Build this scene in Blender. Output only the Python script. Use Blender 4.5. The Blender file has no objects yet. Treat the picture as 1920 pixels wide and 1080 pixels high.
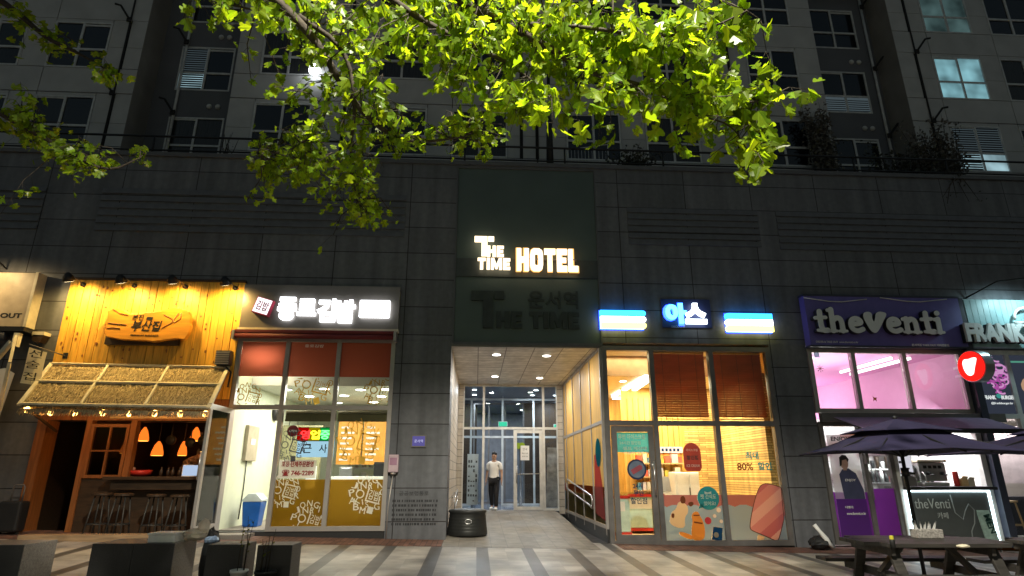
import bpy, bmesh, math, random
from mathutils import Vector, Matrix
R = math.radians
rnd = random.Random(11)
S = bpy.context.scene
COL = S.collection

# ------------------------------------------------------------------ camera, sky, exposure
F, TH, PSI, D, EYE = 1115.0, R(17.4), R(3.3), 12.5, 1.5
cam = bpy.data.cameras.new("camera"); cam.sensor_width = 36; cam.lens = 36 * F / 1920
cam.clip_start = 0.05; cam.clip_end = 500
co = bpy.data.objects.new("camera", cam); COL.objects.link(co)
co.location = (0, -D, EYE); co.rotation_euler = (R(90) + TH, 0, -PSI)
S.camera = co
w = bpy.data.worlds.new("World"); S.world = w; w.use_nodes = True
nt = w.node_tree; bg = nt.nodes["Background"]
sky = nt.nodes.new("ShaderNodeTexSky"); sky.sky_type = 'NISHITA'; sky.sun_disc = False
sky.sun_elevation = R(1.6); sky.sun_rotation = R(10); sky.air_density = 1; sky.dust_density = 4
nt.links.new(sky.outputs[0], bg.inputs[0]); bg.inputs[1].default_value = 0.15
S.view_settings.view_transform = 'Standard'; S.view_settings.look = 'None'
S.view_settings.exposure = 0.0; S.view_settings.gamma = 1.0
S.render.engine = 'CYCLES'
S.cycles.use_denoising = True
S.cycles.max_bounces = 6; S.cycles.diffuse_bounces = 4; S.cycles.glossy_bounces = 3
S.cycles.transparent_max_bounces = 20; S.cycles.sample_clamp_indirect = 4.0
S.cycles.caustics_reflective = False; S.cycles.caustics_refractive = False

# ------------------------------------------------------------------ helpers
_fw = Vector((math.sin(PSI) * math.cos(TH), math.cos(PSI) * math.cos(TH), math.sin(TH)))
_rt = Vector((math.cos(PSI), -math.sin(PSI), 0)); _up = _rt.cross(_fw)
_C = Vector((0, -D, EYE))
def at(px, py, Y=0.0):           # point of the photograph measured at depth Y
    d = _fw + _rt * ((px - 960) / F) + _up * ((540 - py) / F)
    return _C + d * ((Y - _C.y) / d.y)
def W(px, py, Y=0.0):
    p = at(px, py, Y); return p.x, p.z
def G(px, py, z):                # the same, measured on a level z
    d = _fw + _rt * ((px - 960) / F) + _up * ((540 - py) / F)
    return _C + d * ((z - _C.z) / d.z)

def gz(x, y):                    # pavement level: rises to the shops, falls to the east
    t = max(0.0, min(1.0, (y + 9) / 9))
    return t * (0.27 - 0.025 * max(-9, min(x, 12)))

class MB:
    def __init__(s): s.v = []; s.f = []; s.mi = []; s.cur = 0; s.m = Matrix(); s.sm = False
    def add(s, vs, fs):
        b = len(s.v); s.v += [tuple(s.m @ Vector(p)) for p in vs]
        s.f += [tuple(b + i for i in f) for f in fs]; s.mi += [s.cur] * len(fs); return s
    def box(s, x0, x1, y0, y1, z0, z1):
        return s.add([(x0,y0,z0),(x1,y0,z0),(x1,y1,z0),(x0,y1,z0),(x0,y0,z1),(x1,y0,z1),(x1,y1,z1),(x0,y1,z1)],
                     [(0,3,2,1),(4,5,6,7),(0,1,5,4),(1,2,6,5),(2,3,7,6),(3,0,4,7)])
    def quad(s, *p): return s.add(p, [tuple(range(len(p)))])
    def prism(s, pts, y0, y1):   # outline in x,z given counter-clockwise seen from the street
        n = len(pts)
        vs = [(x, y0, z) for x, z in pts] + [(x, y1, z) for x, z in pts]
        return s.add(vs, [tuple(range(n)), tuple(range(2*n-1, n-1, -1))] + [(i, n+i, n+(i+1) % n, (i+1) % n) for i in range(n)])
    def prismz(s, pts, z0, z1):
        n = len(pts)
        vs = [(x, y, z0) for x, y in pts] + [(x, y, z1) for x, y in pts]
        return s.add(vs, [tuple(range(n-1, -1, -1)), tuple(range(n, 2*n))] + [(i, (i+1) % n, n+(i+1) % n, n+i) for i in range(n)])
    def tube(s, pts, r, n=8):
        pts = [Vector(p) for p in pts]; k = len(pts)
        rs = r if isinstance(r, (list, tuple)) else [r] * k
        vs = []; ref = None
        for i in range(k):
            d = (pts[min(i+1, k-1)] - pts[max(i-1, 0)])
            d = d.normalized() if d.length > 1e-9 else Vector((0, 0, 1))
            if ref is None: ref = Vector((0, 0, 1)) if abs(d.z) < .9 else Vector((1, 0, 0))
            a = d.cross(ref).normalized(); b = a.cross(d).normalized(); ref = b
            for j in range(n):
                t = 2 * math.pi * j / n
                vs.append(pts[i] + (a * math.cos(t) + b * math.sin(t)) * rs[i])
        fs = [(i*n+j, i*n+(j+1) % n, (i+1)*n+(j+1) % n, (i+1)*n+j) for i in range(k-1) for j in range(n)]
        fs += [tuple(range(n-1, -1, -1)), tuple((k-1)*n+j for j in range(n))]
        return s.add(vs, fs)
    def bar(s, p0, p1, wx, wz, up=(0, 0, 1)):
        p0 = Vector(p0); p1 = Vector(p1); d = (p1 - p0).normalized(); u = Vector(up)
        a = d.cross(u)
        if a.length < 1e-4: a = d.cross(Vector((1, 0, 0)))
        a.normalize(); b = a.cross(d).normalized(); a = a * wx / 2; b = b * wz / 2
        return s.add([p0-a-b, p0+a-b, p1+a-b, p1-a-b, p0-a+b, p0+a+b, p1+a+b, p1-a+b],
                     [(0,3,2,1),(4,5,6,7),(0,1,5,4),(1,2,6,5),(2,3,7,6),(3,0,4,7)])
    def lathe(s, cx, cy, prof, n=24):
        vs = []
        for r, z in prof:
            for j in range(n):
                t = 2*math.pi*j/n; vs.append((cx + r*math.cos(t), cy + r*math.sin(t), z))
        k = len(prof)
        fs = [(i*n+j, i*n+(j+1) % n, (i+1)*n+(j+1) % n, (i+1)*n+j) for i in range(k-1) for j in range(n)]
        fs += [tuple(range(n-1, -1, -1)), tuple((k-1)*n+j for j in range(n))]
        return s.add(vs, fs)
    def disc(s, x, y, z, r, y1=None, n=28, r2=None):   # upright disc with thickness along y
        y1 = y + .01 if y1 is None else y1
        return s.prism([(x + r*math.cos(2*math.pi*i/n), z + (r2 or r)*math.sin(2*math.pi*i/n)) for i in range(n)], y, y1)
    def ball(s, c, rx, ry=None, rz=None, n=12):
        ry = ry or rx; rz = rz or rx
        m = max(4, n // 2); vs = []; 
        for i in range(m + 1):
            ph = math.pi * (i + .02 if i == 0 else i - .02 if i == m else i) / m
            for j in range(n):
                t = 2*math.pi*j/n
                vs.append((c[0]+rx*math.sin(ph)*math.cos(t), c[1]+ry*math.sin(ph)*math.sin(t), c[2]-rz*math.cos(ph)))
        fs = [(i*n+j, i*n+(j+1) % n, (i+1)*n+(j+1) % n, (i+1)*n+j) for i in range(m) for j in range(n)]
        fs += [tuple(range(n-1, -1, -1)), tuple(m*n+j for j in range(n))]
        return s.add(vs, fs)
    def join(s, o): return s.add(o.v, o.f)

def org(p):
    return p.matrix_world.translation if False else (Vector(p['_o']) if p is not None and '_o' in p.keys() else Vector((0, 0, 0)))
ORG = {}; FILMS = set()
def obj(name, mb, m, parent=None, bev=0, smooth=None):
    me = bpy.data.meshes.new(name)
    o3 = ORG.get(parent.name, Vector((0,0,0))) if parent else Vector((0,0,0))
    me.from_pydata([tuple(Vector(v) - o3) for v in mb.v], [], mb.f)
    ms = m if isinstance(m, (list, tuple)) else [m]
    for k in ms: me.materials.append(k)
    if len(ms) > 1: me.polygons.foreach_set('material_index', mb.mi)
    if smooth if smooth is not None else mb.sm: me.polygons.foreach_set('use_smooth', [True]*len(me.polygons))
    bm = bmesh.new(); bm.from_mesh(me); bmesh.ops.recalc_face_normals(bm, faces=bm.faces)
    if ms[0].name in FILMS and bm.verts:      # a print on glass is one sheet: keep the face towards the street
        dim = [max(v.co[a] for v in bm.verts) - min(v.co[a] for v in bm.verts) for a in range(3)]; ax = dim.index(min(dim))
        mid = (max(v.co[ax] for v in bm.verts) + min(v.co[ax] for v in bm.verts))/2 + .25*dim[ax]
        if dim[ax] < .02: bmesh.ops.delete(bm, geom=[q for q in bm.faces if q.calc_center_median()[ax] > mid or abs(q.normal[ax]) < .5], context='FACES')
    bm.to_mesh(me); bm.free()
    me.update()
    o = bpy.data.objects.new(name, me); COL.objects.link(o)
    if parent: o.parent = parent; ORG[o.name] = o3
    if bev:
        b = o.modifiers.new("bevel", 'BEVEL'); b.width = bev; b.segments = 2; b.limit_method = 'ANGLE'
    return o
def tag(o, label, cat, group=None):
    o['label'] = label; o['category'] = cat
    if group: o['group'] = group
    return o
def thing(name, label, cat, loc=(0, 0, 0), group=None):
    o = bpy.data.objects.new(name, None); COL.objects.link(o); o.location = loc
    o.empty_display_size = .1
    ORG[o.name] = Vector(loc)
    return tag(o, label, cat, group)
def single(name, label, cat, mb, m, group=None, bev=0, smooth=None):
    return tag(obj(name, mb, m, None, bev, smooth), label, cat, group)
def struct(name, mb, m, **k):
    o = obj(name, mb, m, None, **k); o['kind'] = 'structure'; return o
def lab(o, t): o['label'] = t; return o
def dup(root, loc, label=None, rz=None):
    r = root.copy(); COL.objects.link(r); r.location = loc
    if rz is not None: r.rotation_euler = (0, 0, rz)
    if label: r['label'] = label
    for ch in list(root.children):
        c = ch.copy(); COL.objects.link(c); c.parent = r
        for g in list(ch.children):
            d = g.copy(); COL.objects.link(d); d.parent = c
    return r

def text(s, x, z, y, w=None, h=None, bold=0.0, ext=.004, rot=0.0, shear=0.0, yaw=None, aspect=True):
    c = bpy.data.curves.new("t", 'FONT'); c.body = s; c.size = 1; c.extrude = .5; c.offset = bold; c.shear = shear
    c.resolution_u = 3; c.align_x = 'CENTER'
    o = bpy.data.objects.new("t", c); COL.objects.link(o)
    me = o.evaluated_get(bpy.context.evaluated_depsgraph_get()).to_mesh()
    vs = [v.co.copy() for v in me.vertices]; fs = [tuple(p.vertices) for p in me.polygons]
    o.evaluated_get(bpy.context.evaluated_depsgraph_get()).to_mesh_clear()
    bpy.data.objects.remove(o); bpy.data.curves.remove(c)
    x0 = min(v.x for v in vs); x1 = max(v.x for v in vs); y0 = min(v.y for v in vs); y1 = max(v.y for v in vs)
    sx = w / (x1-x0) if w else None; sy = h / (y1-y0) if h else None
    sx = sx or sy; sy = sy or sx
    mb = MB(); ca, sa = math.cos(rot), math.sin(rot); out = []
    for v in vs:
        u = (v.x - (x0+x1)/2) * sx; k = (v.y - (y0+y1)/2) * sy
        out.append((x + u*ca - k*sa, y - v.z * 2 * ext, z + u*sa + k*ca))
    return mb.add(out, fs)

# ------------------------------------------------------------------ materials
def _new(name):
    m = bpy.data.materials.new(name); m.use_nodes = True
    n = m.node_tree.nodes; return m, n, m.node_tree.links, n["Principled BSDF"]
def mat(name, col, rough=.6, metal=0, var=.15, scale=5, bump=0, bscale=60, stretch=(1,1,1), spec=.4, island=0):
    m, n, L, b = _new(name)
    tc = n.new("ShaderNodeTexCoord"); mp = n.new("ShaderNodeMapping"); mp.inputs['Scale'].default_value = stretch
    L.new(tc.outputs['Object'], mp.inputs[0])
    ns = n.new("ShaderNodeTexNoise"); ns.inputs['Scale'].default_value = scale; ns.inputs['Detail'].default_value = 6
    L.new(mp.outputs[0], ns.inputs[0])
    mx = n.new("ShaderNodeMix"); mx.data_type = 'RGBA'
    mx.inputs[6].default_value = tuple(c*(1-var) for c in col) + (1,)
    mx.inputs[7].default_value = tuple(min(1, c*(1+var)) for c in col) + (1,)
    cr = n.new("ShaderNodeMapRange"); cr.inputs[1].default_value = .3; cr.inputs[2].default_value = .7
    L.new(ns.outputs[0], cr.inputs[0]); L.new(cr.outputs[0], mx.inputs[0])
    out = mx.outputs[2]
    if island:
        ge = n.new("ShaderNodeNewGeometry"); hs = n.new("ShaderNodeHueSaturation")
        mr = n.new("ShaderNodeMapRange"); mr.inputs[3].default_value = 1-island; mr.inputs[4].default_value = 1+island
        L.new(ge.outputs['Random Per Island'], mr.inputs[0]); L.new(mr.outputs[0], hs.inputs['Value'])
        L.new(out, hs.inputs['Color']); out = hs.outputs[0]
    L.new(out, b.inputs['Base Color'])
    b.inputs['Roughness'].default_value = rough; b.inputs['Metallic'].default_value = metal
    b.inputs['Specular IOR Level'].default_value = spec
    if bump:
        n2 = n.new("ShaderNodeTexNoise"); n2.inputs['Scale'].default_value = bscale; n2.inputs['Detail'].default_value = 4
        L.new(mp.outputs[0], n2.inputs[0])
        bp = n.new("ShaderNodeBump"); bp.inputs['Strength'].default_value = bump; bp.inputs['Distance'].default_value = .01
        L.new(n2.outputs[0], bp.inputs['Height']); L.new(bp.outputs[0], b.inputs['Normal'])
    return m
def emit(name, col, s):
    m, n, L, b = _new(name); n.remove(b)
    e = n.new("ShaderNodeEmission"); e.inputs[0].default_value = tuple(col) + (1,); e.inputs[1].default_value = s
    L.new(e.outputs[0], n["Material Output"].inputs[0]); return m
def emit_blotchy(name, col, s, scale=1.2):
    m = emit(name, col, s); n = m.node_tree.nodes; L = m.node_tree.links; e = [q for q in n if q.type == 'EMISSION'][0]
    tc = n.new("ShaderNodeTexCoord"); ns = n.new("ShaderNodeTexNoise"); ns.inputs['Scale'].default_value = scale; ns.inputs['Detail'].default_value = 2
    mr = n.new("ShaderNodeMapRange"); mr.inputs[1].default_value = .3; mr.inputs[2].default_value = .7; mr.inputs[3].default_value = s*.35; mr.inputs[4].default_value = s*1.5
    L.new(tc.outputs['Object'], ns.inputs[0]); L.new(ns.outputs[0], mr.inputs[0]); L.new(mr.outputs[0], e.inputs[1]); return m
def glass(name, tint=(.92,.95,.95), f=1.0, rough=.01):
    m, n, L, b = _new(name); n.remove(b)
    t = n.new("ShaderNodeBsdfTransparent"); t.inputs[0].default_value = tuple(tint) + (1,)
    g = n.new("ShaderNodeBsdfGlossy"); g.inputs['Roughness'].default_value = rough
    fr = n.new("ShaderNodeFresnel"); fr.inputs[0].default_value = 1.35
    mu = n.new("ShaderNodeMath"); mu.operation = 'MULTIPLY'; mu.inputs[1].default_value = f; mu.use_clamp = True
    L.new(fr.outputs[0], mu.inputs[0])
    mx = n.new("ShaderNodeMixShader"); L.new(mu.outputs[0], mx.inputs[0]); L.new(t.outputs[0], mx.inputs[1]); L.new(g.outputs[0], mx.inputs[2])
    L.new(mx.outputs[0], n["Material Output"].inputs[0]); return m
def film(name, col, trans=.3, transl=.5, tint=None):   # printed or coloured film on glass: lets some light through
    m, n, L, b = _new(name); n.remove(b); FILMS.add(m.name)
    d = n.new("ShaderNodeBsdfDiffuse"); d.inputs[0].default_value = tuple(col) + (1,)
    tl = n.new("ShaderNodeBsdfTranslucent"); tl.inputs[0].default_value = tuple(col) + (1,)
    t = n.new("ShaderNodeBsdfTransparent"); t.inputs[0].default_value = tuple(tint or col) + (1,)
    a = n.new("ShaderNodeMixShader"); a.inputs[0].default_value = transl
    L.new(d.outputs[0], a.inputs[1]); L.new(tl.outputs[0], a.inputs[2])
    c = n.new("ShaderNodeMixShader"); c.inputs[0].default_value = trans
    L.new(a.outputs[0], c.inputs[1]); L.new(t.outputs[0], c.inputs[2])
    L.new(c.outputs[0], n["Material Output"].inputs[0]); return m
def tiles(name, col, joint, w, h, axis='XZ', rough=.5, mortar=.006, var=.12, offset=0.0, bump=.3, spec=.4):
    m, n, L, b = _new(name)
    tc = n.new("ShaderNodeTexCoord"); sp = n.new("ShaderNodeSeparateXYZ"); cb = n.new("ShaderNodeCombineXYZ")
    L.new(tc.outputs['Object'], sp.inputs[0])
    for i, ch in enumerate(axis): L.new(sp.outputs[ch], cb.inputs[i])
    br = n.new("ShaderNodeTexBrick"); L.new(cb.outputs[0], br.inputs[0])
    br.offset = offset; br.inputs['Scale'].default_value = 1
    br.inputs['Brick Width'].default_value = w; br.inputs['Row Height'].default_value = h
    br.inputs['Mortar Size'].default_value = mortar; br.inputs['Mortar Smooth'].default_value = .2
    br.inputs['Color1'].default_value = tuple(c*(1-var) for c in col) + (1,)
    br.inputs['Color2'].default_value = tuple(c*(1+var) for c in col) + (1,)
    br.inputs['Mortar'].default_value = tuple(joint) + (1,)
    ns = n.new("ShaderNodeTexNoise"); ns.inputs['Scale'].default_value = 9; ns.inputs['Detail'].default_value = 8
    L.new(tc.outputs['Object'], ns.inputs[0])
    mr = n.new("ShaderNodeMapRange"); mr.inputs[3].default_value = .72; mr.inputs[4].default_value = 1.28
    L.new(ns.outputs[0], mr.inputs[0])
    mp = n.new("ShaderNodeMapping"); mp.inputs['Scale'].default_value = (2.6,2.6,.22); L.new(tc.outputs['Object'], mp.inputs[0])
    n3 = n.new("ShaderNodeTexNoise"); n3.inputs['Scale'].default_value = 1.6; n3.inputs['Detail'].default_value = 7; L.new(mp.outputs[0], n3.inputs[0])
    m3 = n.new("ShaderNodeMapRange"); m3.inputs[1].default_value = .3; m3.inputs[2].default_value = .7; m3.inputs[3].default_value = .72; m3.inputs[4].default_value = 1.18; L.new(n3.outputs[0], m3.inputs[0])
    mm = n.new("ShaderNodeMath"); mm.operation = 'MULTIPLY'; L.new(mr.outputs[0], mm.inputs[0]); L.new(m3.outputs[0], mm.inputs[1])
    hs = n.new("ShaderNodeHueSaturation"); L.new(br.outputs['Color'], hs.inputs['Color']); L.new(mm.outputs[0], hs.inputs['Value'])
    L.new(hs.outputs[0], b.inputs['Base Color']); b.inputs['Roughness'].default_value = rough
    b.inputs['Specular IOR Level'].default_value = spec
    bp = n.new("ShaderNodeBump"); bp.inputs['Strength'].default_value = bump; bp.inputs['Distance'].default_value = .004; bp.invert = True
    L.new(br.outputs['Fac'], bp.inputs['Height']); L.new(bp.outputs[0], b.inputs['Normal'])
    return m

M = {}
M['podium'] = tiles('dark granite cladding', (.125,.129,.142), (.018,.015,.016), 1.6, .62, 'XZ', .45, .010, .13)
M['podium_side'] = tiles('dark granite side', (.12,.125,.135), (.02,.02,.02), 1.6, .62, 'YZ', .45, .010, .07)
M['podium_plain'] = mat('dark granite plain', (.10,.104,.114), .5, var=.12)
M['louvre'] = mat('dark louvre metal', (.115,.119,.131), .5, .1)
M['panelgreen'] = mat('dark green metal panel', (.085,.115,.110), .5, .1, var=.1, scale=1)
M['panelband'] = mat('dark panel band', (.06,.07,.07), .4, .2)
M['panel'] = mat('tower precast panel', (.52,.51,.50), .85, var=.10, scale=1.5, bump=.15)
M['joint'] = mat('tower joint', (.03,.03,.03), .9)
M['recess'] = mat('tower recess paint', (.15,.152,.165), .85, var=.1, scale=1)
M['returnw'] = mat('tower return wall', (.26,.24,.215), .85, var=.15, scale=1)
M['wframe'] = mat('window frame', (.62,.62,.61), .5)
M['darkglass'] = mat('dark window glass', (.006,.007,.009), .08, var=.5, scale=.7, spec=.5)
M['tan'] = mat('tan signboard', (.42,.34,.24), .5)
M['cream'] = mat('cream signboard', (.62,.55,.40), .5)
M['steel'] = mat('brushed steel', (.55,.55,.56), .3, .9, var=.08)
M['alu'] = mat('aluminium frame', (.42,.39,.37), .4, .5, var=.06)
M['whitealu'] = mat('white frame', (.62,.62,.6), .45)
M['dkalu'] = mat('dark grey frame', (.16,.15,.145), .4, .3)
M['black'] = mat('black', (.015,.015,.016), .5)
M['rubber'] = mat('black rubber', (.022,.023,.022), .45, var=.2)
M['ivory'] = mat('ivory paint', (.72,.66,.5), .6)
M['white'] = mat('white paint', (.78,.78,.76), .5, var=.04)
M['paper'] = mat('white paper', (.75,.75,.74), .8, var=.06)
M['navy'] = mat('navy signboard', (.04,.045,.07), .35)
M['wood'] = mat('golden planks', (.68,.36,.045), .5, var=.34, scale=3, bump=.3, bscale=20, stretch=(6,6,.5), island=.22)
M['woodred'] = mat('orange wood', (.25,.09,.024), .5, var=.25, scale=3, bump=.2, stretch=(8,8,.6))
M['woodslab'] = mat('slab wood', (.70,.30,.03), .45, var=.22, scale=2.4, bump=.3, bscale=10, stretch=(.8,1,6))
M['wooddark'] = mat('dark brown wood', (.045,.026,.014), .5, var=.3, scale=4, stretch=(1,6,6))
M['woodlight'] = mat('light wood', (.62,.42,.2), .55, var=.2, scale=3, stretch=(1,1,5), bump=.1)
M['deck'] = mat('deck wood', (.34,.22,.12), .6, var=.3, scale=3, stretch=(1,8,8), bump=.2)
M['thatch'] = mat('straw thatch', (.40,.31,.17), .9, var=.55, scale=16, bump=1.0, bscale=34, stretch=(3.0,1,1))
M['bark'] = mat('bark', (.035,.027,.02), .9, var=.4, scale=20, bump=.6)
M['brick'] = tiles('brown brick paving', (.15,.075,.055), (.04,.03,.025), .2, .1, 'YX', .75, .006, .25, .5)
M['ramp'] = tiles('granite ramp paving', (.20,.18,.15), (.12,.11,.10), .6, .3, 'YX', .5, .006, .12, .5)
M['granite'] = mat('grey granite', (.20,.18,.16), .6, var=.3, scale=60, bump=.1)
M['granitedark'] = mat('polished dark granite', (.032,.032,.033), .35, var=.35, scale=90)
M['stonew'] = tiles('pale stone wall', (.55,.50,.43), (.16,.15,.13), .6, .2, 'YZ', .5, .008, .1, .5)
M['stonewx'] = tiles('pale stone wall front', (.55,.50,.43), (.16,.15,.13), .6, .2, 'XZ', .5, .008, .1, .5)
M['stonegrey'] = tiles('grey stone cladding', (.30,.28,.25), (.06,.055,.05), 1.2, .55, 'XZ', .6, .009, .07)
M['soffit'] = tiles('white metal soffit', (.62,.60,.57), (.16,.15,.14), .62, .31, 'XY', .4, .012, .05)
M['glass'] = glass('clear glass')
M['glassd'] = glass('lobby glass', (.88,.93,.96), 1.4)
M['maroon'] = mat('maroon awning', (.16,.018,.02), .6)
M['awnpurple'] = mat('purple awning fabric', (.30,.21,.33), .75, var=.12)
M['umbfab'] = mat('navy purple umbrella fabric', (.026,.022,.062), .75, var=.2, scale=3, bump=.1)
M['purple'] = mat('purple signboard', (.13,.11,.36), .45, var=.08)
M['letter'] = mat('silver grey letter', (.72,.76,.74), .45, var=.05)
M['letterside'] = mat('black letter side', (.02,.02,.025), .4)
M['teal'] = mat('pale teal corrugated sign', (.32,.50,.52), .45, .0, var=.1)
M['red'] = mat('red paint', (.5,.03,.02), .4)
M['blue'] = mat('blue plastic', (.01,.10,.42), .35)
M['skin'] = mat('skin', (.42,.25,.17), .55, var=.1)
M['hair'] = mat('black hair', (.012,.011,.011), .5)
M['tee'] = mat('white cotton', (.78,.76,.72), .85, var=.06)
M['trouser'] = mat('black trousers', (.015,.015,.018), .8)
M['tanshirt'] = mat('tan knit', (.32,.19,.11), .85, var=.15)
M['greenwall'] = mat('pale green wall', (.66,.70,.55), .6, var=.05)
M['ceilw'] = mat('white ceiling', (.72,.72,.66), .7, var=.04)
M['icewood'] = mat('yellow pine boards', (.66,.40,.10), .5, var=.25, scale=2.5, bump=.1, stretch=(7,7,.6), island=.12)
M['stackstone'] = tiles('stacked yellow stone', (.62,.42,.15), (.30,.18,.05), .42, .055, 'XZ', .7, .008, .35, .37, .6)
M['plasticbag'] = glass('thin plastic', (.75,.75,.72), 5, .25)
M['chalk'] = mat('chalk grey board', (.085,.095,.095), .6, var=.15, scale=2)
M['leafdark'] = mat('dark shrub leaf', (.05,.055,.04), .6, var=.4, scale=10)
M['orangeboard'] = mat('orange menu board', (.75,.33,.05), .5)
M['brownfilm'] = film('brown window film', (.30,.155,.012), .3, .7, (.45,.24,.03))
M['redfilm'] = film('brick red window film', (.56,.13,.08), .10, .5, (.5,.15,.1))
M['goldfilm'] = film('gold print', (.55,.34,.06), .15, .4)
M['whitefilm'] = film('white print', (.80,.74,.66), .12, .55, (.9,.86,.8))
M['pinkfilm'] = film('rose print', (.68,.17,.16), .15, .7, (.8,.4,.35))
M['palefilm'] = film('pale blue print', (.30,.44,.62), .12, .65, (.6,.75,.9))
M['duskfilm'] = film('mauve print', (.42,.16,.18), .12, .7, (.6,.35,.3))
M['bluefilm'] = film('teal print', (.03,.25,.38), .08, .7)
M['navyfilm'] = film('navy print', (.01,.05,.14), .05, .3)
M['orangefilm'] = film('orange print', (.70,.30,.07), .1, .7)
M['creamfilm'] = film('cream print', (.80,.64,.44), .1, .7)
M['brownprint'] = film('brown print', (.18,.06,.03), .05, .3)
M['stoolmetal'] = mat('dull dark metal', (.05,.048,.045), .5, .4)
M['brownprint_solid'] = mat('dark brown print', (.10,.03,.02), .6)
M['greyprint'] = film('grey print', (.10,.10,.11), .05, .3)

def lamp(kind, loc, power, col=(1,1,1), size=.1, rot=(0,0,0), parent=None, angle=None, name='lamp_light', sizey=None, blend=.6):
    l = bpy.data.lights.new(name, kind); l.energy = power; l.color = col
    if kind == 'AREA':
        l.size = size
        if sizey: l.shape = 'RECTANGLE'; l.size_y = sizey
        else: l.shape = 'DISK'
    else: l.shadow_soft_size = size
    if kind == 'SPOT' and angle: l.spot_size = angle; l.spot_blend = blend
    o = bpy.data.objects.new(name, l); COL.objects.link(o)
    o3 = ORG.get(parent.name, Vector((0,0,0))) if parent else Vector((0,0,0))
    o.location = Vector(loc) - o3; o.rotation_euler = rot
    if parent: o.parent = parent
    return o
def aim(p, q): return (Vector(q) - Vector(p)).to_track_quat('-Z', 'Y').to_euler()

# ------------------------------------------------------------------ street lamp that lights the leaves (its head is above the frame)
t = thing('street_lamp', 'tall grey street lamp with its arm reaching over the branches', 'street lamp', (4.3, -11.6, 0))
mb = MB(); mb.sm = True
mb.tube([(4.3,-11.6,0),(4.3,-11.6,5),(4.3,-11.6,8.6)], [.09,.07,.06], 12); mb.lathe(4.3,-11.6,[(.2,0),(.2,.04),(.12,.06),(.1,.4)],16)
obj('pole', mb, M['alu'], t)
mb = MB(); mb.sm = True; mb.tube([(4.3,-11.6,8.5),(3.0,-11.5,8.68),(0.7,-11.25,8.72)], .035, 8); obj('arm', mb, M['alu'], t)
mb = MB(); mb.lathe(.5,-11.2,[(.05,8.82),(.2,8.78),(.24,8.66),(.22,8.64)],20); obj('lamp_head', mb, M['alu'], t)
lamp('SPOT', (.5,-11.2,8.5), 6600, (1,.93,.76), .12, parent=t, angle=R(133), blend=.25)

# ------------------------------------------------------------------ pavement
def paving():
    m, n, L, b = _new('striped granite paving')
    tc = n.new("ShaderNodeTexCoord"); sp = n.new("ShaderNodeSeparateXYZ"); L.new(tc.outputs['Object'], sp.inputs[0])
    def mth(op, a, v=None, v2=None):
        q = n.new("ShaderNodeMath"); q.operation = op; L.new(a, q.inputs[0])
        if v is not None:
            if isinstance(v, (int, float)): q.inputs[1].default_value = v
            else: L.new(v, q.inputs[1])
        return q.outputs[0]
    x = mth('ADD', sp.outputs[0], -.13 + 81*10 + .405); fx = mth('MODULO', x, .81)
    dist = mth('ABSOLUTE', mth('ADD', fx, -.405)); stripe = mth('LESS_THAN', dist, .095)
    joint_x = mth('LESS_THAN', mth('ABSOLUTE', mth('ADD', dist, -.098)), .005)
    fy = mth('MODULO', mth('ADD', sp.outputs[1], 400), .45); joint_y = mth('LESS_THAN', fy, .008)
    jt = mth('MAXIMUM', joint_x, joint_y)
    ns = n.new("ShaderNodeTexNoise"); ns.inputs['Scale'].default_value = 2.2; ns.inputs['Detail'].default_value = 10; L.new(tc.outputs['Object'], ns.inputs[0])
    n2 = n.new("ShaderNodeTexNoise"); n2.inputs['Scale'].default_value = 90; n2.inputs['Detail'].default_value = 3; L.new(tc.outputs['Object'], n2.inputs[0])
    def mix(f, a, c):
        q = n.new("ShaderNodeMix"); q.data_type = 'RGBA'
        if isinstance(f, float): q.inputs[0].default_value = f
        else: L.new(f, q.inputs[0])
        for i, v in ((6, a), (7, c)):
            if isinstance(v, tuple): q.inputs[i].default_value = v + (1,)
            else: L.new(v, q.inputs[i])
        return q.outputs[2]
    vor = n.new("ShaderNodeTexWhiteNoise"); vor.noise_dimensions = '2D'
    cb = n.new("ShaderNodeCombineXYZ"); L.new(mth('FLOOR', mth('DIVIDE', x, .81)), cb.inputs[0]); L.new(mth('FLOOR', mth('DIVIDE', mth('ADD', sp.outputs[1], 400), .45)), cb.inputs[1])
    L.new(cb.outputs[0], vor.inputs[0])
    light = mix(vor.outputs[0], (.31,.285,.25), (.43,.395,.35))
    c = mix(stripe, light, (.085,.078,.072))
    c = mix(jt, c, (.10,.09,.08))
    mr = n.new("ShaderNodeMapRange"); mr.inputs[1].default_value = .3; mr.inputs[2].default_value = .72; mr.inputs[3].default_value = .55; mr.inputs[4].default_value = 1.25
    L.new(ns.outputs[0], mr.inputs[0])
    mr2 = n.new("ShaderNodeMapRange"); mr2.inputs[3].default_value = .8; mr2.inputs[4].default_value = 1.2; L.new(n2.outputs[0], mr2.inputs[0])
    hs = n.new("ShaderNodeHueSaturation"); L.new(c, hs.inputs['Color']); L.new(mth('MULTIPLY', mr.outputs[0], mr2.outputs[0]), hs.inputs['Value'])
    vo = n.new("ShaderNodeTexVoronoi"); vo.inputs['Scale'].default_value = 2.6; L.new(tc.outputs['Object'], vo.inputs['Vector'])
    spot = mth('LESS_THAN', vo.outputs['Distance'], .05)
    cm = mix(mth('MULTIPLY', spot, .55), hs.outputs[0], (.06,.055,.05))
    L.new(cm, b.inputs['Base Color']); b.inputs['Roughness'].default_value = .42
    bp = n.new("ShaderNodeBump"); bp.inputs['Strength'].default_value = .4; bp.inputs['Distance'].default_value = .004; bp.invert = True
    L.new(jt, bp.inputs['Height']); L.new(bp.outputs[0], b.inputs['Normal'])
    return m
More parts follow.
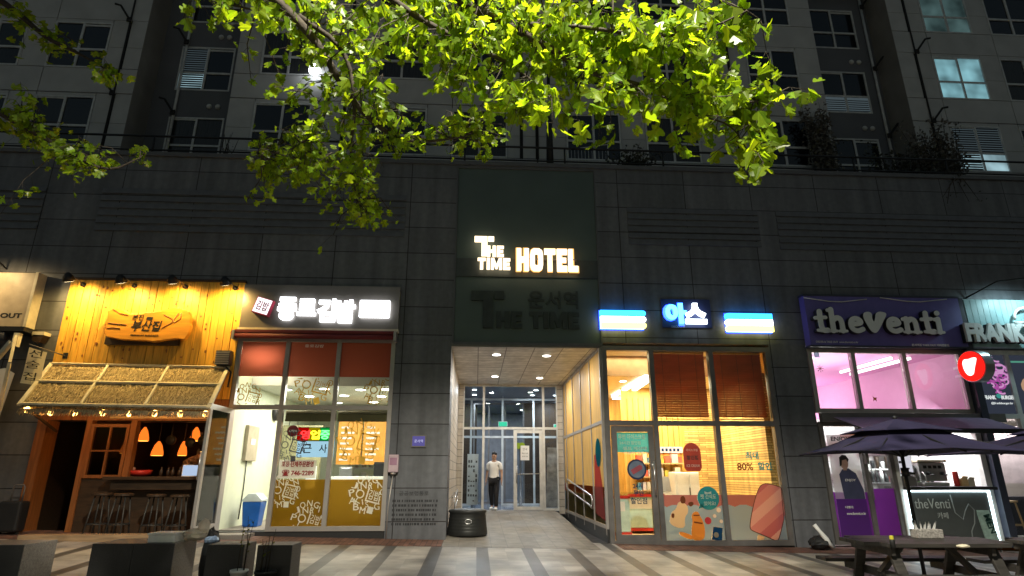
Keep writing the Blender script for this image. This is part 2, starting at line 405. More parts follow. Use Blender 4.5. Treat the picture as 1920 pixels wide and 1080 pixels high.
def sheet(xs, ys, dz=0.0, zf=gz):
    mb = MB(); vs = [(x, y, zf(x, y) + dz) for y in ys for x in xs]; k = len(xs)
    mb.add(vs, [(j*k+i, j*k+i+1, (j+1)*k+i+1, (j+1)*k+i) for j in range(len(ys)-1) for i in range(k-1)]); return mb
def lin(a, b, k): return [a + (b-a)*i/k for i in range(k+1)]
struct('pavement', sheet(lin(-60, -9, 6) + lin(-8, 12, 20) + lin(18, 60, 6), [-80, -40, -20, -12, -9] + lin(-8, 0, 16) + [.3]), paving())
bx = lambda a, b: sheet(lin(a, b, 10), lin(-.88, .25, 4), .004)
mb = bx(-8.6, -.6); mb.join(bx(2.72, 10.8)); struct('brick_paving', mb, M['brick'])
def rz(x, y):
    t = max(0.0, min(1.0, y / 5.2)); return gz(x, 0) * (1-t) + .49 * t + .006
mb = sheet(lin(-.6, 2.3, 6), [-.88, -.4], .005); vs = mb
mb.join(sheet(lin(-.6, 2.3, 6), [-.4, 0], .005)); 
mb.join(sheet(lin(-.6, 2.3, 6), lin(0, 6.3, 14), 0, rz)); struct('entrance_ramp', mb, M['ramp'])
mb = MB()
for i in range(14):      # low stone verge that runs along the shop glass, dropping to the pavement
    y0 = .02 + i*.42; y1 = y0 + .42
    if y0 > 5.8: break
    mb.add([(2.3,y0,rz(2.3,y0)-.004),(2.60,y0,gz(2.6,0)+.01),(2.60,y1,gz(2.6,0)+.01),(2.3,y1,rz(2.3,y1)-.004)], [(0,1,2,3)])
struct('ramp_verge', mb, M['granitedark'])
mb = MB(); mb.box(-14, 14, 4.0, 20, -.1, .1); struct('ground_under_building', mb, M['granite'])

# ------------------------------------------------------------------ podium building
pod = thing('podium_building', 'dark granite two-storey podium of shops with a green panel over the hotel entrance', 'building', (0, 0, 0))
mb = MB()
mb.box(-20, -.53, 0, .3, 4.22, 8.42); mb.box(2.66, 22, 0, .3, 4.22, 8.42)
mb.box(-1.76, -.57, 0, .9, 0, 4.217); mb.box(6.36, 7.2, 0, .6, 0, 4.217)
mb.box(-20, -8.64, 0.005, .3, 0, 4.217); mb.box(15.2, 22, 0, .3, 0, 4.217)
obj('wall', mb, M['podium'], pod)
mb = MB(); mb.box(-20, 22, -.05, .32, 8.424, 8.52); mb.box(-20, 22, .324, 14, 8.3, 8.45); obj('coping', mb, M['podium_plain'], pod)
for a_ in (-20, 21.8):
    mb = MB(); mb.box(a_, a_+.2, .305, 16, -.5, 8.3); obj('side_wall', mb, M['podium_side'], pod)
mb = MB(); mb.box(-19.8, 21.8, 15.6, 15.8, -.5, 8.3); obj('back_wall', mb, M['podium_plain'], pod)
mb = MB(); mb.box(-.527, 2.655, .03, .3, 4.17, 8.42); obj('wall_panel', mb, M['panelgreen'], pod)
mb = MB(); z0 = W(870, 508)[1]; z1 = W(870, 480)[1]; mb.box(-.525, 2.653, -.004, .028, z0 - .12, z1 - .05); obj('panel_band', mb, M['panelband'], pod)
mb = MB(); mb.box(-.56, -.53, -.01, .03, 4.17, 8.42); mb.box(2.655, 2.685, -.01, .03, 4.17, 8.42); mb.box(-.53, 2.655, -.012, .03, 8.36, 8.42); mb.box(-.53, 2.655, -.012, .03, 4.14, 4.20)
obj('panel_trim', mb, M['podium_plain'], pod)
def louvre(x0, x1, z0, z1):
    mb = MB(); n = int((z1-z0)/.155)
    for i in range(n):
        z = z0 + (i+.5)*(z1-z0)/n
        mb.add([(x0,-.035,z-.062),(x1,-.035,z-.062),(x1,-.02,z+.062),(x0,-.02,z+.062),(x0,-.003,z-.062),(x1,-.003,z-.062),(x1,-.003,z+.062),(x0,-.003,z+.062)],
               [(0,1,2,3),(7,6,5,4),(0,4,5,1),(2,6,7,3),(0,3,7,4),(1,5,6,2)])
    obj('louvre', mb, M['louvre'], pod)
louvre(-19, -9.6, 6.55, 7.62); louvre(-8.4, -1.7, 6.55, 7.62); louvre(3.4, 6.5, 6.5, 7.45); louvre(6.95, 20, 6.45, 7.45)

# hotel entrance recess
mb = MB(); mb.box(-.75, -.57, .9, 6.0, 0, 4.2); obj('entrance_wall', mb, M['stonew'], pod)
mb = MB(); mb.box(-.57, 2.62, .05, 6.0, 4.14, 4.168); obj('soffit', mb, M['soffit'], pod)
mb = MB(); mb.box(-.57, 2.62, .0, .05, 4.10, 4.168); obj('soffit_edge', mb, M['dkalu'], pod)
for a_ in (-.57, 2.45):
    mb = MB(); mb.box(a_, a_+.15, 5.85, 6.0, .4, 4.14); obj('entrance_pier', mb, M['stonewx'], pod)

def frame(name, parent, xs, zs, y0, y1, wv, wh, m, skip=(), bottom=None):
    """verticals centred on xs, rails centred on zs"""
    mb = MB()
    for x in xs: mb.box(x-wv/2, x+wv/2, y0, y1, zs[0]-wh/2, zs[-1]+wh/2)
    for i in range(len(xs)-1):
        for j, z in enumerate(zs):
            if (i, j) in skip: continue
            mb.box(xs[i]+wv/2, xs[i+1]-wv/2, y0+.003, y1-.003, z-wh/2, z+wh/2)
    return obj(name, mb, m, parent)
def pane(parent, x0, x1, z0, z1, y, m, name='pane', t=.008):
    mb = MB(); mb.box(x0, x1, y, y+t, z0, z1); return obj(name, mb, m, parent)

# hotel glazed screen and door
Yh = 5.9
hx = [-.42, W(906, 850, Yh)[0], W(1020, 850, Yh)[0], 2.45]
hz = [.52, W(960, 803, Yh)[1], 4.12]
fr = frame('glass_screen', pod, hx, hz, Yh, Yh+.08, .07, .07, M['whitealu'], skip={(1, 0)})
for i in range(3):
    pane(fr, hx[i]+.035, hx[i+1]-.035, hz[1]+.035, hz[2]-.035, Yh+.035, M['glassd'])
    if i != 1: pane(fr, hx[i]+.035, hx[i+1]-.035, hz[0]+.035, hz[1]-.035, Yh+.035, M['glassd'])
dx0 = W(963, 880, Yh)[0]; dx1 = hx[2] - .04; dz1 = hz[1] - .05
dr = frame('door', pod, [dx0+.05, dx1-.05], [.56, dz1-.05], Yh-.03, Yh+.03, .1, .09, M['whitealu'])
pane(dr, dx0+.1, dx1-.1, .605, dz1-.1, Yh, M['glassd'])
mb = MB(); mb.sm = True; mb.tube([(dx0+.09,Yh-.07,1.25),(dx0+.09,Yh-.07,1.75)], .018); mb.tube([(dx0+.1,Yh-.07,1.5),(dx1-.08,Yh-.07,1.52)], .014); obj('handle', mb, M['steel'], dr)
mb = MB(); nx, nz = W(984, 850, Yh); mb.box(nx-.13, nx+.13, Yh-.036, Yh-.032, nz-.2, nz+.22); obj('notice', mb, M['paper'], dr)
mb = MB(); mb.join(text("안내", nx, nz+.12, Yh-.037, h=.07)); mb.join(text("출입시 문을", nx, nz, Yh-.037, w=.18)); mb.join(text("닫아주세요", nx, nz-.09, Yh-.037, w=.18)); obj('notice_text', mb, M['black'], dr)
# lobby
def room(name, x0, x1, y0, y1, z0, z1, wall, ceil, floor, open_front=True, t=.08):
    mb = MB(); mb.box(x0-t, x0, y0, y1, z0, z1); mb.box(x1, x1+t, y0, y1, z0, z1); mb.box(x0-t, x1+t, y1, y1+t, z0-t, z1+t)
    a = obj(name + '_wall', mb, wall, pod)
    mb = MB(); mb.box(x0-t, x1+t, y0, y1, z1, z1+t); b = obj(name + '_ceiling', mb, ceil, pod)
    mb = MB(); mb.box(x0-t, x1+t, y0, y1, z0-t, z0); c = obj(name + '_floor', mb, floor, pod)
    return a, b, c
M['lobbywall'] = mat('lobby wall', (.20,.215,.24), .35)
M['lobbyceil'] = mat('lobby ceiling', (.10,.12,.16), .35)
M['lobbyfloor'] = mat('lobby floor', (.16,.19,.24), .12)
room('lobby', -1.2, 3.3, 6.02, 15, .49, 4.13, M['lobbywall'], M['lobbyceil'], M['lobbyfloor'])
mb = MB(); mb.box(-1.2, .0, 10.8, 10.9, .49, 4.1); mb.box(1.75, 3.3, 10.4, 10.5, .49, 4.1); obj('lobby_partition', mb, M['wooddark'], pod)
lf2 = frame('inner_screen', pod, [-1.15, -.2, .9, 2.0, 3.2], [.52, 2.75, 4.05], 8.9, 8.96, .07, .07, M['whitealu'], skip={(1, 0)})
lf = frame('inner_screen', pod, [-.1, .45, 1.05, 1.75], [.52, 2.8, 4.05], 10.3, 10.36, .06, .06, M['dkalu'])
M['lens'] = emit('downlight lens', (1,.95,.85), 14); M['lensw'] = emit('downlight lens white', (.9,.97,1), 12)
dl_n = 0
def downlight(x, y, z, power, label, group, col=(1,.95,.85), r=.09, lens='lens', light=True):
    t = thing('downlight', label, 'ceiling light', (x, y, z), group)
    mb = MB(); mb.lathe(x, y, [(r*1.25, z), (r*1.25, z-.014), (r, z-.016)], 20); obj('trim', mb, M['white'], t)
    mb = MB(); mb.lathe(x, y, [(r*.98, z-.017), (r*.98, z-.021)], 20); obj('lens', mb, M[lens], t)
    if light: lamp('AREA', (x, y, z-.025), power, col, r*1.6, parent=t)
for (px, py), lb in zip([(931,664),(1025,666),(928,705),(1012,708)],
        ['round downlight nearest the street over the tub in the hotel porch', 'round downlight of the hotel porch beside the ice cream shop corner',
         'round downlight deep in the hotel porch on the stone wall side', 'round downlight deep in the hotel porch near the glass screen, towards the shop']):
    p = G(px, py, 4.14); downlight(p.x, p.y, 4.14, 40, lb, 'downlights in the hotel porch')
k = 0
for row, x in enumerate((-.1, 1.9, 2.7)):
    for y in (6.9, 8.2, 9.6, 11.2, 13.2):
        k += 1
        downlight(x, y, 4.13, 42, 'small downlight glowing in the dark blue hotel lobby ceiling', 'downlights in the hotel lobby', (.85,.93,1), .075, 'lensw', light=(k % 2 == 1))

# ------------------------------------------------------------------ apartment building set back above the terrace
apt = thing('apartment_building', 'grey precast panel apartment block rising behind the terrace', 'building', (0, 4, 8.4))
Yt, Yr = 4.0, 5.0
SILL = [10.93, 13.69, 16.43]; WH = 1.73
FL = [8.45, 10.93 - .02]
bays = [(-22, -10.87, Yt), (-10.87, -7.92, Yr), (-7.92, 11.5, Yt), (11.5, 14.36, Yr), (14.36, 24, Yt)]
wins = {0: [-21.4, -18.2, -16.3, -13.72], 1: [-10.22], 2: [-7.13, -3.52, -.96, 2.68, 5.26, 8.93], 3: [12.05], 4: [15.6, 18.05, 21.6]}
WW = 1.77
slots = {0: [-11.42], 2: [-4.35, 1.25, 1.75, 2.15, 8.3], 4: [15.02]}
pm = MB(); jm = MB(); rm = MB(); vm = MB()
TOP = 19.3
jm.box(-22, -10.90, Yt+.06, Yt+.3, 8.45, TOP); jm.box(-7.9, 11.47, Yt+.06, Yt+.3, 8.45, TOP); jm.box(14.4, 24, Yt+.06, Yt+.3, 8.45, TOP)
def panels(b, x0, x1):
    ws = wins[b]; sl = slots.get(b, [])
    zs = [8.45] 
    edges = [x0] + [v for q in sorted(ws) for v in (q, q+WW)] + [x1]
    g = .014
    for s in SILL + [19.19]:
        # spandrel below this sill
        lo = s - (2.75 - WH) + .12 if s > 11 else 8.45
        cuts = [x0] + [q for q in sorted(ws) if q - x0 > .9] + [x1]
        for i in range(len(cuts)-1):
            if cuts[i+1]-cuts[i] > .05: pm.box(cuts[i]+g, cuts[i+1]-g, Yt, Yt+.06, lo+g, s-g)
        if s > 19: break
        hi = s + WH + .12
        for i in range(0, len(edges)-1, 2):
            a, c = edges[i], edges[i+1]
            cs = [a]
            for q in sl:
                if a < q < c: cs += [q - .04, q + .04]
            cs.append(c)
            for j in range(0, len(cs)-1, 2):
                if cs[j+1]-cs[j] < .06: continue
                zm = s + .8
                pm.box(cs[j]+g, cs[j+1]-g, Yt, Yt+.06, s+g, zm-g/2); pm.box(cs[j]+g, cs[j+1]-g, Yt, Yt+.06, zm+g/2, hi-g)
        for q in ws:
            pm.box(q+g, q+WW-g, Yt, Yt+.06, s+WH+.01, hi-g)
obj('wall_backing', jm, M['joint'], apt)
for b_, xa_, xb_ in ((0, -22, -10.87), (2, -7.92, 11.5), (4, 14.36, 24)):
    pm = MB(); panels(b_, xa_, xb_); obj('wall_panel', pm, M['panel'], apt)
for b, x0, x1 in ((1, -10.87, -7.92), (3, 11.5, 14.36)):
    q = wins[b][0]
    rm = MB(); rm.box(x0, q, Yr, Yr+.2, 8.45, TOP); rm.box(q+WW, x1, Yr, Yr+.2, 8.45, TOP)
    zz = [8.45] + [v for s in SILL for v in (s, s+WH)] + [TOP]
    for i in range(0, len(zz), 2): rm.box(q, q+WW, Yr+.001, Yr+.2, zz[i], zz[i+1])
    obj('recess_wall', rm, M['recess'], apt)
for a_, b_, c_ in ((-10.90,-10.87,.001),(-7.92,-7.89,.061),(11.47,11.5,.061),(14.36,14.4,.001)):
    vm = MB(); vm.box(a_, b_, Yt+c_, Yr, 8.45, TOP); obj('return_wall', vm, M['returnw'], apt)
mb = MB(); mb.box(-22, 24, Yt+.31, 12, TOP-.2, TOP); mb.box(-22, 24, 11, 11.2, 8.45, TOP-.2); obj('roof', mb, M['joint'], apt)
for a_ in (-22.2, 24):
    mb = MB(); mb.box(a_, a_+.2, Yt+.001, 11.2, 8.45, TOP); obj('side_wall', mb, M['returnw'], apt)
M['litcyan'] = emit_blotchy('lit frosted pane', (.30,.62,.70), .55); M['litdim'] = emit_blotchy('dim lit pane', (.2,.36,.36), .22); M['litblind'] = emit_blotchy('light between blinds', (.55,.85,.95), .5)
M['blind'] = mat('dark blind slat', (.06,.07,.085), .5)
M['darkglass2'] = mat('dark glass with drawn curtain', (.028,.027,.026), .25, var=.4, scale=3, stretch=(9,1,.6)); M['darkglass3'] = mat('dark glass grey blind', (.018,.021,.025), .12, var=.5, scale=.8)
def apt_window(x, z, y, kind=None):
    dk = rnd.choice([M['darkglass'], M['darkglass'], M['darkglass2'], M['darkglass3']])
    f = MB(); q = .055; zr = z + WH*.40; xm = x + WW*.5
    y0, y1 = y - .012, y + .05
    f.box(x, x+q, y0, y1, z, z+WH); f.box(x+WW-q, x+WW, y0, y1, z, z+WH)
    f.box(x+q, x+WW-q, y0+.002, y1, z, z+q); f.box(x+q, x+WW-q, y0+.002, y1, z+WH-q, z+WH); f.box(x+q, x+WW-q, y0+.004, y1, zr-.035, zr+.035)
    f.box(xm-.035, xm+.035, y0+.006, y1, z+q, zr-.035); f.box(xm-.035, xm+.035, y0+.006, y1, zr+.035, z+WH-q)
    if rnd.random() < .5: f.box(x+q, xm-.035, y0+.02, y1-.01, z+WH-q-.05, z+WH-q); 
    else: f.box(xm+.035, x+WW-q, y0+.02, y1-.01, z+WH-q-.09, z+WH-q-.03)
    w_ = obj('window', f, M['wframe'], apt)
    cells = [(x+q, xm-.035, z+q, zr-.035), (xm+.035, x+WW-q, z+q, zr-.035), (x+q, xm-.035, zr+.035, z+WH-q), (xm+.035, x+WW-q, zr+.035, z+WH-q)]
    for i, (a, b, c, d) in enumerate(cells):
        p = MB(); p.box(a, b, y+.03, y+.04, c, d)
        m = dk
        if kind == 'cyan': m = M['litcyan']
        if kind == 'dim': m = M['litdim']
        if kind == 'mixed' and i == 1: m = M['litblind']
        if kind == 'mixed' and i == 0 or kind == 'mixed' and i in (2, 3) or kind == 'left' and i in (0, 2) or kind == 'low' and i in (0, 1):
            bl = MB(); nn = int((d-c)/.085)
            for j in range(nn):
                zz = c + (j+.5)*(d-c)/nn; hh = .016 if (kind == 'low') else .028
                if kind == 'low' and j > nn*.8: continue
                bl.box(a+.02, b-.02, y+.012, y+.02, zz-hh, zz+hh)
            obj('blind', bl, M['blind'], w_)
            m = M['litblind'] if not (kind == 'mixed' and i == 3 or kind == 'low') else M['litdim']
            if kind == 'low' or kind == 'left' and i == 2 or kind == 'mixed' and i in (2, 3): m = M['litfaint']
        obj('pane', p, m, w_)
    return w_
M['litfaint'] = emit('faint light behind blinds', (.4,.55,.62), .13)
for b in wins:
    y = Yr if b in (1, 3) else Yt
    for x in wins[b]:
        for k, z in enumerate(SILL):
            kind = None
            if b == 4 and x == 15.6: kind = ['mixed', 'cyan', 'dim'][k]
            if b == 1 and k == 1: kind = 'left'
            if b == 3 and k == 1: kind = 'low'
            apt_window(x, z, y, kind)
# down pipes with hoppers, pipe brackets, wall vents
for x, y in ((-10.06, 4.93), (14.15, 4.93), (-11.42, 3.97), (15.02, 3.97), (-4.35, 3.97), (1.75, 3.97), (8.3, 3.97)):
    mb = MB(); mb.sm = True
    mb.tube([(x, y, 8.5), (x, y, TOP)], .045 if y > 4.5 else .026, 8)
    obj('drain_pipe', mb, M['wframe'] if y > 4.5 else M['joint'], apt)
    for s in SILL:
        mb = MB(); mb.box(x-.07, x+.07, y-.1, y-.05, s+WH+.0, s+WH+.16); sgn = 1 if x > 0 else -1
        mb.tube([(x, y-.1, s+WH+.1), (x+.2*sgn, y-.30, s+WH+.42), (x+.36*sgn, y-.34, s+WH+.44)], .035, 7)
        obj('pipe_bracket', mb, M['joint'], apt)
for x, y in ((-9.0, Yr), (13.4, Yr)):
    for s in SILL[:2]:
        mb = MB(); mb.sm = True
        for q in (0, .28): mb.ball((x+q, y-.02, s+WH+.42), .09, .07, .09, 10)
        obj('wall_vent', mb, M['wframe'], apt)

# terrace railing
t = thing('terrace_railing', 'thin black two-bar railing along the terrace edge', 'railing', (0, .12, 8.52))
mb = MB(); mb.sm = True
mb.tube([(-20, .12, 9.02), (22, .12, 9.02)], .026, 6); obj('top_rail', mb, M['black'], t)
mb = MB(); mb.sm = True; mb.tube([(-20, .12, 8.66), (22, .12, 8.66)], .02, 6); obj('lower_rail', mb, M['black'], t)
for i in range(18):
    mb = MB(); mb.sm = True; x = -19.6 + i*2.4; mb.tube([(x, .12, 8.52), (x, .12, 9.02)], .024, 6); obj('post', mb, M['black'], t)
# wall lamp glowing through the leaves
lx, lz = W(590, 130, 3.7)
t = thing('wall_lamp', 'small white lamp glowing behind the leaves on the apartment wall', 'lamp', (lx, 3.98, lz))
mb = MB(); mb.bar((lx, 3.99, lz+.2), (lx, 3.7, lz+.2), .05, .05); mb.box(lx-.14, lx+.14, 3.6, 3.8, lz+.14, lz+.24); obj('bracket', mb, M['alu'], t)
mb = MB(); mb.sm = True; mb.ball((lx, 3.7, lz), .19, .15, .22, 14); obj('globe', mb, emit('lamp globe', (.9,.97,1), 9), t)

# ================================================================== tavern with the thatched awning
tv = thing('tavern_shopfront', 'orange wooden tavern front with plank sign wall, dark doorway and bar hatch', 'shopfront', (-6.8, 0, .42))
TX0, TX1 = -8.6, -5.0
mb = MB(); x = TX0
while x < TX1 - .03:
    wd = min(.15, TX1 - x); mb.box(x+.005, x+wd-.005, -.055 - rnd.random()*.012, -.005, 2.95, 5.42); x += wd
obj('plank_cladding', mb, M['wood'], tv)
mb = MB(); rnd.seed(5)
for i in range(70):
    x = rnd.uniform(TX0+.05, TX1-.05); z = rnd.uniform(3.7, 5.35); mb.disc(x, -.0695, z, rnd.uniform(.010, .022), -.054, 8, r2=rnd.uniform(.016, .035))
obj('knot', mb, M['woodred'], tv)['kind'] = 'stuff'
mb = MB(); mb.box(TX0-.03, TX1+.0, -.09, -.0, 5.423, 5.47); obj('cap_strip', mb, M['wooddark'], tv)
mb = MB(); x = TX0
while x < TX1 - .03:
    wd = min(.15, TX1 - x); mb.box(x+.003, x+wd-.003, -.045, -.005, 2.52, 2.945); x += wd
obj('fascia', mb, M['woodred'], tv)
xd0, xd1 = -8.42, -7.62; xw1 = -6.78; xb1 = -5.08
mb = MB(); mb.box(TX0, xd0, -.07, .3, .40, 2.52); obj('post', mb, M['woodred'], tv)
mb = MB(); mb.box(xd1-.06, xd1+.04, -.05, .1, .40, 2.52); obj('door_post', mb, M['woodred'], tv)
mb = MB(); mb.box(xw1-.05, xw1+.06, -.052, .1, 1.3, 2.52); obj('hatch_post', mb, M['woodred'], tv)
mb = MB(); mb.box(xb1, TX1+.0, -.05, .1, .40, 2.52); obj('corner_post', mb, M['wooddark'], tv)
mb = MB(); mb.box(xd1+.04, xw1-.05, -.02, .08, .40, 1.42); mb.box(xw1-.05, xb1, -.02, .08, .40, 1.30); obj('lower_wall', mb, M['wooddark'], tv)
mb = MB(); mb.box(-7.2, -5.3, -.16, -.046, 2.55, 2.60); obj('hatch_shelf', mb, M['woodlight'], tv)
# window with four panes
a0, a1, b0, b1 = xd1+.05, xw1-.06, 1.43, 2.45
f = MB(); q = .06
f.box(a0, a0+q, -.06, .06, b0, b1); f.box(a1-q, a1, -.06, .06, b0, b1); f.box(a0+q, a1-q, -.058, .06, b0, b0+q); f.box(a0+q, a1-q, -.058, .06, b1-q, b1)
f.box((a0+a1)/2-.015, (a0+a1)/2+.015, -.05, .05, b0+q, b1-q); f.box(a0+q, a1-q, -.048, .05, (b0+b1)/2-.015, (b0+b1)/2+.015)
wnd = obj('window', f, M['woodred'], tv); pane(wnd, a0+q, a1-q, b0+q, b1-q, 0.0, glass('tavern glass', (.35,.35,.35), 2.5))
mb = MB(); mb.box(TX0, TX1, .3, .38, 2.52, 3.0); obj('lintel', mb, M['wooddark'], tv)
mb = MB()
mb.box(TX0-.05, TX0-.0, .1, 3.2, .40, 3.0); mb.box(TX1-.12, TX1-.07, .1, 3.2, .40, 3.0); mb.box(TX0, TX1, 3.2, 3.26, .40, 3.0); mb.box(TX0, TX1, .1, 3.2, 2.95, 3.0)
mb.box(xd1-.0, xd1+.05, .1, 3.2, .4, 2.95); obj('room_wall', mb, M['wooddark'], tv)
mb = MB(); mb.box(TX0, TX1, .0, 3.2, .34, .40); obj('room_floor', mb, M['wooddark'], tv)
ctr = single('bar_counter', 'long dark wooden counter of the tavern hatch', 'counter', MB().box(-7.02, -5.02, -.34, .32, 1.40, 1.46).box(-6.9, -5.1, -.24, -.03, 1.22, 1.398), M['wooddark'], bev=.006)
# bar clutter
bc = [(W(246, 870, .2)[0], .14, .17, 'cream', 'beige box standing on the tavern counter'), ]
for x, wd, h, m, lb in bc: single('box', lb, 'box', MB().box(x-wd/2, x+wd/2, .1, .25, 1.461, 1.461+h), M[m], bev=.004)
x = W(268, 872, .25)[0]
mb = MB(); mb.sm = True; mb.lathe(x, .2, [(.09,1.462),(.19,1.50),(.21,1.58),(.195,1.575),(.15,1.50),(.05,1.49)], 20); single('bowl', 'red bowl on the tavern counter', 'bowl', mb, M['red'])
x = W(305, 880, .2)[0]
for i in range(4):
    mb = MB(); mb.sm = True; mb.lathe(x+i*.11, .16+.05*(i % 2), [(.03,1.462),(.034,1.53),(.034,1.56),(.014,1.60),(.014,1.64)], 12)
    single('bottle', ['squat sauce bottle beside the red bowl', 'second sauce bottle along the tavern counter', 'third sauce bottle along the tavern counter', 'sauce bottle closest to the person in tan'][i], 'bottle', mb, M['wooddark'], 'bottles on the tavern counter')
lx = W(358, 872, .12)[0]
t = thing('laptop', 'bluish lit tablet screen standing on the tavern counter', 'screen', (lx, .1, 1.46))
mb = MB(); mb.box(lx-.15, lx+.15, .12, .135, 1.465, 1.68); mb.box(lx-.12, lx+.12, .1, .18, 1.461, 1.47); obj('casing', mb, M['white'], t)
mb = MB(); mb.box(lx-.14, lx+.14, .116, .119, 1.475, 1.67); obj('screen', mb, emit('tablet screen', (.55,.7,.95), .8), t)
M['shade'] = emit('glowing orange shade', (1,.17,.015), 1.5); M['shadein'] = emit('shade mouth', (1,.42,.06), 4)
for i, (px, py, r, lb) in enumerate([(238,838,.12,'orange cone pendant over the beige box in the tavern'), (270,815,.11,'orange pendant hung highest in the middle of the tavern hatch'), (296,842,.12,'orange cone pendant over the sauce bottles in the tavern'), (367,815,.11,'orange pendant above the person in tan'), (343,842,.09,'orange pendant half hidden behind the person in tan')]):
    Y = 1.0 + .25*(i % 2); x, z = W(px, py, Y)
    t = thing('pendant_lamp', lb, 'lamp', (x, Y, z), 'orange pendants in the tavern')
    mb = MB(); mb.sm = True; mb.lathe(x, Y, [(r*1.0, z-.13), (r*.95, z-.06), (r*.6, z+.08), (.02, z+.16)], 18); obj('lamp_shade', mb, M['shade'], t)
    mb = MB(); mb.lathe(x, Y, [(r*.9, z-.131), (r*.9, z-.136)], 18); obj('bulb', mb, M['shadein'], t)
    mb = MB(); mb.tube([(x, Y, z+.15), (x, Y, 2.95)], .008, 6); obj('cord', mb, M['black'], t)
lamp('POINT', (-6.2, 1.2, 2.3), .7, (1,.35,.1), .1, parent=t)
for i, (x, lb) in enumerate(((-6.35, 'small pan hanging from the tavern hatch lintel near the window'), (-5.95, 'round pan hanging in the middle of the tavern hatch'), (-5.7, 'long-handled pan hanging beside the middle pan'))):
    mb = MB(); mb.sm = True; z = 2.28 - .05*(i % 2); mb.tube([(x,.62,z-.10),(x,.66,z-.10)], .10, 16); mb.tube([(x,.64,z),(x,.64,z+.18)], .012, 6); mb.tube([(x,.64,z+.18),(x,.64,2.52)], .004, 4)
    single('hanging_pan', lb, 'pan', mb, M['stoolmetal'], 'pans hanging in the tavern')
# shelf of bottles at the back of the tavern
t = thing('back_shelf', 'dark shelf of crockery at the back of the tavern', 'shelf', (-5.9, 3.0, 1.0))
for z in (1.5, 1.9, 2.3):
    mb = MB(); mb.box(-6.9, -5.1, 2.9, 3.18, z, z+.03); obj('board', mb, M['woodred'], t)
    mb = MB(); mb.sm = True
    for i in range(14): mb.lathe(-6.8+i*.12, 3.03, [(.035, z+.031), (.04, z+.15), (.02, z+.2)], 10)
    obj('crockery', mb, M['white'], t)

# wooden slab sign
o_ = [(805,410),(850,390),(905,398),(945,415),(980,432),(1040,432),(1100,425),(1170,416),(1240,405),(1290,392),(1330,386),(1380,395),(1415,420),(1432,460),(1424,500),(1430,525),(1415,575),(1380,628),(1330,618),(1290,622),(1220,632),(1150,642),(1080,632),(1030,632),(960,628),(900,625),(840,612),(795,606),(778,565),(796,530),(786,500),(806,455)]
sl = [W(x/4, 480+y/4, -.26) for x, y in o_][::-1]
t = thing('slab_sign', 'live-edge wooden slab sign with brushed black lettering on the plank wall', 'sign', (sum(p[0] for p in sl)/len(sl), -.2, sl[0][1]))
mb = MB(); mb.prism(sl, -.26, -.15); obj('slab', mb, M['woodslab'], t, bev=.012)
mb = MB(); x, z = W(270, 636, -.12); mb.box(x-.75, x+.7, -.15, -.06, z-.12, z+.25); obj('bracket', mb, M['wooddark'], t)
x, z = W(275, 611, -.26)
mb = MB(); mb.join(text("부산집", x, z, -.262, w=.60, h=.22, bold=.02, shear=.2)); x2, z2 = W(259, 595, -.26); mb.join(text("본진", x2, z2, -.262, w=.22, h=.11, shear=.1)); 
x2, z2 = W(281, 597, -.26); mb.box(x2-.06, x2+.06, -.268, -.262, z2-.03, z2+.03)
obj('lettering', mb, M['black'], t)
x2, z2 = W(271, 629, -.26); mb = text("PREMIUM BUSANJIB", x2, z2, -.262, w=.55, h=.035); obj('small_lettering', mb, M['wooddark'], t)
mb = MB(); mb.sm = True
for pts in ([(812,500),(880,510),(950,516)], [(1215,540),(1290,500),(1340,430)], [(1230,440),(1290,470),(1310,500),(1355,470),(1360,430)], [(800,540),(860,536),(900,545)], [(850,400),(900,430),(960,445)]):
    mb.tube([(*W(a/4, 480+b/4, -.26)[:1], -.262, W(a/4, 480+b/4, -.26)[1]) for a, b in pts], .009, 6)
obj('grain_groove', mb, M['woodred'], t)

# four spotlights above the planks
for (hx_, hy_), (bx_, by_), lb in zip([(128,520),(226,523),(323,524),(422,527)], [(157,534),(253,536),(348,538),(442,541)],
      ['black spotlight over the start of the plank wall beside the bare stone', 'black spotlight over the slab sign nearer the stone', 'black spotlight over the slab sign nearer the restaurant', 'black spotlight over the end of the plank wall beside the white lettering']):
    B = at(bx_, by_, -.06); H = at(hx_, hy_, -.55)
    t = thing('spotlight', lb, 'spotlight', tuple(B), 'spotlights over the tavern planks')
    mb = MB(); mb.sm = True; mb.tube([(B.x, -.06, B.z), (B.x, -.10, B.z)], .05, 12); obj('base', mb, M['black'], t)
    mb = MB(); mb.sm = True; mb.tube([(B.x, -.1, B.z), (B.x+.3*(H.x-B.x), -.25, B.z+.05), (H.x, -.5, H.z+.04)], .012, 6); obj('arm', mb, M['dkalu'], t)
    dirv = Vector((.03, .62, -1)).normalized()
    mb = MB(); mb.sm = True; c = Vector((H.x, -.55, H.z)); mb.tube([c - dirv*.10, c - dirv*.03, c + dirv*.07], [.03, .09, .115], 16); obj('lamp_shade', mb, M['black'], t)
    mb = MB(); mb.tube([c + dirv*.071, c + dirv*.075], .10, 16); obj('bulb', mb, emit('warm bulb', (1,.80,.45), 8), t)
    lamp('SPOT', tuple(c + dirv*.09), 150, (1,.66,.20), .06, rot=aim((0,0,0), dirv), parent=t, angle=R(156), blend=.8)

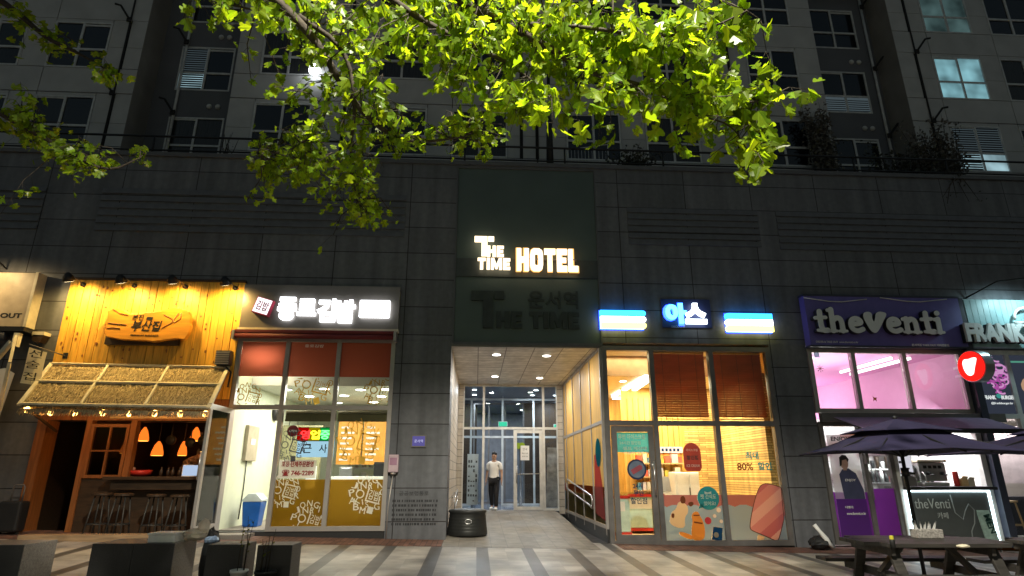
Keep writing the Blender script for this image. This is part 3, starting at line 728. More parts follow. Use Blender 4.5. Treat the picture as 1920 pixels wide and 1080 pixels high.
# flag
pa = at(122, 667, -.06); pb = at(55, 646, -.75)
t = thing('flag', 'ivory hanging flag with black brush lettering beside the planks', 'flag', tuple(pa))
mb = MB(); mb.sm = True; mb.tube([pa, pb], .013, 7); obj('pole', mb, M['dkalu'], t)
mb = MB(); mb.box(pa.x-.04, pa.x+.06, -.07, -.056, pa.z-.06, pa.z+.06); obj('bracket', mb, M['black'], t)
c00 = [at(55,651,-.75), at(88,661,-.52)]; c11 = [at(37,718,-.75), at(72,723,-.52)]
mb = MB(); mb.sm = True; g = []
for j in range(9):
    v = j/8
    for i in range(7):
        u = i/6; p = (c00[0]*(1-u)+c00[1]*u)*(1-v) + (c11[0]*(1-u)+c11[1]*u)*v; p.y += .025*math.sin(u*5+v*3)*v; g.append(p)
mb.add(g, [(j*7+i, (j+1)*7+i, (j+1)*7+i+1, j*7+i+1) for j in range(8) for i in range(6)]); mb.add([p + Vector((0, .006, 0)) for p in g], [(j*7+i, j*7+i+1, (j+1)*7+i+1, (j+1)*7+i) for j in range(8) for i in range(6)])
obj('cloth', mb, M['ivory'], t)
mb = MB()
ex = (c00[1]-c00[0])
for s_, (px, py) in zip("선술집", [(70,664),(64,684),(58,706)]):
    p = at(px, py, -.66); l = text(s_, 0, 0, 0, h=.15, bold=.0, ext=.003)
    mb.v_off = None
    k = ex.y/ex.x
    mb.add([(p.x+v[0], p.y+v[0]*k+v[1]-.04, p.z+v[2]) for v in l.v], l.f)
obj('lettering', mb, M['black'], t)
# small wall lantern above the flag
x, z = W(76, 632, -.1)
t = thing('wall_lantern', 'small unlit angular lantern above the ivory flag', 'lantern', (x, -.02, z))
mb = MB(); mb.prism([(x-.1, z+.02), (x-.07, z-.10), (x+.07, z-.13), (x+.13, z+.02)], -.2, -.02); obj('shade', mb, M['wooddark'], t)
mb = MB(); mb.box(x-.1, x+.13, -.21, -.004, z+.022, z+.09); obj('cap', mb, M['cream'], t)

# thatched awning
t = thing('thatched_awning', 'straw thatched awning with pale battens over the tavern hatch', 'awning', (-6.8, -.06, 3.0))
A0 = at(97,686,-.1); A1 = at(428,693,-.1); B0 = at(36,764,-1.05); B1 = at(391,770,-1.05)
def aw(u, v, lift=0.0):
    p = (A0*(1-u)+A1*u)*(1-v) + (B0*(1-u)+B1*u)*v; return p + Vector((0, -.35, .9))*lift
mb = MB(); g = []; nu, nv = 120, 40; rnd.seed(3)
for j in range(nv+1):
    for i in range(nu+1):
        g.append(aw(i/nu, j/nv, rnd.uniform(0, .035)))
mb.add(g, [(j*(nu+1)+i, (j+1)*(nu+1)+i, (j+1)*(nu+1)+i+1, j*(nu+1)+i+1) for j in range(nv) for i in range(nu)])
g2 = [aw(0,0,-.07), aw(1,0,-.07), aw(1,1,-.07), aw(0,1,-.07)]; mb.add(g2, [(0,1,2,3)])
obj('thatch', mb, M['thatch'], t)
mb = MB()
for i in range(420):
    for v in (.46, 1.0):
        u = (i + rnd.random())/420; p = aw(u, v, -.02); q = p + Vector((rnd.uniform(-.02,.02), -.04, -rnd.uniform(.06,.13)))
        mb.bar(p, q, .012, .006)
ss = MB()
for i in range(2600):
    u, v = rnd.uniform(.01,.99), rnd.uniform(.02,.97); p = aw(u, v, .028); q = aw(u + rnd.uniform(-.012,.012), min(1, v + rnd.uniform(.05,.13)), .028 + rnd.uniform(-.012,.03)); ss.bar(p, q, .008, .005)
obj('straw', ss, mat('loose straw', (.50,.40,.23), .8, var=.1, island=.45), t)['kind'] = 'stuff'
obj('straw_fringe', mb, M['thatch'], t)['kind'] = 'stuff'
def batten(u0, v0, u1, v1, s=.06):
    mb = MB(); mb.bar(aw(u0, v0, .05), aw(u1, v1, .05), s, .04, up=(0, -.35, .9)); obj('batten', mb, M['ivory'], t)
batten(0, .0, 1, .0); batten(0, .445, 1, .445, .07); batten(0, .97, 1, .97, .05)
for u in (0, 1): batten(u, .0, u, 1.0, .07)
for u in (.32, .66): batten(u, .02, u, .42, .04); batten(u-.005, .47, u-.005, .95, .04)
for u in (.03, .97):
    mb = MB(); p = aw(u, .95, -.06); mb.bar(p, (p.x, -.05, p.z-.35), .04, .04); obj('strut', mb, M['wooddark'], t)
# bulbs along its edge
t = thing('string_lights', 'string of eight warm bulbs under the thatched edge', 'string lights', (-6.8, -1.0, 2.6))
pts = [at(px, py, -1.0) for px, py in [(50,768),(95,773),(140,774),(193,774),(242,775),(290,775),(338,776),(385,776)]]
mb = MB(); mb.sm = True
cp = []
for i in range(len(pts)-1):
    for k in range(5): q = pts[i].lerp(pts[i+1], k/5); q.z += .07 - .03*math.sin(math.pi*k/5); cp.append(q)
cp.append(pts[-1] + Vector((0,0,.07))); mb.tube(cp, .006, 5); obj('cable', mb, M['black'], t)
M['bulb'] = emit('orange filament bulb', (1,.52,.12), 14)
for p in pts:
    mb = MB(); mb.sm = True; mb.ball(p, .05, .05, .06, 12); obj('bulb', mb, M['bulb'], t)
    mb = MB(); mb.tube([p + Vector((0,0,.035)), p + Vector((0,0,.085))], .016, 8); obj('socket', mb, M['black'], t)
for i in (1, 4, 6): lamp('POINT', tuple(pts[i] + Vector((0,.02,-.06))), 15, (1,.45,.12), .04, parent=t)
# vent box on the plank wall
x, z = W(418, 670, -.2)
t = thing('vent_hood', 'grey louvred vent box on the planks beside the awning', 'vent', (x, -.05, z))
mb = MB(); mb.box(x-.14, x+.14, -.22, -.06, z-.15, z+.14); obj('box', mb, M['dkalu'], t)
for i in range(6):
    mb = MB(); mb.box(x-.13, x+.13, -.245, -.222, z-.14+i*.045, z-.14+i*.045+.02); obj('slat', mb, M['alu'], t)
mb = MB(); mb.sm = True; mb.tube([(x-.1,-.2,z-.16),(x+.1,-.22,z-.2),(x+.2,-.2,z-.3),(x+.16,-.15,z-.6)], .02, 6); obj('hose', mb, M['black'], t)


# bar stools
def stool(x, y, label, first=[None]):
    z = gz(x, y)
    if first[0] is None:
        t = thing('bar_stool', label, 'stool', (x, y, z), 'bar stools at the tavern hatch'); first[0] = t
        mb = MB(); mb.sm = False; mb.lathe(x, y, [(.14, z+.72), (.165, z+.73), (.165, z+.76), (.14, z+.77)], 20); obj('seat', mb, M['wooddark'], t)
        for a in range(4):
            c, s = math.cos(a*math.pi/2+.78), math.sin(a*math.pi/2+.78)
            mb = MB(); mb.sm = True; mb.tube([(x+c*.11, y+s*.11, z+.72), (x+c*.2, y+s*.2, z)], .013, 7); obj('leg', mb, M['stoolmetal'], t)
        mb = MB(); mb.sm = True; mb.tube([(x+.175*math.cos(k*.524), y+.175*math.sin(k*.524), z+.24) for k in range(13)], .009, 6); obj('foot_ring', mb, M['stoolmetal'], t)
    else: dup(first[0], (x, y, z), label)
for i, px in enumerate((190, 230, 292, 336)):
    p = at(px, 940, -.62); stool(p.x, p.y, ['metal-legged bar stool nearest the tavern window', 'metal-legged bar stool second from the tavern window', 'metal-legged bar stool second from the open glass door', 'metal-legged bar stool nearest the open glass door'][i])
# wooden step
a = G(80, 997, .5); b = G(300, 1000, .5)
single('deck_step', 'long low wooden step in front of the tavern stools', 'step', MB().box(-7.85, -5.05, -1.0, -.86, .36, .5).box(-7.85, -5.05, -.859, -.72, .36, .499), M['deck'], bev=.006)
# suitcase
x = at(15, 960, -.5).x; z = gz(x, -.5)
t = thing('suitcase', 'black upright suitcase with a raised handle against the stone wall', 'suitcase', (x, -.35, z))
mb = MB(); mb.box(x-.2, x+.2, -.5, -.25, z+.05, z+.58); obj('body', mb, M['black'], t, bev=.04)
mb = MB(); mb.sm = True; mb.tube([(x-.1,-.36,z+.58),(x-.1,-.36,z+.82),(x-.07,-.36,z+.86),(x+.07,-.36,z+.86),(x+.1,-.36,z+.82),(x+.1,-.36,z+.58)], .014, 6); obj('handle', mb, M['dkalu'], t)
for q in (-.15, .15):
    mb = MB(); mb.tube([(x+q-.02,-.38,z+.03),(x+q+.02,-.38,z+.03)], .03, 10); obj('wheel', mb, M['rubber'], t)

# ---- beige take-out shop at the edge
x1, zt = W(74, 512, -.25); x1b, zb = W(48, 612, -.25)
t = thing('takeout_signboard', 'beige signboard reading TAKE OUT at the edge of the photo', 'sign', (x1-1.5, -.1, zb))
mb = MB(); mb.box(x1-3.5, x1-.06, -.25, -.01, zb, zt); obj('board', mb, M['tan'], t)
mb = MB(); mb.box(x1-.059, x1, -.265, -.01, zb-.01, zt+.01); obj('edge', mb, M['cream'], t)
x, z = W(0, 591, -.26); mb = text("TAKE OUT", x-.06, z, -.252, w=.95, h=.10, bold=.03); obj('lettering', mb, M['black'], t)
H = Vector((-10.0, -1.0, 5.75)); t = thing('sign_lamp', 'unseen black arm lamp added to light the beige take-out board', 'lamp', (-10.0, -.02, 5.7))  # lamp out of view, added to brighten the board
mb = MB(); mb.sm = True; mb.tube([(-10.0,-.01,5.65),(-10.0,-.6,5.85),(-10.0,-1.0,5.83)], .016, 6); obj('arm', mb, M['black'], t)
d = Vector((0,.5,-1)).normalized(); mb = MB(); mb.sm = True; mb.tube([H-d*.06, H, H+d*.08], [.03,.09,.13], 14); obj('lamp_shade', mb, M['black'], t)
mb = MB(); mb.tube([H+d*.081, H+d*.084], .11, 14); obj('bulb', mb, emit('warm sign bulb', (1,.8,.45), 6), t)
lamp('SPOT', tuple(H+d*.1), 110, (1,.72,.34), .06, rot=aim((0,0,0), d), parent=t, angle=R(165), blend=.7)
t = thing('rolled_awning', 'rolled dark awning cassette with white folded arms at the edge of the photo', 'awning', (-9.4, -.3, 4.0))
xa, za = W(48, 618, -.4)
mb = MB(); mb.box(xa-3.5, xa, -.45, -.02, za-.04, za+.05); obj('cassette', mb, M['black'], t)
mb = MB(); mb.sm = True; mb.tube([(xa-3.5,-.4,za-.14),(xa-.35,-.4,za-.14)], .08, 12); obj('fabric_roll', mb, M['navy'], t)
p0 = at(30,630,-.45); p1 = at(18,680,-.6); p2 = at(-2,770,-.5)
mb = MB(); mb.bar(p0, p1, .05, .07); mb.bar(p1, p2, .05, .07); obj('arm', mb, M['ivory'], t)
mb = MB(); mb.bar(at(22,640,-.35), at(-5,672,-.3), .08, .08); mb.bar(at(35,625,-.4), at(28,650,-.4), .1, .1); obj('arm', mb, M['ivory'], t)
mb = MB(); g = [at(26,700,-.3), at(10,690,-.3), at(-60,700,-.3), at(-80,800,-.25), at(-5,790,-.25)]; mb.add(g, [tuple(range(5))]); mb.add([p + Vector((0,.02,0)) for p in g], [tuple(range(4,-1,-1))]); obj('side_sheet', mb, M['white'], t)

# ================================================================== gimbap restaurant
SX = [-4.96, W(527, 770)[0], W(626, 770)[0], -1.79]; SZ = [.50, 2.80, 4.20]
fr = frame('shop_window', pod, SX, SZ, -.03, .09, .085, .085, M['alu'], skip={(0, 0)})
for i in range(3):
    pane(fr, SX[i]+.043, SX[i+1]-.043, SZ[1]+.043, SZ[2]-.043, .03, M['glass'])
    if i: pane(fr, SX[i]+.043, SX[i+1]-.043, SZ[0]+.043, SZ[1]-.043, .03, M['glass'])
zf = W(580, 706)[1]
for i in range(3):
    mb = MB(); mb.box(SX[i]+.045, SX[i+1]-.045, .024, .028, zf, SZ[2]-.045); obj('red_film', mb, M['redfilm'], fr)
zb_ = W(600, 899)[1]; HOLES = []
mb = MB(); mb.box(-4.96, -1.75, .0, .2, .2, .455); obj('plinth', mb, M['granitedark'], pod)
mb = MB(); mb.box(-5.0, -4.2, -.5, .0, .30, .44); obj('threshold', mb, M['granite'], pod)
room('restaurant', -4.98, -1.72, .2, 6.5, .47, 4.16, M['greenwall'], M['ceilw'], M['granite'])
lamp('AREA', (-3.4, 2.0, 3.34), 200, (1,.95,.8), 1.6, name='ceiling_glow', sizey=2.4).data.use_shadow = True
mb = MB(); mb.box(-4.979, -1.721, 1.0, 6.49, 3.38, 3.44); obj('restaurant_dropped_ceiling', mb, M['ceilw'], pod)
mb = MB(); mb.box(-4.979, -1.721, .97, .998, 3.375, 4.15); obj('restaurant_bulkhead', mb, M['ceilw'], pod)
lamp('AREA', (-4.5, .5, 4.1), 26, (1,.85,.6), .25, sizey=None, name='ceiling_glow')  # added lamp: makes the first red pane glow like a spotlight's glare
for i, (x, y) in enumerate([(-4.4,1.6),(-3.5,1.4),(-2.7,1.5),(-2.1,1.4),(-4.2,2.8),(-3.3,2.6),(-2.4,2.7),(-3.8,4.2),(-2.8,4.0),(-2.0,4.2)]):
    downlight(x, y, 3.38, 8, 'round downlight in the restaurant ceiling seen through its upper panes', 'downlights in the restaurant ceiling', (1,.95,.82), .11, light=False)
def decal(name, x, z, r, m, clip, parent, y=.018):
    mb = MB(); rr = random.Random(int(abs(x*100)))
    for k, c in enumerate("JONGNORGIMBAP"):
        an = 2.55 - k*2*math.pi/13; mb.join(text(c, x+.84*r*math.cos(an), z+.84*r*math.sin(an), y, h=.34*r, w=.30*r, bold=.0, ext=.0015, rot=rr.uniform(-.45,.45)))
    for c, u, v, h, a in [('N',-.22,.46,.34,.1),('R',.16,.46,.30,-.2),('K',-.52,-.34,.32,.3),('I',-.22,-.40,.28,.2),('S',.02,-.52,.28,.1),('J',-.55,.36,.32,.2)]: mb.join(text(c, x+u*r, z+v*r, y, h=h*r, bold=.0, ext=.0015, rot=a))
    for k in range(16):
        a0, a1 = k*math.pi/8, (k+1)*math.pi/8
        mb.bar((x-.38*r+.2*r*math.cos(a0), y, z+.03*r+.2*r*math.sin(a0)), (x-.38*r+.2*r*math.cos(a1), y, z+.03*r+.2*r*math.sin(a1)), .003, .06*r, up=(0,0,1) if abs(math.cos((a0+a1)/2)) < .7 else (1,0,0))
    c, s = math.cos(-.25), math.sin(-.25)
    for u, v, w_, h_ in ((0,.36,.8,.07),(0,-.36,.8,.07),(-.37,0,.07,.65),(.37,0,.07,.65)):
        P4 = [(-w_/2,-h_/2),(w_/2,-h_/2),(w_/2,h_/2),(-w_/2,h_/2)]
        mb.prism([(x+.38*r+r*((u+a)*c-(v+b)*s), z-.05*r+r*((u+a)*s+(v+b)*c)) for a, b in P4], y-.0015, y+.0015)
    mb.join(text("김밥", x+.38*r, z-.05*r, y, h=.50*r, w=.58*r, bold=.0, ext=.0015, rot=-.25))
    x0, x1, z0, z1 = clip
    f = [q for q in mb.f if all(x0 < mb.v[i][0] < x1 and z0 < mb.v[i][2] < z1 for i in q)]
    mb.f = f; mb.mi = mb.mi[:len(f)]
    HOLES.extend([[(mb.v[i][0], mb.v[i][2]) for i in q] for q in f if len(set(round(mb.v[i][1], 4) for i in q)) == 1 and mb.v[q[0]][1] < y])
    return obj(name, mb, m, parent)
def cl(i, j): return (SX[i]+.05, SX[i+1]-.05, SZ[j]+.05, SZ[j+1]-.05)
clip_lo = (0, 0)
for px, py, rp, m, i, j in [(532,920,27,'whitefilm',1,0),(578,973,29,'whitefilm',1,0),(688,927,31,'whitefilm',2,0),(672,828,38,'goldfilm',2,0),(462,745,26,'goldfilm',0,1),(588,722,34,'goldfilm',1,1),(713,732,30,'goldfilm',2,1),(545,835,27,'greyprint',1,0)]:
    x, z = W(px, py); c = cl(i, j)
    if j == 1: c = (c[0], c[1], c[2], zf-.01)
    decal('round_decal', x, z, rp/86, M[m], c, fr)
def inside(x, z, q):
    r_ = False
    for k in range(len(q)):
        a, b = q[k], q[k-1]
        if (a[1] > z) != (b[1] > z) and x < (b[0]-a[0])*(z-a[1])/(b[1]-a[1]) + a[0]: r_ = not r_
    return r_
for i in (1, 2):       # brown film, left open where the white prints sit
    X0, X1 = SX[i]+.045, SX[i+1]-.045; Z0 = SZ[0]+.045; nx, nz = int((X1-X0)/.011), int((zb_-Z0)/.011); gone = set(); mb = MB()
    for q in HOLES:
        a0, a1, b0, b1 = min(p[0] for p in q), max(p[0] for p in q), min(p[1] for p in q), max(p[1] for p in q)
        for kx in range(max(0, int((a0-X0)/(X1-X0)*nx)), min(nx-1, int((a1-X0)/(X1-X0)*nx))+1):
            for kz in range(max(0, int((b0-Z0)/(zb_-Z0)*nz)), min(nz-1, int((b1-Z0)/(zb_-Z0)*nz))+1):
                if inside(X0+(X1-X0)*(kx+.5)/nx, Z0+(zb_-Z0)*(kz+.5)/nz, q): gone.add((kx, kz))
    for kx in range(nx):
        for kz in range(nz):
            if (kx, kz) not in gone:
                x0, x1, z0, z1 = X0+(X1-X0)*kx/nx, X0+(X1-X0)*(kx+1)/nx, Z0+(zb_-Z0)*kz/nz, Z0+(zb_-Z0)*(kz+1)/nz
                mb.add([(x0,.024,z0),(x1,.024,z0),(x1,.024,z1),(x0,.024,z1)], [(0,1,2,3)])
    obj('brown_film', mb, M['brownfilm'], fr)
# things on the glass
x, z = W(557, 877); mb = text("포장·단체주문환영", x, z+.07, .015, w=.62, h=.11, bold=.03); mb.join(text("☎ 746-2289", x+.02, z-.10, .015, w=.62, h=.13, bold=.03)); obj('phone_text', mb, mat('dark red print', (.25,.01,.01)), fr)
mb = MB(); mb.box(x-.36, x+.36, .0185, .0215, z-.2, z+.15); obj('phone_plate', mb, M['whitefilm'], fr)
x, z = W(591, 815, .3)
t = thing('led_sign', 'glowing LED sign in red yellow and green behind the restaurant glass', 'LED sign', (x, .3, z))
mb = MB(); mb.box(x-.37, x+.33, .3, .36, z-.13, z+.15); obj('case', mb, M['black'], t)
for i, (c, s_) in enumerate([((1,.02,.02),'영'),((1,.75,.02),'업'),((.1,1,.15),'중')]):
    mb = text(s_, x-.20+i*.2, z, .296, h=.18, w=.19, bold=.03); obj('letter', mb, emit('led %d' % i, c, 5), t)
for i, c in enumerate([(.5,.0,.0),(.4,.30,.0),(.0,.35,.06)]):
    mb = MB(); mb.box(x-.36+i*.227, x-.36+i*.227+.222, .297, .2995, z-.12, z+.14); obj('panel', mb, emit('led back %d' % i, c, .8), t)
x, z = W(590, 838, .32)
t = thing('light_box', 'pale blue light box with dark lettering below the LED sign', 'sign', (x, .3, z))
mb = MB(); mb.box(x-.36, x+.38, .33, .39, z-.2, z+.13); obj('box', mb, emit('pale blue light box', (.45,.72,.88), 1.0), t)
mb = text("근", x-.15, z-.03, .328, h=.18, bold=.01); mb.join(text("사", x+.17, z-.03, .328, h=.17, bold=.01)); obj('lettering', mb, M['black'], t)
x, z = W(549, 808, .2)
t = thing('round_tag', 'round dark red hanging tag behind the restaurant glass', 'tag', (x, .2, z))
mb = MB(); mb.disc(x, .2, z, .115, .22); obj('disc', mb, mat('dark crimson', (.22,.02,.03)), t)
mb = MB(); mb.tube([(x-.09,.21,z+.1),(x-.06,.21,z+.36)], .006, 5); mb.tube([(x+.09,.21,z+.1),(x+.06,.21,z+.36)], .006, 5); obj('string', mb, M['black'], t)
mb = text("OPEN", x, z, .197, w=.15, bold=.02); obj('lettering', mb, M['white'], t)
# roller blinds inside
for i, lb in ((1, 'rolled olive blind over the LED sign in the restaurant'), (2, 'rolled olive blind beside the dark pillar in the restaurant')):
    x0, x1 = SX[i]+.06, SX[i+1]-.06; za = W(580, 790, .12)[1]
    t = thing('roller_blind', lb, 'blind', (x0, .14, 2.7))
    mb = MB(); mb.box(x0, x1, .13, .15, za, 2.70); obj('fabric', mb, mat('olive blind', (.12,.10,.045), .8), t)
    mb = MB(); mb.sm = True; mb.tube([(x0, .14, 2.72), (x1, .14, 2.72)], .03, 10); obj('roller', mb, M['cream'], t)
# interior furniture
mb = MB(); mb.box(-3.7, -1.8, 4.6, 4.9, 1.5, 3.0); 
t = thing('menu_board', 'orange menu board panels across the back of the restaurant', 'menu board', (-2.8, 4.5, 2.0))
for i in range(3):
    x = -3.75 + i*.68; mb = MB(); mb.box(x, x+.64, 4.3, 4.36, 1.75, 2.95); obj('panel', mb, M['orangeboard'], t)
    mb = MB()
    for k in range(7): mb.box(x+.08, x+.3+.2*((k*7) % 3)/3, 4.29, 4.298, 1.85+k*.14, 1.85+k*.14+.05)
    obj('menu_lines', mb, M['white'], t)
mb = MB(); mb.box(-3.6, -1.85, 2.9, 3.5, .47, 1.45); single('service_counter', 'pale service counter inside the restaurant', 'counter', mb, M['white'], bev=.01)
for i, (x, wd, h, m, lb, c) in enumerate([(-2.35,.34,.34,'black','black point of sale screen on the restaurant counter','screen'),(-3.2,.3,.22,'steel','steel food tray box on the restaurant counter','tray'),(-1.98,.2,.42,'cream','cream rice cooker box on the restaurant counter','appliance')]):
    mb = MB(); mb.box(x-wd/2, x+wd/2, 3.0, 3.0+wd*.7, 1.451, 1.451+h); mb.box(x-wd/2+.04, x+wd/2-.04, 2.99, 2.999, 1.49, 1.42+h); single(['till_screen','food_tray','rice_cooker'][i], lb, c, mb, M[m], bev=.015)
t = thing('kitchen_shelf', 'grey kitchen shelf with stacked bowls behind the restaurant counter', 'shelf', (-2.6, 5.2, 1.4))
for z in (1.3, 1.65):
    mb = MB(); mb.box(-3.7, -1.8, 5.0, 5.4, z, z+.03); obj('board', mb, M['steel'], t)
    mb = MB(); mb.sm = True
    for i in range(9): mb.lathe(-3.55+i*.2, 5.15, [(.05, z+.031), (.08, z+.16+.05*(i % 3)), (.07, z+.16+.05*(i % 3))], 12)
    obj('bowls', mb, M['white'], t)
for i in range(2):
    x = -3.9; 
mb = MB(); mb.box(-4.95, -3.95, 3.4, 3.5, .47, 2.7); single('partition', 'olive partition wall behind the blue bin', 'partition', mb, mat('olive wall', (.30,.28,.16), .6))
# electric box and clock on the side wall, cloths
t = thing('electric_box', 'beige electric box with a cable on the pale green restaurant wall', 'electric box', (-4.98, 1.5, 2.0))
mb = MB(); mb.box(-4.979, -4.90, .95, 1.6, 1.78, 2.52); obj('box', mb, mat('beige metal', (.38,.34,.26), .4), t, bev=.01)
mb = MB(); mb.box(-4.899, -4.893, 1.15, 1.4, 2.12, 2.24); obj('label', mb, M['paper'], t)
mb = MB(); mb.sm = True; mb.tube([(-4.96,1.2,1.78),(-4.96,1.22,1.2),(-4.96,1.15,.6)], .012, 6); obj('cable', mb, M['black'], t)
mb = MB(); mb.sm = True; mb.tube([(-4.975, 2.7, 2.95), (-4.90, 2.7, 2.95)], .2, 20); single('wall_clock', 'dark round clock high on the pale green restaurant wall', 'clock', mb, M['black'])
mb = MB(); mb.box(-4.25, -4.0, 3.36, 3.395, 1.15, 1.7); single('hanging_cloth', 'white cloth hanging on the olive partition', 'cloth', mb, M['paper'])
# blue bin
p = G(470, 982, .475); bxx, byy = p.x, 1.0
p = at(473, 980, 1.0); bxx = p.x
t = thing('waste_bin', 'blue plastic bin with a white swing lid in the restaurant doorway', 'bin', (bxx, 1.0, .47))
mb = MB(); a, b = .15, .19
mb.add([(bxx-a,.85,.475),(bxx+a,.85,.475),(bxx+a,1.15,.475),(bxx-a,1.15,.475),(bxx-b,.81,.96),(bxx+b,.81,.96),(bxx+b,1.19,.96),(bxx-b,1.19,.96)], [(0,3,2,1),(4,5,6,7),(0,1,5,4),(1,2,6,5),(2,3,7,6),(3,0,4,7)])
obj('body', mb, M['blue'], t, bev=.02)
mb = MB(); b = .2
mb.prism([(bxx-b,.962),(bxx+b,.962),(bxx+b,1.0),(bxx+.08,1.12),(bxx-.08,1.12),(bxx-b,1.0)], .8, 1.2); obj('lid', mb, mat('white plastic lid', (.6,.68,.72), .4), t, bev=.01)
# open glass door
h0 = at(402, 990, 0.0); hx0 = -4.93
ang = R(203)      # swung out to the street
t = thing('glass_door', 'glass door with silver frame swung open towards the street', 'door', (hx0, -.05, .5))
dxv = Vector((-.02, -1, 0)).normalized(); wdt = .95
mb = MB()
def dpt(u, z): return Vector((hx0, -.06, z)) + dxv*u
for u in (.04, wdt-.04): mb.bar(dpt(u, .50), dpt(u, 2.76), .05, .09, up=(dxv.x, dxv.y, 0))
for z, hh in ((.56, .12), (2.71, .1)): mb.bar(dpt(.08, z), dpt(wdt-.08, z), .048, hh)
obj('frame', mb, M['alu'], t)
mb = MB(); mb.bar(dpt(.08, 1.64), dpt(wdt-.08, 1.64), .01, 2.04); obj('pane', mb, M['glassd'], t)
mb = MB(); mb.sm = True; q = Vector((-.06, 0, 0)); mb.tube([dpt(wdt-.05, 1.4)+q, dpt(wdt-.05, 1.9)+q], .015, 7); mb.tube([dpt(wdt-.05,1.45), dpt(wdt-.05,1.45)+q], .012, 6); mb.tube([dpt(wdt-.05,1.85), dpt(wdt-.05,1.85)+q], .012, 6); obj('handle', mb, M['steel'], t)
# sign band, maroon awning
t = thing('restaurant_sign', 'dark signboard with glowing white Korean letters 종로김밥 and a tilted cube', 'sign', (-3.4, -.1, 4.8))
mb = MB(); mb.box(-4.98, -1.7, -.14, -.01, 4.42, 5.36); obj('board', mb, mat('bronze grey signboard', (.20,.18,.165), .35, .3, var=.05), t)
mb = MB(); mb.box(-5.0, -1.69, -.16, -.01, 4.36, 4.418); obj('ledge', mb, M['cream'], t)
M['signwhite'] = emit('white channel letter', (.92,.96,1), 5.0)
xs0, xs1 = W(519, 580, -.2)[0], W(667, 580, -.2)[0]; zt, zb = W(590, 558, -.2)[1], W(590, 601, -.2)[1]
n_ = 4
for i, s_ in enumerate("종로김밥"):
    xc = xs0 + (xs1-xs0)*(i+.5)/n_; dz = -.012*i
    mb = text(s_, xc, (zt+zb)/2+dz+(.05 if s_ == '로' else 0), -.19, w=(xs1-xs0)/n_*.94, h=(zt-zb)*(.72 if s_ == '로' else 1), bold=.045, ext=.025); obj('letter', mb, M['signwhite'], t)
x0, z0 = W(673, 595, -.2); x1, z1 = W(732, 564, -.2)
mb = MB(); mb.box(x0, x1, -.24, -.16, z0, z1); obj('light_plate', mb, M['signwhite'], t, bev=.02)
x, z = W(494, 575, -.2); c, s = math.cos(-.28), math.sin(-.28)
def rsq(h, k=1): return [(x+h*(a*c-b*s), z+h*k*(a*s+b*c)) for a, b in ((-1,-1),(1,-1),(1,1),(-1,1))]
mb = MB(); mb.prism(rsq(.175), -.26, -.14); obj('cube', mb, mat('crimson plate', (.35,.02,.05)), t)
mb = MB(); mb.prism(rsq(.158), -.268, -.262); obj('cube_face', mb, emit('cube face', (1,.86,.9), 1.6), t)
mb = text("김밥", x, z, -.27, w=.25, h=.2, bold=.015, rot=-.28); obj('cube_lettering', mb, mat('maroon print', (.12,.01,.03)), t)
t = thing('maroon_awning', 'rolled maroon awning cassette above the restaurant windows', 'awning', (-3.4, -.1, 4.25))
mb = MB(); mb.box(-5.02, -1.76, -.26, -.04, 4.285, 4.355); obj('cassette', mb, M['maroon'], t, bev=.01)
mb = MB(); mb.sm = True; mb.tube([(-5.0,-.22,4.23),(-1.78,-.22,4.23)], .055, 12); obj('fabric_roll', mb, M['maroon'], t)
x, z = W(590, 651, -.25); mb = text("종로김밥", x, z+.02, -.278, w=.38, h=.06); obj('lettering', mb, M['white'], t)
for x in (-5.03, -1.74):
    mb = MB(); mb.box(x-.025, x+.025, -.28, -.04, 4.15, 4.34); obj('end_cap', mb, M['alu'], t)

# ================================================================== dark pillar fittings
x, z = W(785, 827, -.02)
t = thing('building_number_plate', 'small purple lit plate on the dark pillar', 'plate', (x, -.02, z))
mb = MB(); mb.box(x-.15, x+.15, -.03, -.002, z-.12, z+.12); obj('casing', mb, M['dkalu'], t)
mb = MB(); mb.box(x-.125, x+.125, -.034, -.031, z-.095, z+.095); obj('screen', mb, emit('violet plate', (.16,.14,.42), .7), t)
mb = text("운서역", x, z, -.036, w=.17); obj('lettering', mb, emit('plate text', (.6,.6,.9), 1), t)
x, z = W(738, 870, -.06)
t = thing('meter_box', 'pinkish wall box with a hanging cable at the edge of the restaurant window', 'box', (x, -.02, z))
mb = MB(); mb.box(x-.10, x+.10, -.12, -.002, z-.16, z+.18); obj('case', mb, mat('pink metal', (.50,.38,.42), .35), t, bev=.02)
mb = MB(); mb.box(x-.07, x+.07, -.126, -.121, z-.02, z+.12); obj('window', mb, mat('mauve plate', (.35,.2,.28), .2), t)
mb = MB(); mb.sm = True; mb.lathe(x, -.06, [(.05, z-.2), (.06, z-.17), (.03, z-.16)], 12); mb.tube([(x,-.06,z-.2),(x-.06,-.05,z-.8),(x-.07,-.04,z-1.4)], .012, 6); mb.box(x-.12, x-.02, -.09, -.002, z-1.55, z-1.4); obj('cable', mb, M['alu'], t)
xt, zt = W(778, 925, 0)
t = thing('engraved_notice', 'rows of engraved lettering on the base of the dark pillar', 'notice', (xt, 0, zt))
mb = text("공공보행통로", xt-.02, zt, -.003, w=.58, h=.085, ext=.002); obj('heading', mb, mat('engraved grey', (.035,.036,.04), .8), t)
mb = MB(); rnd.seed(8)
for r_ in range(6):
    x = xt-.43; z = zt - .14 - r_*.085
    while x < xt + .42:
        wq = rnd.uniform(.02, .05); mb.box(x, x+wq, -.004, -.0005, z-.022, z+.022); x += wq + rnd.choice((.008, .012, .03))
obj('engraved_lines', mb, mat('engraved line grey', (.035,.036,.04), .8), t)['kind'] = 'stuff'

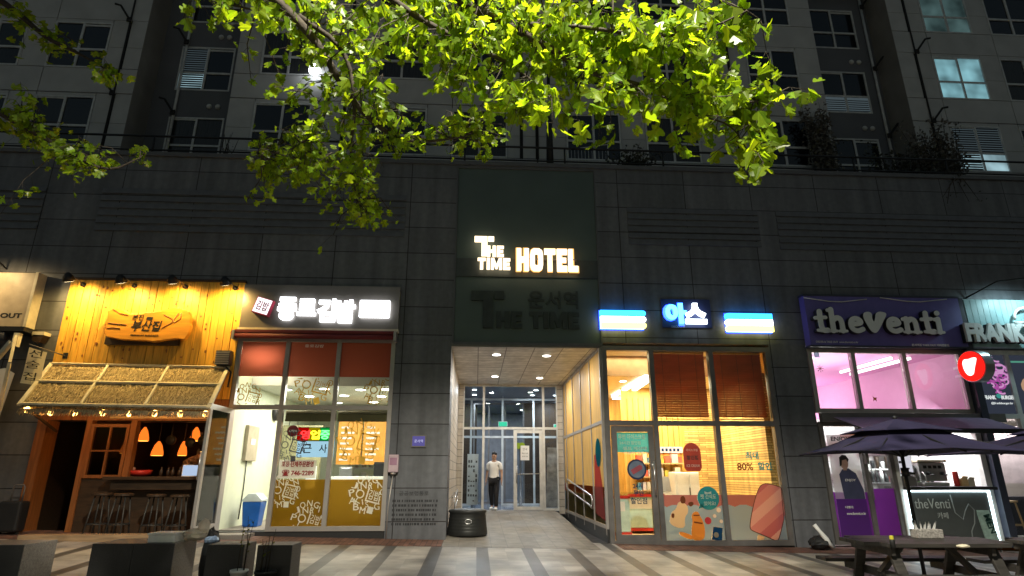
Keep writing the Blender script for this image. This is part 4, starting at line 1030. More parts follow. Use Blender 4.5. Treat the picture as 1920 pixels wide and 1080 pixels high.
# ================================================================== hotel signs
t = thing('hotel_sign', 'glowing warm white letters THE TIME HOTEL on the green panel', 'sign', (1.0, -.1, 6.1))
M['signwarm'] = emit('warm channel letter', (1,.80,.52), 2.6); M['signhot'] = emit('sign halo glow', (1,.50,.14), 1.6)
ysg = -.12
def pr(px, py, y=ysg): return W(px, py, y)
def letters(s_, pxc, pyc, wpx, hpx, bold, m, parent, y=ysg, ext=.02, name='letters'):
    x, z = W(pxc, pyc, y); x0 = W(pxc-wpx/2, pyc, y)[0]; x1 = W(pxc+wpx/2, pyc, y)[0]; za = W(pxc, pyc-hpx/2, y)[1]; zb = W(pxc, pyc+hpx/2, y)[1]
    mb = text(s_, x, z, y, w=x1-x0, h=za-zb, bold=bold, ext=ext); return obj(name, mb, m, parent)
def block_word(word, pxc, pyc, wpx, hpx, m, parent, y=-.12, th=.05, name='letter', grow=0):
    # heavy block capitals, one mesh per letter
    k = .30 + grow*.4; h = 1.0; v = .24 + grow*.25
    G_ = {'H': (.82, [[(0,0),(k,0),(k,.5-v/2),(.82-k,.5-v/2),(.82-k,0),(.82,0),(.82,1),(.82-k,1),(.82-k,.5+v/2),(k,.5+v/2),(k,1),(0,1)]]),
          'E': (.68, [[(0,0),(.68,0),(.68,v),(k,v),(k,.5-v*.42),(.62,.5-v*.42),(.62,.5+v*.42),(k,.5+v*.42),(k,1-v),(.68,1-v),(.68,1),(0,1)]]),
          'T': (.76, [[(.38-k/2,0),(.38+k/2,0),(.38+k/2,1-v),(.76,1-v),(.76,1),(0,1),(0,1-v),(.38-k/2,1-v)]]),
          'I': (k, [[(0,0),(k,0),(k,1),(0,1)]]), 'L': (.66, [[(0,0),(.66,0),(.66,v),(k,v),(k,1),(0,1)]]),
          'M': (1.05, [[(0,0),(k*.9,0),(k*.9,.52),(.525-.10,.06),(.525+.10,.06),(1.05-k*.9,.52),(1.05-k*.9,0),(1.05,0),(1.05,1),(1.05-k,1),(.525,.45),(k,1),(0,1)]]),
          'O': (.86, [[(.43,0),(.62,0),(.80,.08),(.86,.26),(.86,.74),(.80,.92),(.62,1),(.43,1),(.43,1-v),(.52,1-v),(.86-k,.70),(.86-k,.30),(.52,v),(.43,v)], [(.43,v),(.34,v),(k,.30),(k,.70),(.34,1-v),(.43,1-v),(.43,1),(.24,1),(.06,.92),(0,.74),(0,.26),(.06,.08),(.24,0),(.43,0)]]), ' ': (.28, [])}
    tot = sum(G_[c][0] for c in word) + .10*(len(word)-1)
    x0 = W(pxc-wpx/2, pyc, y)[0]; x1 = W(pxc+wpx/2, pyc, y)[0]; zt = W(pxc, pyc-hpx/2, y)[1]; zb = W(pxc, pyc+hpx/2, y)[1]
    sx = (x1-x0)/tot; sz = zt-zb; x = x0
    for c in word:
        if c != ' ':
            mb = MB()
            for pl in G_[c][1]: mb.prism([(x+a*sx, zb+b*sz) for a, b in pl], y-th, y)
            obj(name, mb, m, parent)
        x += (G_[c][0]+.10)*sx
def big_t(x0, z1, wd, ht, m, parent, y, th):
    mb = MB(); s_ = wd*.30
    mb.prism([(x0, z1), (x0, z1-s_), (x0+wd*.36, z1-s_), (x0+wd*.36, z1-ht), (x0+wd*.66, z1-ht), (x0+wd*.66, z1)], y-th, y)
    mb.box(x0+wd*.70, x0+wd, y-th, y, z1-s_*.85, z1); return obj('letter', mb, m, parent)
x0, z1 = pr(890, 444); x1, z0 = pr(926, 481); big_t(x0, z1, x1-x0, z1-z0, M['signwarm'], t, ysg, .05)
block_word("HE", 929, 472, 31, 20, M['signwarm'], t)
block_word("TIME", 926, 495.5, 61, 21, M['signwarm'], t)
for s_, a, b, c_, d_ in (("HOTEL", 1026, 488.5, 118, 45),): block_word(s_, a, b, c_, d_, M['signhot'], t, ysg+.05, .02, 'halo_back', .12)  # larger orange copy added behind, painting the glow fringe of the letters
block_word("HOTEL", 1026, 488.5, 114, 41, M['signwarm'], t, th=.06)
mb = MB(); x0, z0 = pr(896, 505, -.05); x1, z1 = pr(955, 462, -.05)
mb.box(x0+.02, x1-.02, -.10, -.006, (z0+z1)/2-.012, (z0+z1)/2+.012); x0, z0 = pr(972, 505, -.05); x1, z1 = pr(1080, 470, -.05); mb.box(x0, x1, -.10, -.006, (z0+z1)/2-.012, (z0+z1)/2+.012); obj('mount_rail', mb, M['dkalu'], t)
t = thing('dark_hotel_sign', 'unlit dark letters THE TIME and 운서역 low on the green panel', 'sign', (1.0, .0, 4.8))
M['darkletter'] = mat('dark letter', (.058,.072,.070), .9, spec=.05)  # the letters' own dark colour
x0, z1 = pr(884, 545, -.02); x1, z0 = pr(945, 615, -.02); big_t(x0, z1, x1-x0, z1-z0, M['darkletter'], t, .026, .06)
block_word("HE TIME", 1008, 601, 155, 31, M['darkletter'], t, .026, .05)
letters("운서역", 1037, 562, 94, 33, .015, M['darkletter'], t, y=.0, ext=.012)

# tub, handrails in the porch, notices in the lobby
p = at(876, 1004, 0.72); zc = rz(p.x, 0.72)-.0
t = thing('black_tub', 'round black ribbed tub with an oval badge at the hotel porch', 'tub', (p.x, 0.72, zc))
mb = MB(); mb.sm = True; prof = [(.40, zc), (.415, zc+.03)]
for i in range(6): z = zc+.05+i*.06; prof += [(.412-.007*i, z), (.414-.007*i, z+.02), (.407-.007*i, z+.055)]
prof += [(.375, zc+.43), (.395, zc+.45), (.385, zc+.49), (.30, zc+.505), (.1, zc+.50)]
mb.lathe(p.x, 0.72, prof, 36); obj('body', mb, M['rubber'], t)
mb = MB(); mb.sm = True; mb.tube([(p.x+.02+.065*math.cos(k*.393), 0.72-.405-.0*k, zc+.28+.042*math.sin(k*.393)) for k in range(17)], .012, 6); obj('badge', mb, M['steel'], t)
def handrail(x, lb, y0, y1, z0, z1, mz):
    t = thing('handrail', lb, 'handrail', (x, y0, z0), 'handrails of the hotel porch')
    mb = MB(); mb.sm = True
    mb.tube([(x, y0, z0-.25), (x, y0-.08, z0-.1), (x, y0, z0), (x, (y0+y1)/2, (z0+z1)/2), (x, y1, z1), (x, y1+.08, z1-.12), (x, y1, z1-.25), (x, y0+.1, z0-.22), (x, y0, z0-.25)], .02, 8); obj('rail', mb, M['steel'], t)
    for y in (y0+.3, y1-.3):
        mb = MB(); mb.sm = True; k = (y-y0)/(y1-y0); zz = z0+(z1-z0)*k; mb.tube([(x, y, zz), (x+mz, y, zz-.05)], .012, 6); obj('wall_bracket', mb, M['steel'], t)
handrail(-.47, 'steel handrail on the pale stone wall of the porch', 1.9, 3.6, 1.0, 1.12, -.09)
handrail(2.5, 'steel handrail along the shop glass of the porch', 1.0, 4.6, 1.06, 1.38, .08)
x, z = W(886, 900, 6.6)
t = thing('notice_stand', 'tall white notice stand with small pictures behind the hotel glass', 'notice stand', (x, 6.6, .49))
mb = MB(); mb.box(x-.17, x+.17, 6.6, 6.63, .62, 2.1); obj('board', mb, M['paper'], t)
mb = MB(); mb.box(x-.2, x+.2, 6.5, 6.75, .49, .52); mb.box(x-.02, x+.02, 6.632, 6.66, .52, 1.2); obj('base', mb, M['black'], t)
mb = MB(); rnd.seed(2)
for r_ in range(9):
    for c_ in range(4):
        if rnd.random() < .75: mb.box(x-.14+c_*.075, x-.14+c_*.075+.05, 6.594, 6.599, .72+r_*.14, .72+r_*.14+rnd.uniform(.03,.09))
obj('print', mb, M['dkalu'], t)['kind'] = 'stuff'
x, z = W(1035, 900, 6.5)
t = thing('banner_stand', 'pale roll-up banner leaning inside the hotel glass near the shop side', 'banner', (x, 6.5, .49))
mb = MB(); mb.add([(x-.2,6.5,.55),(x+.18,6.5,.55),(x+.26,6.7,2.3),(x-.1,6.7,2.3),(x-.2,6.53,.55),(x+.18,6.53,.55),(x+.26,6.73,2.3),(x-.1,6.73,2.3)], [(0,1,2,3),(7,6,5,4),(0,4,5,1),(1,5,6,2),(2,6,7,3),(3,7,4,0)]); obj('banner', mb, mat('pale banner', (.55,.5,.48), .7, var=.4, scale=5), t)
mb = MB(); mb.box(x-.24, x+.24, 6.42, 6.62, .49, .54); obj('base', mb, M['steel'], t)
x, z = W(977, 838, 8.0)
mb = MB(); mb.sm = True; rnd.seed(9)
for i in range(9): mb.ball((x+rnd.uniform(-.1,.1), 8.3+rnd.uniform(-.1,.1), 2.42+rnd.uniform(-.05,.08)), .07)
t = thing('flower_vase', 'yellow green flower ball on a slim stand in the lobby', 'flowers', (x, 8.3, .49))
obj('flowers', mb, emit('yellow flower', (.5,.6,.05), .6), t); mb = MB(); mb.sm = True; mb.lathe(x, 8.3, [(.16,.49),(.05,.53),(.04,2.2),(.1,2.36)], 12); obj('stand', mb, M['dkalu'], t)  # flowers given a glow of their own, no lamp in them
x, z = W(967, 800, 9.5)
for px, py, lb in ((943, 795, 'green exit light over the lobby doorway'), (1047, 800, 'green exit light near the banner in the lobby')):
    x, z = W(px, py, 8.5)
    t = thing('exit_light', lb, 'exit light', (x, 8.5, z)); mb = MB(); mb.box(x-.14, x+.14, 8.5, 8.55, z-.07, z+.07); obj('panel', mb, emit('exit green', (.05,.55,.3), 1.5), t); mb = MB(); mb.box(x-.16, x+.16, 8.552, 8.6, z-.09, z+.09); mb.tube([(x,8.57,z+.09),(x,8.57,4.13)], .01, 5); obj('casing', mb, M['white'], t)

# ================================================================== ice cream shop
IX = [2.70, 3.72, 5.03, 6.30]; IZ = [.20, 2.52, 4.10]
M['dkframe'] = mat('grey shop frame', (.17,.16,.155), .4, .3)
fr = frame('shop_window', pod, IX, IZ, -.04, .10, .10, .10, M['dkframe'])
for i in range(3):
    pane(fr, IX[i]+.05, IX[i+1]-.05, IZ[1]+.05, IZ[2]-.05, .03, M['glass'])
    if i: pane(fr, IX[i]+.05, IX[i+1]-.05, IZ[0]+.05, IZ[1]-.05, .03, M['glass'])
mb = MB(); mb.box(2.64, 6.36, .0, .2, .05, .15); obj('plinth', mb, M['granitedark'], pod)
# door leaf
dr = frame('door', pod, [2.83, 3.60], [.30, 2.40], -.03, .05, .11, .12, M['dkframe'])
pane(dr, 2.885, 3.545, .36, 2.34, .0, M['glass'])
mb = MB(); mb.sm = True; mb.tube([(3.6,-.1,1.1),(3.6,-.1,1.75)], .018); mb.box(3.575,3.625,-.05,-.031,1.62,1.72); obj('handle', mb, M['steel'], dr)
def printed(name, parent, mb, m): return obj(name, mb, M[m] if isinstance(m, str) else m, parent)
def pr_box(px0, py0, px1, py1, y):
    a = W(px0, py1, y); b = W(px1, py0, y); return a[0], b[0], a[1], b[1]
yd = -.012
x0, x1, z0, z1 = 2.885, 3.545, W(1190, 848, yd)[1], 2.33
mb = MB(); mb.box(x0, x1, yd, yd+.004, z0, z1); printed('poster', dr, mb, film('sky teal poster', (.10,.50,.62), .05, .75))
mb = text("무인 아이스크림", (x0+x1)/2-.02, z1-.09, yd-.003, w=.56, h=.1, bold=.03); mb.join(text("24시간 할인점", x0+.27, z1-.21, yd-.003, w=.44, h=.07, bold=.02)); mb.join(text("셀프 계산대", x0+.36, z1-.32, yd-.003, w=.5, h=.07, bold=.03)); mb.join(text("이용해 주세요", x0+.38, z1-.41, yd-.003, w=.5, h=.06, bold=.03)); printed('poster_text', dr, mb, 'whitefilm')
x, z = W(1194, 880, yd)
mb = MB(); mb.disc(x, yd, z, .20, yd+.004, r2=.2); printed('round_sticker', dr, mb, mat('navy sticker', (.02,.03,.07), .4))
mb = MB(); mb.disc(x, yd-.004, z, .165, yd-.001); printed('sticker_face', dr, mb, mat('grey blue sticker', (.13,.16,.22), .4))
mb = MB(); c, s = math.cos(.5), math.sin(.5)
for k, m in ((0, 'pinkfilm'),):
    mb.prism([(x+a*c-b*s, z+a*s+b*c) for a, b in ((-.12,-.05),(.1,-.05),(.13,0),(.1,.05),(-.12,.05))], yd-.008, yd-.005)
printed('sticker_bar', dr, mb, mat('sticker rose', (.3,.06,.08), .5))
mb = MB()
for s_, px, py, h in (("24시", 1196, 911, .11), ("무인", 1197, 924, .11), ("할인점", 1198, 939, .12)):
    a, b = W(px, py, yd); mb.join(text(s_, a, b, yd, h=h, bold=.02, ext=.002))
printed('door_text', dr, mb, M['navyfilm'])
yg = .012
def poly(pts, m, name, y=yg, th=.003, smooth=2):
    q = [W(a, b, y) for a, b in pts]
    for _ in range(smooth):
        n = []
        for k in range(len(q)):
            a, b = q[k], q[(k+1) % len(q)]; n += [(a[0]*.75+b[0]*.25, a[1]*.75+b[1]*.25), (a[0]*.25+b[0]*.75, a[1]*.25+b[1]*.75)]
        q = n
    ar = sum(q[k][0]*q[(k+1) % len(q)][1]-q[(k+1) % len(q)][0]*q[k][1] for k in range(len(q)))
    if ar < 0: q = q[::-1]
    if y >= .012: OVER.append(q)
    mb = MB(); mb.prism(q, y-th, y); return printed(name, fr, mb, m)
OVER = []
def zp(pts): return [(1100 + a/4, 770 + b/4) for a, b in pts]
# ice lolly print
lolly = zp([(1300,560),(1345,545),(1420,560),(1480,590),(1500,620),(1495,720),(1470,860),(1440,970),(1425,980),(1330,935),(1240,900),(1222,880),(1235,780),(1265,650)])
q_ = [W(a, b, .012) for a, b in lolly]
for _ in range(2): q_ = [p for k in range(len(q_)) for p in ((q_[k][0]*.75+q_[(k+1) % len(q_)][0]*.25, q_[k][1]*.75+q_[(k+1) % len(q_)][1]*.25), (q_[k][0]*.25+q_[(k+1) % len(q_)][0]*.75, q_[k][1]*.25+q_[(k+1) % len(q_)][1]*.75))]
OVER.append(q_); bands = [MB(), MB(), MB()]; xa, xb, za, zb = min(p[0] for p in q_), max(p[0] for p in q_), min(p[1] for p in q_), max(p[1] for p in q_)
def inside_(x, z, q):
    r_ = False
    for k in range(len(q)):
        a, b = q[k], q[k-1]
        if (a[1] > z) != (b[1] > z) and x < (b[0]-a[0])*(z-a[1])/(b[1]-a[1]) + a[0]: r_ = not r_
    return r_
for kx in range(int((xb-xa)/.011)+1):
    for kz in range(int((zb-za)/.011)+1):
        x0, z0 = xa+kx*.011, za+kz*.011
        if x0 < IX[3]-.06 and inside_(x0+.0055, z0+.0055, q_):
            u = ((z0-za)*.85 - (x0-xa)*.62 + .6) / .20; k = [0, 1, 2, 0, 1, 0, 2][int(u) % 7]
            bands[k].add([(x0,.012,z0),(x0+.011,.012,z0),(x0+.011,.012,z0+.011),(x0,.012,z0+.011)], [(0,1,2,3)])
M['rose4'] = film('pale rose print', (.76,.48,.54), .1, .7)
for mb_, m_ in zip(bands, (film('salmon rose print', (.66,.30,.36), .1, .7), M['rose4'], film('deep rose print', (.56,.19,.27), .1, .7))): printed('lolly_band', fr, mb_, m_)
mb = MB(); mb.sm = True; mb.tube([(p[0], .0125, p[1]) for p in q_ + q_[:1] if p[0] < IX[3]-.05], .008, 5); printed('lolly_outline', fr, mb, 'brownprint_solid')
M['rose2'] = film('dark rose print', (.45,.06,.10), .1, .7); M['rose3'] = film('light rose print', (.82,.46,.42), .1, .7)
poly(zp([(1285,930),(1335,945),(1325,995),(1280,995)]), 'creamfilm', 'lolly_stick', .012, smooth=0)
# dog and cat prints
poly(zp([(690,680),(730,690),(760,720),(760,770),(740,790),(735,830),(740,870),(700,885),(640,860),(620,830),(635,760),(670,740)]), 'creamfilm', 'dog_print', .012)
poly(zp([(705,640),(735,640),(745,690),(715,700),(700,680)]), 'brownprint', 'dog_ear', .008)
poly(zp([(755,690),(795,680),(805,705),(775,725)]), 'brownprint', 'dog_ear', .008)
poly(zp([(635,770),(660,770),(655,810),(635,800)]), 'brownprint', 'dog_patch', .008)
poly(zp([(800,760),(835,755),(850,790),(875,830),(888,900),(885,960),(850,975),(790,970),(785,900),(795,830),(785,790)]), 'orangefilm', 'cat_print', .012)
poly(zp([(690,905),(740,915),(790,935),(800,965),(770,965),(700,935)]), 'orangefilm', 'cat_tail', .012)
poly(zp([(800,780),(850,780),(845,790),(800,790)]), 'brownprint', 'cat_stripe', .008, smooth=0); poly(zp([(805,830),(870,840),(868,852),(805,842)]), 'brownprint', 'cat_stripe', .008, smooth=0)
for a, b, r_, m in ((910,825,24,'rose2'), (960,790,12,'whitefilm'), (990,745,16,'whitefilm'), (1010,830,12,'whitefilm')):
    x, z = W(1100+a/4, 770+b/4, .012); OVER.append([(x+r_/4/88*math.cos(k*.5236), z+r_/4/88*math.sin(k*.5236)) for k in range(12)]); mb = MB(); mb.disc(x, .009, z, r_/4/88, .012); printed('ball_print', fr, mb, m)
poly(zp([(950,870),(1020,880),(1015,980),(938,965)]), 'navyfilm', 'bag_print', .012, smooth=0); x, z = W(1343, 1003, .008); mb = MB(); mb.disc(x, .006, z, .05, .008); printed('bag_badge', fr, mb, 'creamfilm')
x, z = W(1328, 934, .012); OVER.append([(x+.225*math.cos(k*.2618), z+.225*math.sin(k*.2618)) for k in range(24)]); mb = MB(); mb.disc(x, .009, z, .225, .012); printed('speech_bubble', fr, mb, 'bluefilm'); poly(zp([(850,700),(885,720),(835,738)]), 'bluefilm', 'bubble_tail', .012, smooth=0)
mb = text("펫 간식도", x, z+.03, .006, w=.32, h=.09, bold=.02, ext=.001); mb.join(text("있어요!", x+.02, z-.10, .006, w=.24, h=.08, bold=.02, ext=.001)); mb.prism([(x-.07,z+.13),(x,z+.105),(x+.07,z+.13),(x+.07,z+.08),(x,z+.105-.02),(x-.07,z+.08)], .005, .007); printed('bubble_text', fr, mb, 'whitefilm')
x, z = W(1298, 858, .012)
mb = MB(); mb.prism([(x-.185,z-.2),(x-.14,z-.27),(x+.14,z-.27),(x+.185,z-.2)] + [(x+.185*math.cos(a), z+.10+.2*math.sin(a)) for a in [math.pi*k/10 for k in range(11)]], .009, .012); printed('lolly_badge', fr, mb, film('brick badge', (.32,.06,.05), .05, .3))
mb = text("할인점", x, z, .006, w=.24, h=.09, bold=.03, ext=.001); printed('badge_text', fr, mb, mat('dark badge text', (.06,.03,.03), .6)); mb = text("ICE CREAM", x, z-.16, .006, w=.27, h=.05, bold=.02, ext=.001); mb.join(text("아이스크림", x, z+.15, .006, w=.24, h=.05, bold=.02, ext=.001)); printed('badge_small_text', fr, mb, 'whitefilm')
a = W(1410, 854, .012); mb = text("최대", a[0], a[1], .012, h=.15, bold=.03, ext=.0015); b_ = W(1434, 874, .012); mb.join(text("할인", b_[0], b_[1], .012, h=.16, bold=.03, ext=.0015)); printed('discount_text', fr, mb, 'bluefilm')
b_ = W(1397, 875, .012); mb = text("80%", b_[0], b_[1], .012, h=.15, bold=.02, ext=.0015); printed('discount_number', fr, mb, 'brownprint')
# pale print with a scalloped rose band, left open where the pictures sit
def inside(x, z, q):
    r_ = False
    for k in range(len(q)):
        a, b = q[k], q[k-1]
        if (a[1] > z) != (b[1] > z) and x < (b[0]-a[0])*(z-a[1])/(b[1]-a[1]) + a[0]: r_ = not r_
    return r_
for i in (1, 2):
    X0, X1 = IX[i]+.052, IX[i+1]-.052; Z0 = IZ[0]+.052; zt = W(1300, 928, .025)[1]; pm_, dm_ = MB(), MB(); c_ = .0125
    nx, nz = int((X1-X0)/c_), int((zt-Z0)/c_); ov = [(min(p[0] for p in q), max(p[0] for p in q), min(p[1] for p in q), max(p[1] for p in q), q) for q in OVER]
    for kz in range(nz):
        for kx in range(nx):
            x0, z0 = X0+(X1-X0)*kx/nx, Z0+(zt-Z0)*kz/nz; x1, z1 = X0+(X1-X0)*(kx+1)/nx, Z0+(zt-Z0)*(kz+1)/nz; xc, zc = (x0+x1)/2, (z0+z1)/2
            if any(a <= xc <= b and c <= zc <= d and inside(xc, zc, q) for a, b, c, d, q in ov): continue
            edge = zt - .20 + .045*abs(math.sin(xc*9)) - .03
            (pm_ if zc < edge else dm_).add([(x0,.020,z0),(x1,.020,z0),(x1,.020,z1),(x0,.020,z1)], [(0,1,2,3)])
    printed('pale_print', fr, pm_, 'palefilm'); printed('mauve_band', fr, dm_, 'duskfilm')
# shop interior
M['ivoryceil'] = mat('ivory ceiling', (.75,.68,.48), .6, var=.04)
room('shop', 2.70, 6.34, .2, 5.6, .2, 4.12, M['icewood'], M['ivoryceil'], M['woodlight'])
mb = MB(); mb.box(2.74, 6.3, 5.35, 5.58, .2, 3.65); obj('shop_back_boards', mb, M['icewood'], pod)
mb = MB(); mb.box(6.2, 6.335, .3, 5.3, .2, 3.65); mb.box(5.3, 6.19, 3.0, 3.1, .2, 3.65); obj('shop_stone_wall', mb, M['stackstone'], pod)
mb = MB()
x = 3.9
while x < 5.25: mb.box(x, x+.13, 2.96, 2.995, .2, 3.4); x += .145
obj('shop_board_wall', mb, M['icewood'], pod)
mb = MB(); mb.box(3.75, 5.3, 3.0, 3.1, .2, 3.65); obj('shop_partition', mb, M['icewood'], pod)
lamp('AREA', (4.7, 1.9, 3.62), 300, (1,.85,.54), 2.4, sizey=1.4, name='shop_ceiling_glow'); lamp('AREA', (4.0, .75, 4.08), 22, (1,.83,.5), 2.4, sizey=.3, name='shop_ceiling_glow')
lamp('AREA', (3.3, 3.8, 3.62), 120, (1,.86,.56), 1.0, sizey=1.6, name='shop_ceiling_glow')
M['ledbar'] = emit('led bar', (1,.97,.85), 5)
t = thing('ceiling_led_bars', 'bright zigzag of LED bars on the ice cream shop ceiling', 'ceiling light', (3.3, 1.5, 4.1))
for (ax_, ay_), (bx_, by_) in (((1150,743),(1213,705)), ((1172,743),(1222,708)), ((1149,747),(1227,748))):
    p0, p1 = G(ax_, ay_, 3.62), G(bx_, by_, 3.62); mb = MB(); mb.bar(p0, p1, .12, .05); obj('led_bar', mb, M['ledbar'], t)
mb = MB(); mb.box(2.701, 6.339, 1.0, 5.59, 3.66, 3.72); obj('shop_dropped_ceiling', mb, M['ivoryceil'], pod)
mb = MB(); mb.box(2.701, 6.339, .97, .998, 3.655, 4.11); obj('shop_bulkhead', mb, mat('peach bulkhead', (.62,.42,.24), .6), pod)
for i, (x, y) in enumerate([(2.95,1.3),(3.0,2.1),(3.5,1.7),(3.5,4.6),(3.1,4.8)]):
    downlight(x, y, 3.66, 3, 'small downlight beside the LED bars in the ice cream shop', 'downlights in the ice cream shop', (1,.85,.55), .08, light=False)
x, z = W(1176, 697, 2.5); t = thing('air_vent', 'dark square vent on the ice cream shop ceiling wall', 'vent', (x, 2.5, z)); mb = MB(); mb.box(x-.16, x+.16, 2.5, 2.56, z-.16, z+.16); obj('frame', mb, M['dkalu'], t); mb = MB(); [mb.box(x-.14, x+.14, 2.485, 2.498, z-.13+k*.05, z-.13+k*.05+.02) for k in range(6)]; mb.tube([(x,2.53,z+.15),(x,2.53,3.66)], .02, 6); obj('slat', mb, M['black'], t)
# orange venetian blinds
M['vblind'] = mat('orange brown slat', (.29,.062,.014), .5, var=.2, scale=2, stretch=(.6,3,3))
for i, lb in ((1, 'orange brown venetian blind above the dog print'), (2, 'orange brown venetian blind above the ice lolly print')):
    X0, X1 = IX[i]+.08, IX[i+1]-.09; z0, z1 = IZ[1]+.14, IZ[2]-.08
    t = thing('venetian_blind', lb, 'blind', (X0, .16, z1), 'venetian blinds of the ice cream shop')
    nn = 27
    for k in range(nn):
        z = z0 + (z1-z0)*(k+.5)/nn
        mb = MB(); y0, y1 = .135, .175; mb.add([(X0,y0,z+.0175),(X1,y0,z+.0175),(X1,y1,z-.0235),(X0,y1,z-.0235),(X0,y0,z+.0205),(X1,y0,z+.0205),(X1,y1,z-.0205),(X0,y1,z-.0205)], [(0,3,2,1),(4,5,6,7),(0,1,5,4),(1,2,6,5),(2,3,7,6),(3,0,4,7)])
        obj('slat', mb, M['vblind'], t)
    mb = MB(); mb.box(X0, X1, .13, .18, z1+.0, z1+.04); mb.box(X0, X1, .14, .17, z0-.05, z0-.03); obj('head_rail', mb, M['orangeboard'], t)
    for x in (X0+.2, (X0+X1)/2, X1-.2):
        mb = MB(); mb.tube([(x,.125,z0-.03),(x,.125,z1)], .004, 5); obj('cord', mb, M['wooddark'], t)
# freezers
def freezer(x, y, wd, lb):
    t = thing('chest_freezer', lb, 'freezer', (x, y, .2), 'chest freezers in the ice cream shop')
    mb = MB(); mb.box(x, x+wd, y, y+.7, .32, 1.0); obj('body', mb, mat('pale teal cabinet', (.45,.62,.60), .4), t, bev=.02)
    mb = MB(); mb.box(x-.01, x+wd+.01, y-.012, y+.71, .26, .32); mb.box(x-.01, x+wd+.01, y-.012, y+.71, 1.0, 1.06); obj('red_trim', mb, M['red'], t)
    mb = MB(); mb.box(x+.03, x+wd-.03, y+.02, y+.68, 1.061, 1.09); obj('lid', mb, M['glass'], t)
    mb = MB(); mb.box(x+.06, x+wd*.8, y-.008, y-.001, .74, .94); obj('label', mb, M['paper'], t)
    for q in (.06, wd-.06):
        mb = MB(); mb.tube([(x+q,y+.08,.2),(x+q,y+.08,.26)], .03, 8); obj('foot', mb, M['red'], t)
freezer(2.78, 1.0, .55, 'pale teal chest freezer with red trim behind the shop door'); freezer(3.5, 2.0, .9, 'pale teal chest freezer with red trim further inside the shop')
t = thing('wall_shelf', 'light wood shelf of boxes on the board wall of the ice cream shop', 'shelf', (4.5, 2.8, 1.4))
rnd.seed(21)
pk = [mat('pack %d' % i, c, .5) for i, c in enumerate([(.7,.65,.55),(.6,.12,.08),(.1,.25,.4),(.65,.5,.1),(.6,.55,.6)])]
for z in (1.10, 1.42, 1.74):
    mb = MB(); mb.box(3.95, 5.2, 2.70, 2.955, z, z+.03); obj('board', mb, M['woodlight'], t)
    x = 4.0
    while x < 5.1:
        wd = rnd.uniform(.06, .16); mb = MB(); mb.box(x, x+wd, 2.74, 2.9, z+.031, z+.031+rnd.uniform(.08,.22)); obj('pack', mb, rnd.choice(pk), t); x += wd + rnd.uniform(.01,.08)
t = thing('white_fridge', 'white upright fridge against the board wall of the ice cream shop', 'fridge', (5.0, 2.6, .2))
mb = MB(); mb.box(4.75, 5.35, 2.2, 2.69, .22, 1.55); obj('body', mb, M['white'], t, bev=.02)
mb = MB(); mb.box(4.80, 5.08, 2.185, 2.199, .6, 1.5); mb.box(5.11, 5.32, 2.185, 2.199, .3, 1.5); obj('door', mb, M['paper'], t)
mb = MB(); mb.box(5.085, 5.10, 2.15, 2.198, .9, 1.2); obj('handle', mb, M['dkalu'], t)
t = thing('payment_kiosk', 'white payment kiosk on the shop floor behind the badge print', 'kiosk', (4.3, 2.2, .2))
mb = MB(); mb.box(4.2, 4.6, 2.0, 2.4, .22, 1.1); obj('body', mb, M['white'], t, bev=.02)
mb = MB(); mb.add([(4.22,1.99,1.12),(4.58,1.99,1.12),(4.58,2.12,1.45),(4.22,2.12,1.45),(4.22,2.03,1.11),(4.58,2.03,1.11),(4.58,2.16,1.44),(4.22,2.16,1.44)], [(0,1,2,3),(7,6,5,4),(0,4,5,1),(2,6,7,3),(0,3,7,4),(1,5,6,2)]); obj('screen', mb, M['steel'], t)
t = thing('wall_banner', 'pale lilac banner strip high on the board wall of the shop', 'banner', (4.9, 2.9, 2.1))
mb = MB(); mb.box(4.35, 5.25, 2.93, 2.95, 2.02, 2.17); obj('cloth', mb, mat('lilac cloth', (.6,.5,.62), .8, var=.3, scale=14), t)
mb = MB(); [mb.box(4.4+k*.1, 4.4+k*.1+.06, 2.925, 2.929, 2.06, 2.13) for k in range(8)]; obj('print', mb, M['navyfilm'], t)
t = thing('snack_shelf', 'orange wood shelves with boxes seen through the shop door', 'shelf', (3.0, 5.0, .2))
for z in (.8, 1.2, 1.6, 2.0):
    mb = MB(); mb.box(2.76, 3.5, 4.7, 5.3, z, z+.03); obj('board', mb, M['woodlight'], t)
    x = 2.8
    while x < 3.4:
        wd = rnd.uniform(.08,.18); mb = MB(); mb.box(x, x+wd, 4.8, 5.1, z+.031, z+.031+rnd.uniform(.1,.28)); obj('pack', mb, rnd.choice(pk), t); x += wd + .03
mb = MB(); mb.box(2.74, 2.80, 4.6, 5.34, .2, 2.3); mb.box(3.5, 3.55, 4.6, 5.34, .2, 2.3); obj('side', mb, M['woodlight'], t)
# side glazing to the porch
mb = MB()
ys = [.06, 1.3, 2.6, 3.9, 5.2, 5.84]
for y in ys: mb.box(2.60, 2.66, y-.035, y+.035, .35, 4.13)
for i in range(len(ys)-1):
    for z in (.50, 2.55, 4.10): mb.box(2.603, 2.657, ys[i]+.035, ys[i+1]-.035, z-.035, z+.035)
sg = obj('side_window', mb, M['alu'], pod)
for i in range(len(ys)-1):
    for z0, z1 in ((.535, 2.515), (2.585, 4.065)):
        mb = MB(); mb.box(2.63, 2.638, ys[i]+.036, ys[i+1]-.036, z0, z1); obj('pane', mb, M['glass'], sg)
    mb = MB(); mb.box(2.620, 2.624, ys[i]+.037, ys[i+1]-.037, .54, 1.05); obj('pale_print', mb, M['palefilm'], sg)
    mb = MB(); mb.box(2.620, 2.624, ys[i]+.037, ys[i+1]-.037, 1.054, 1.25); obj('rose_band', mb, M['pinkfilm'], sg)
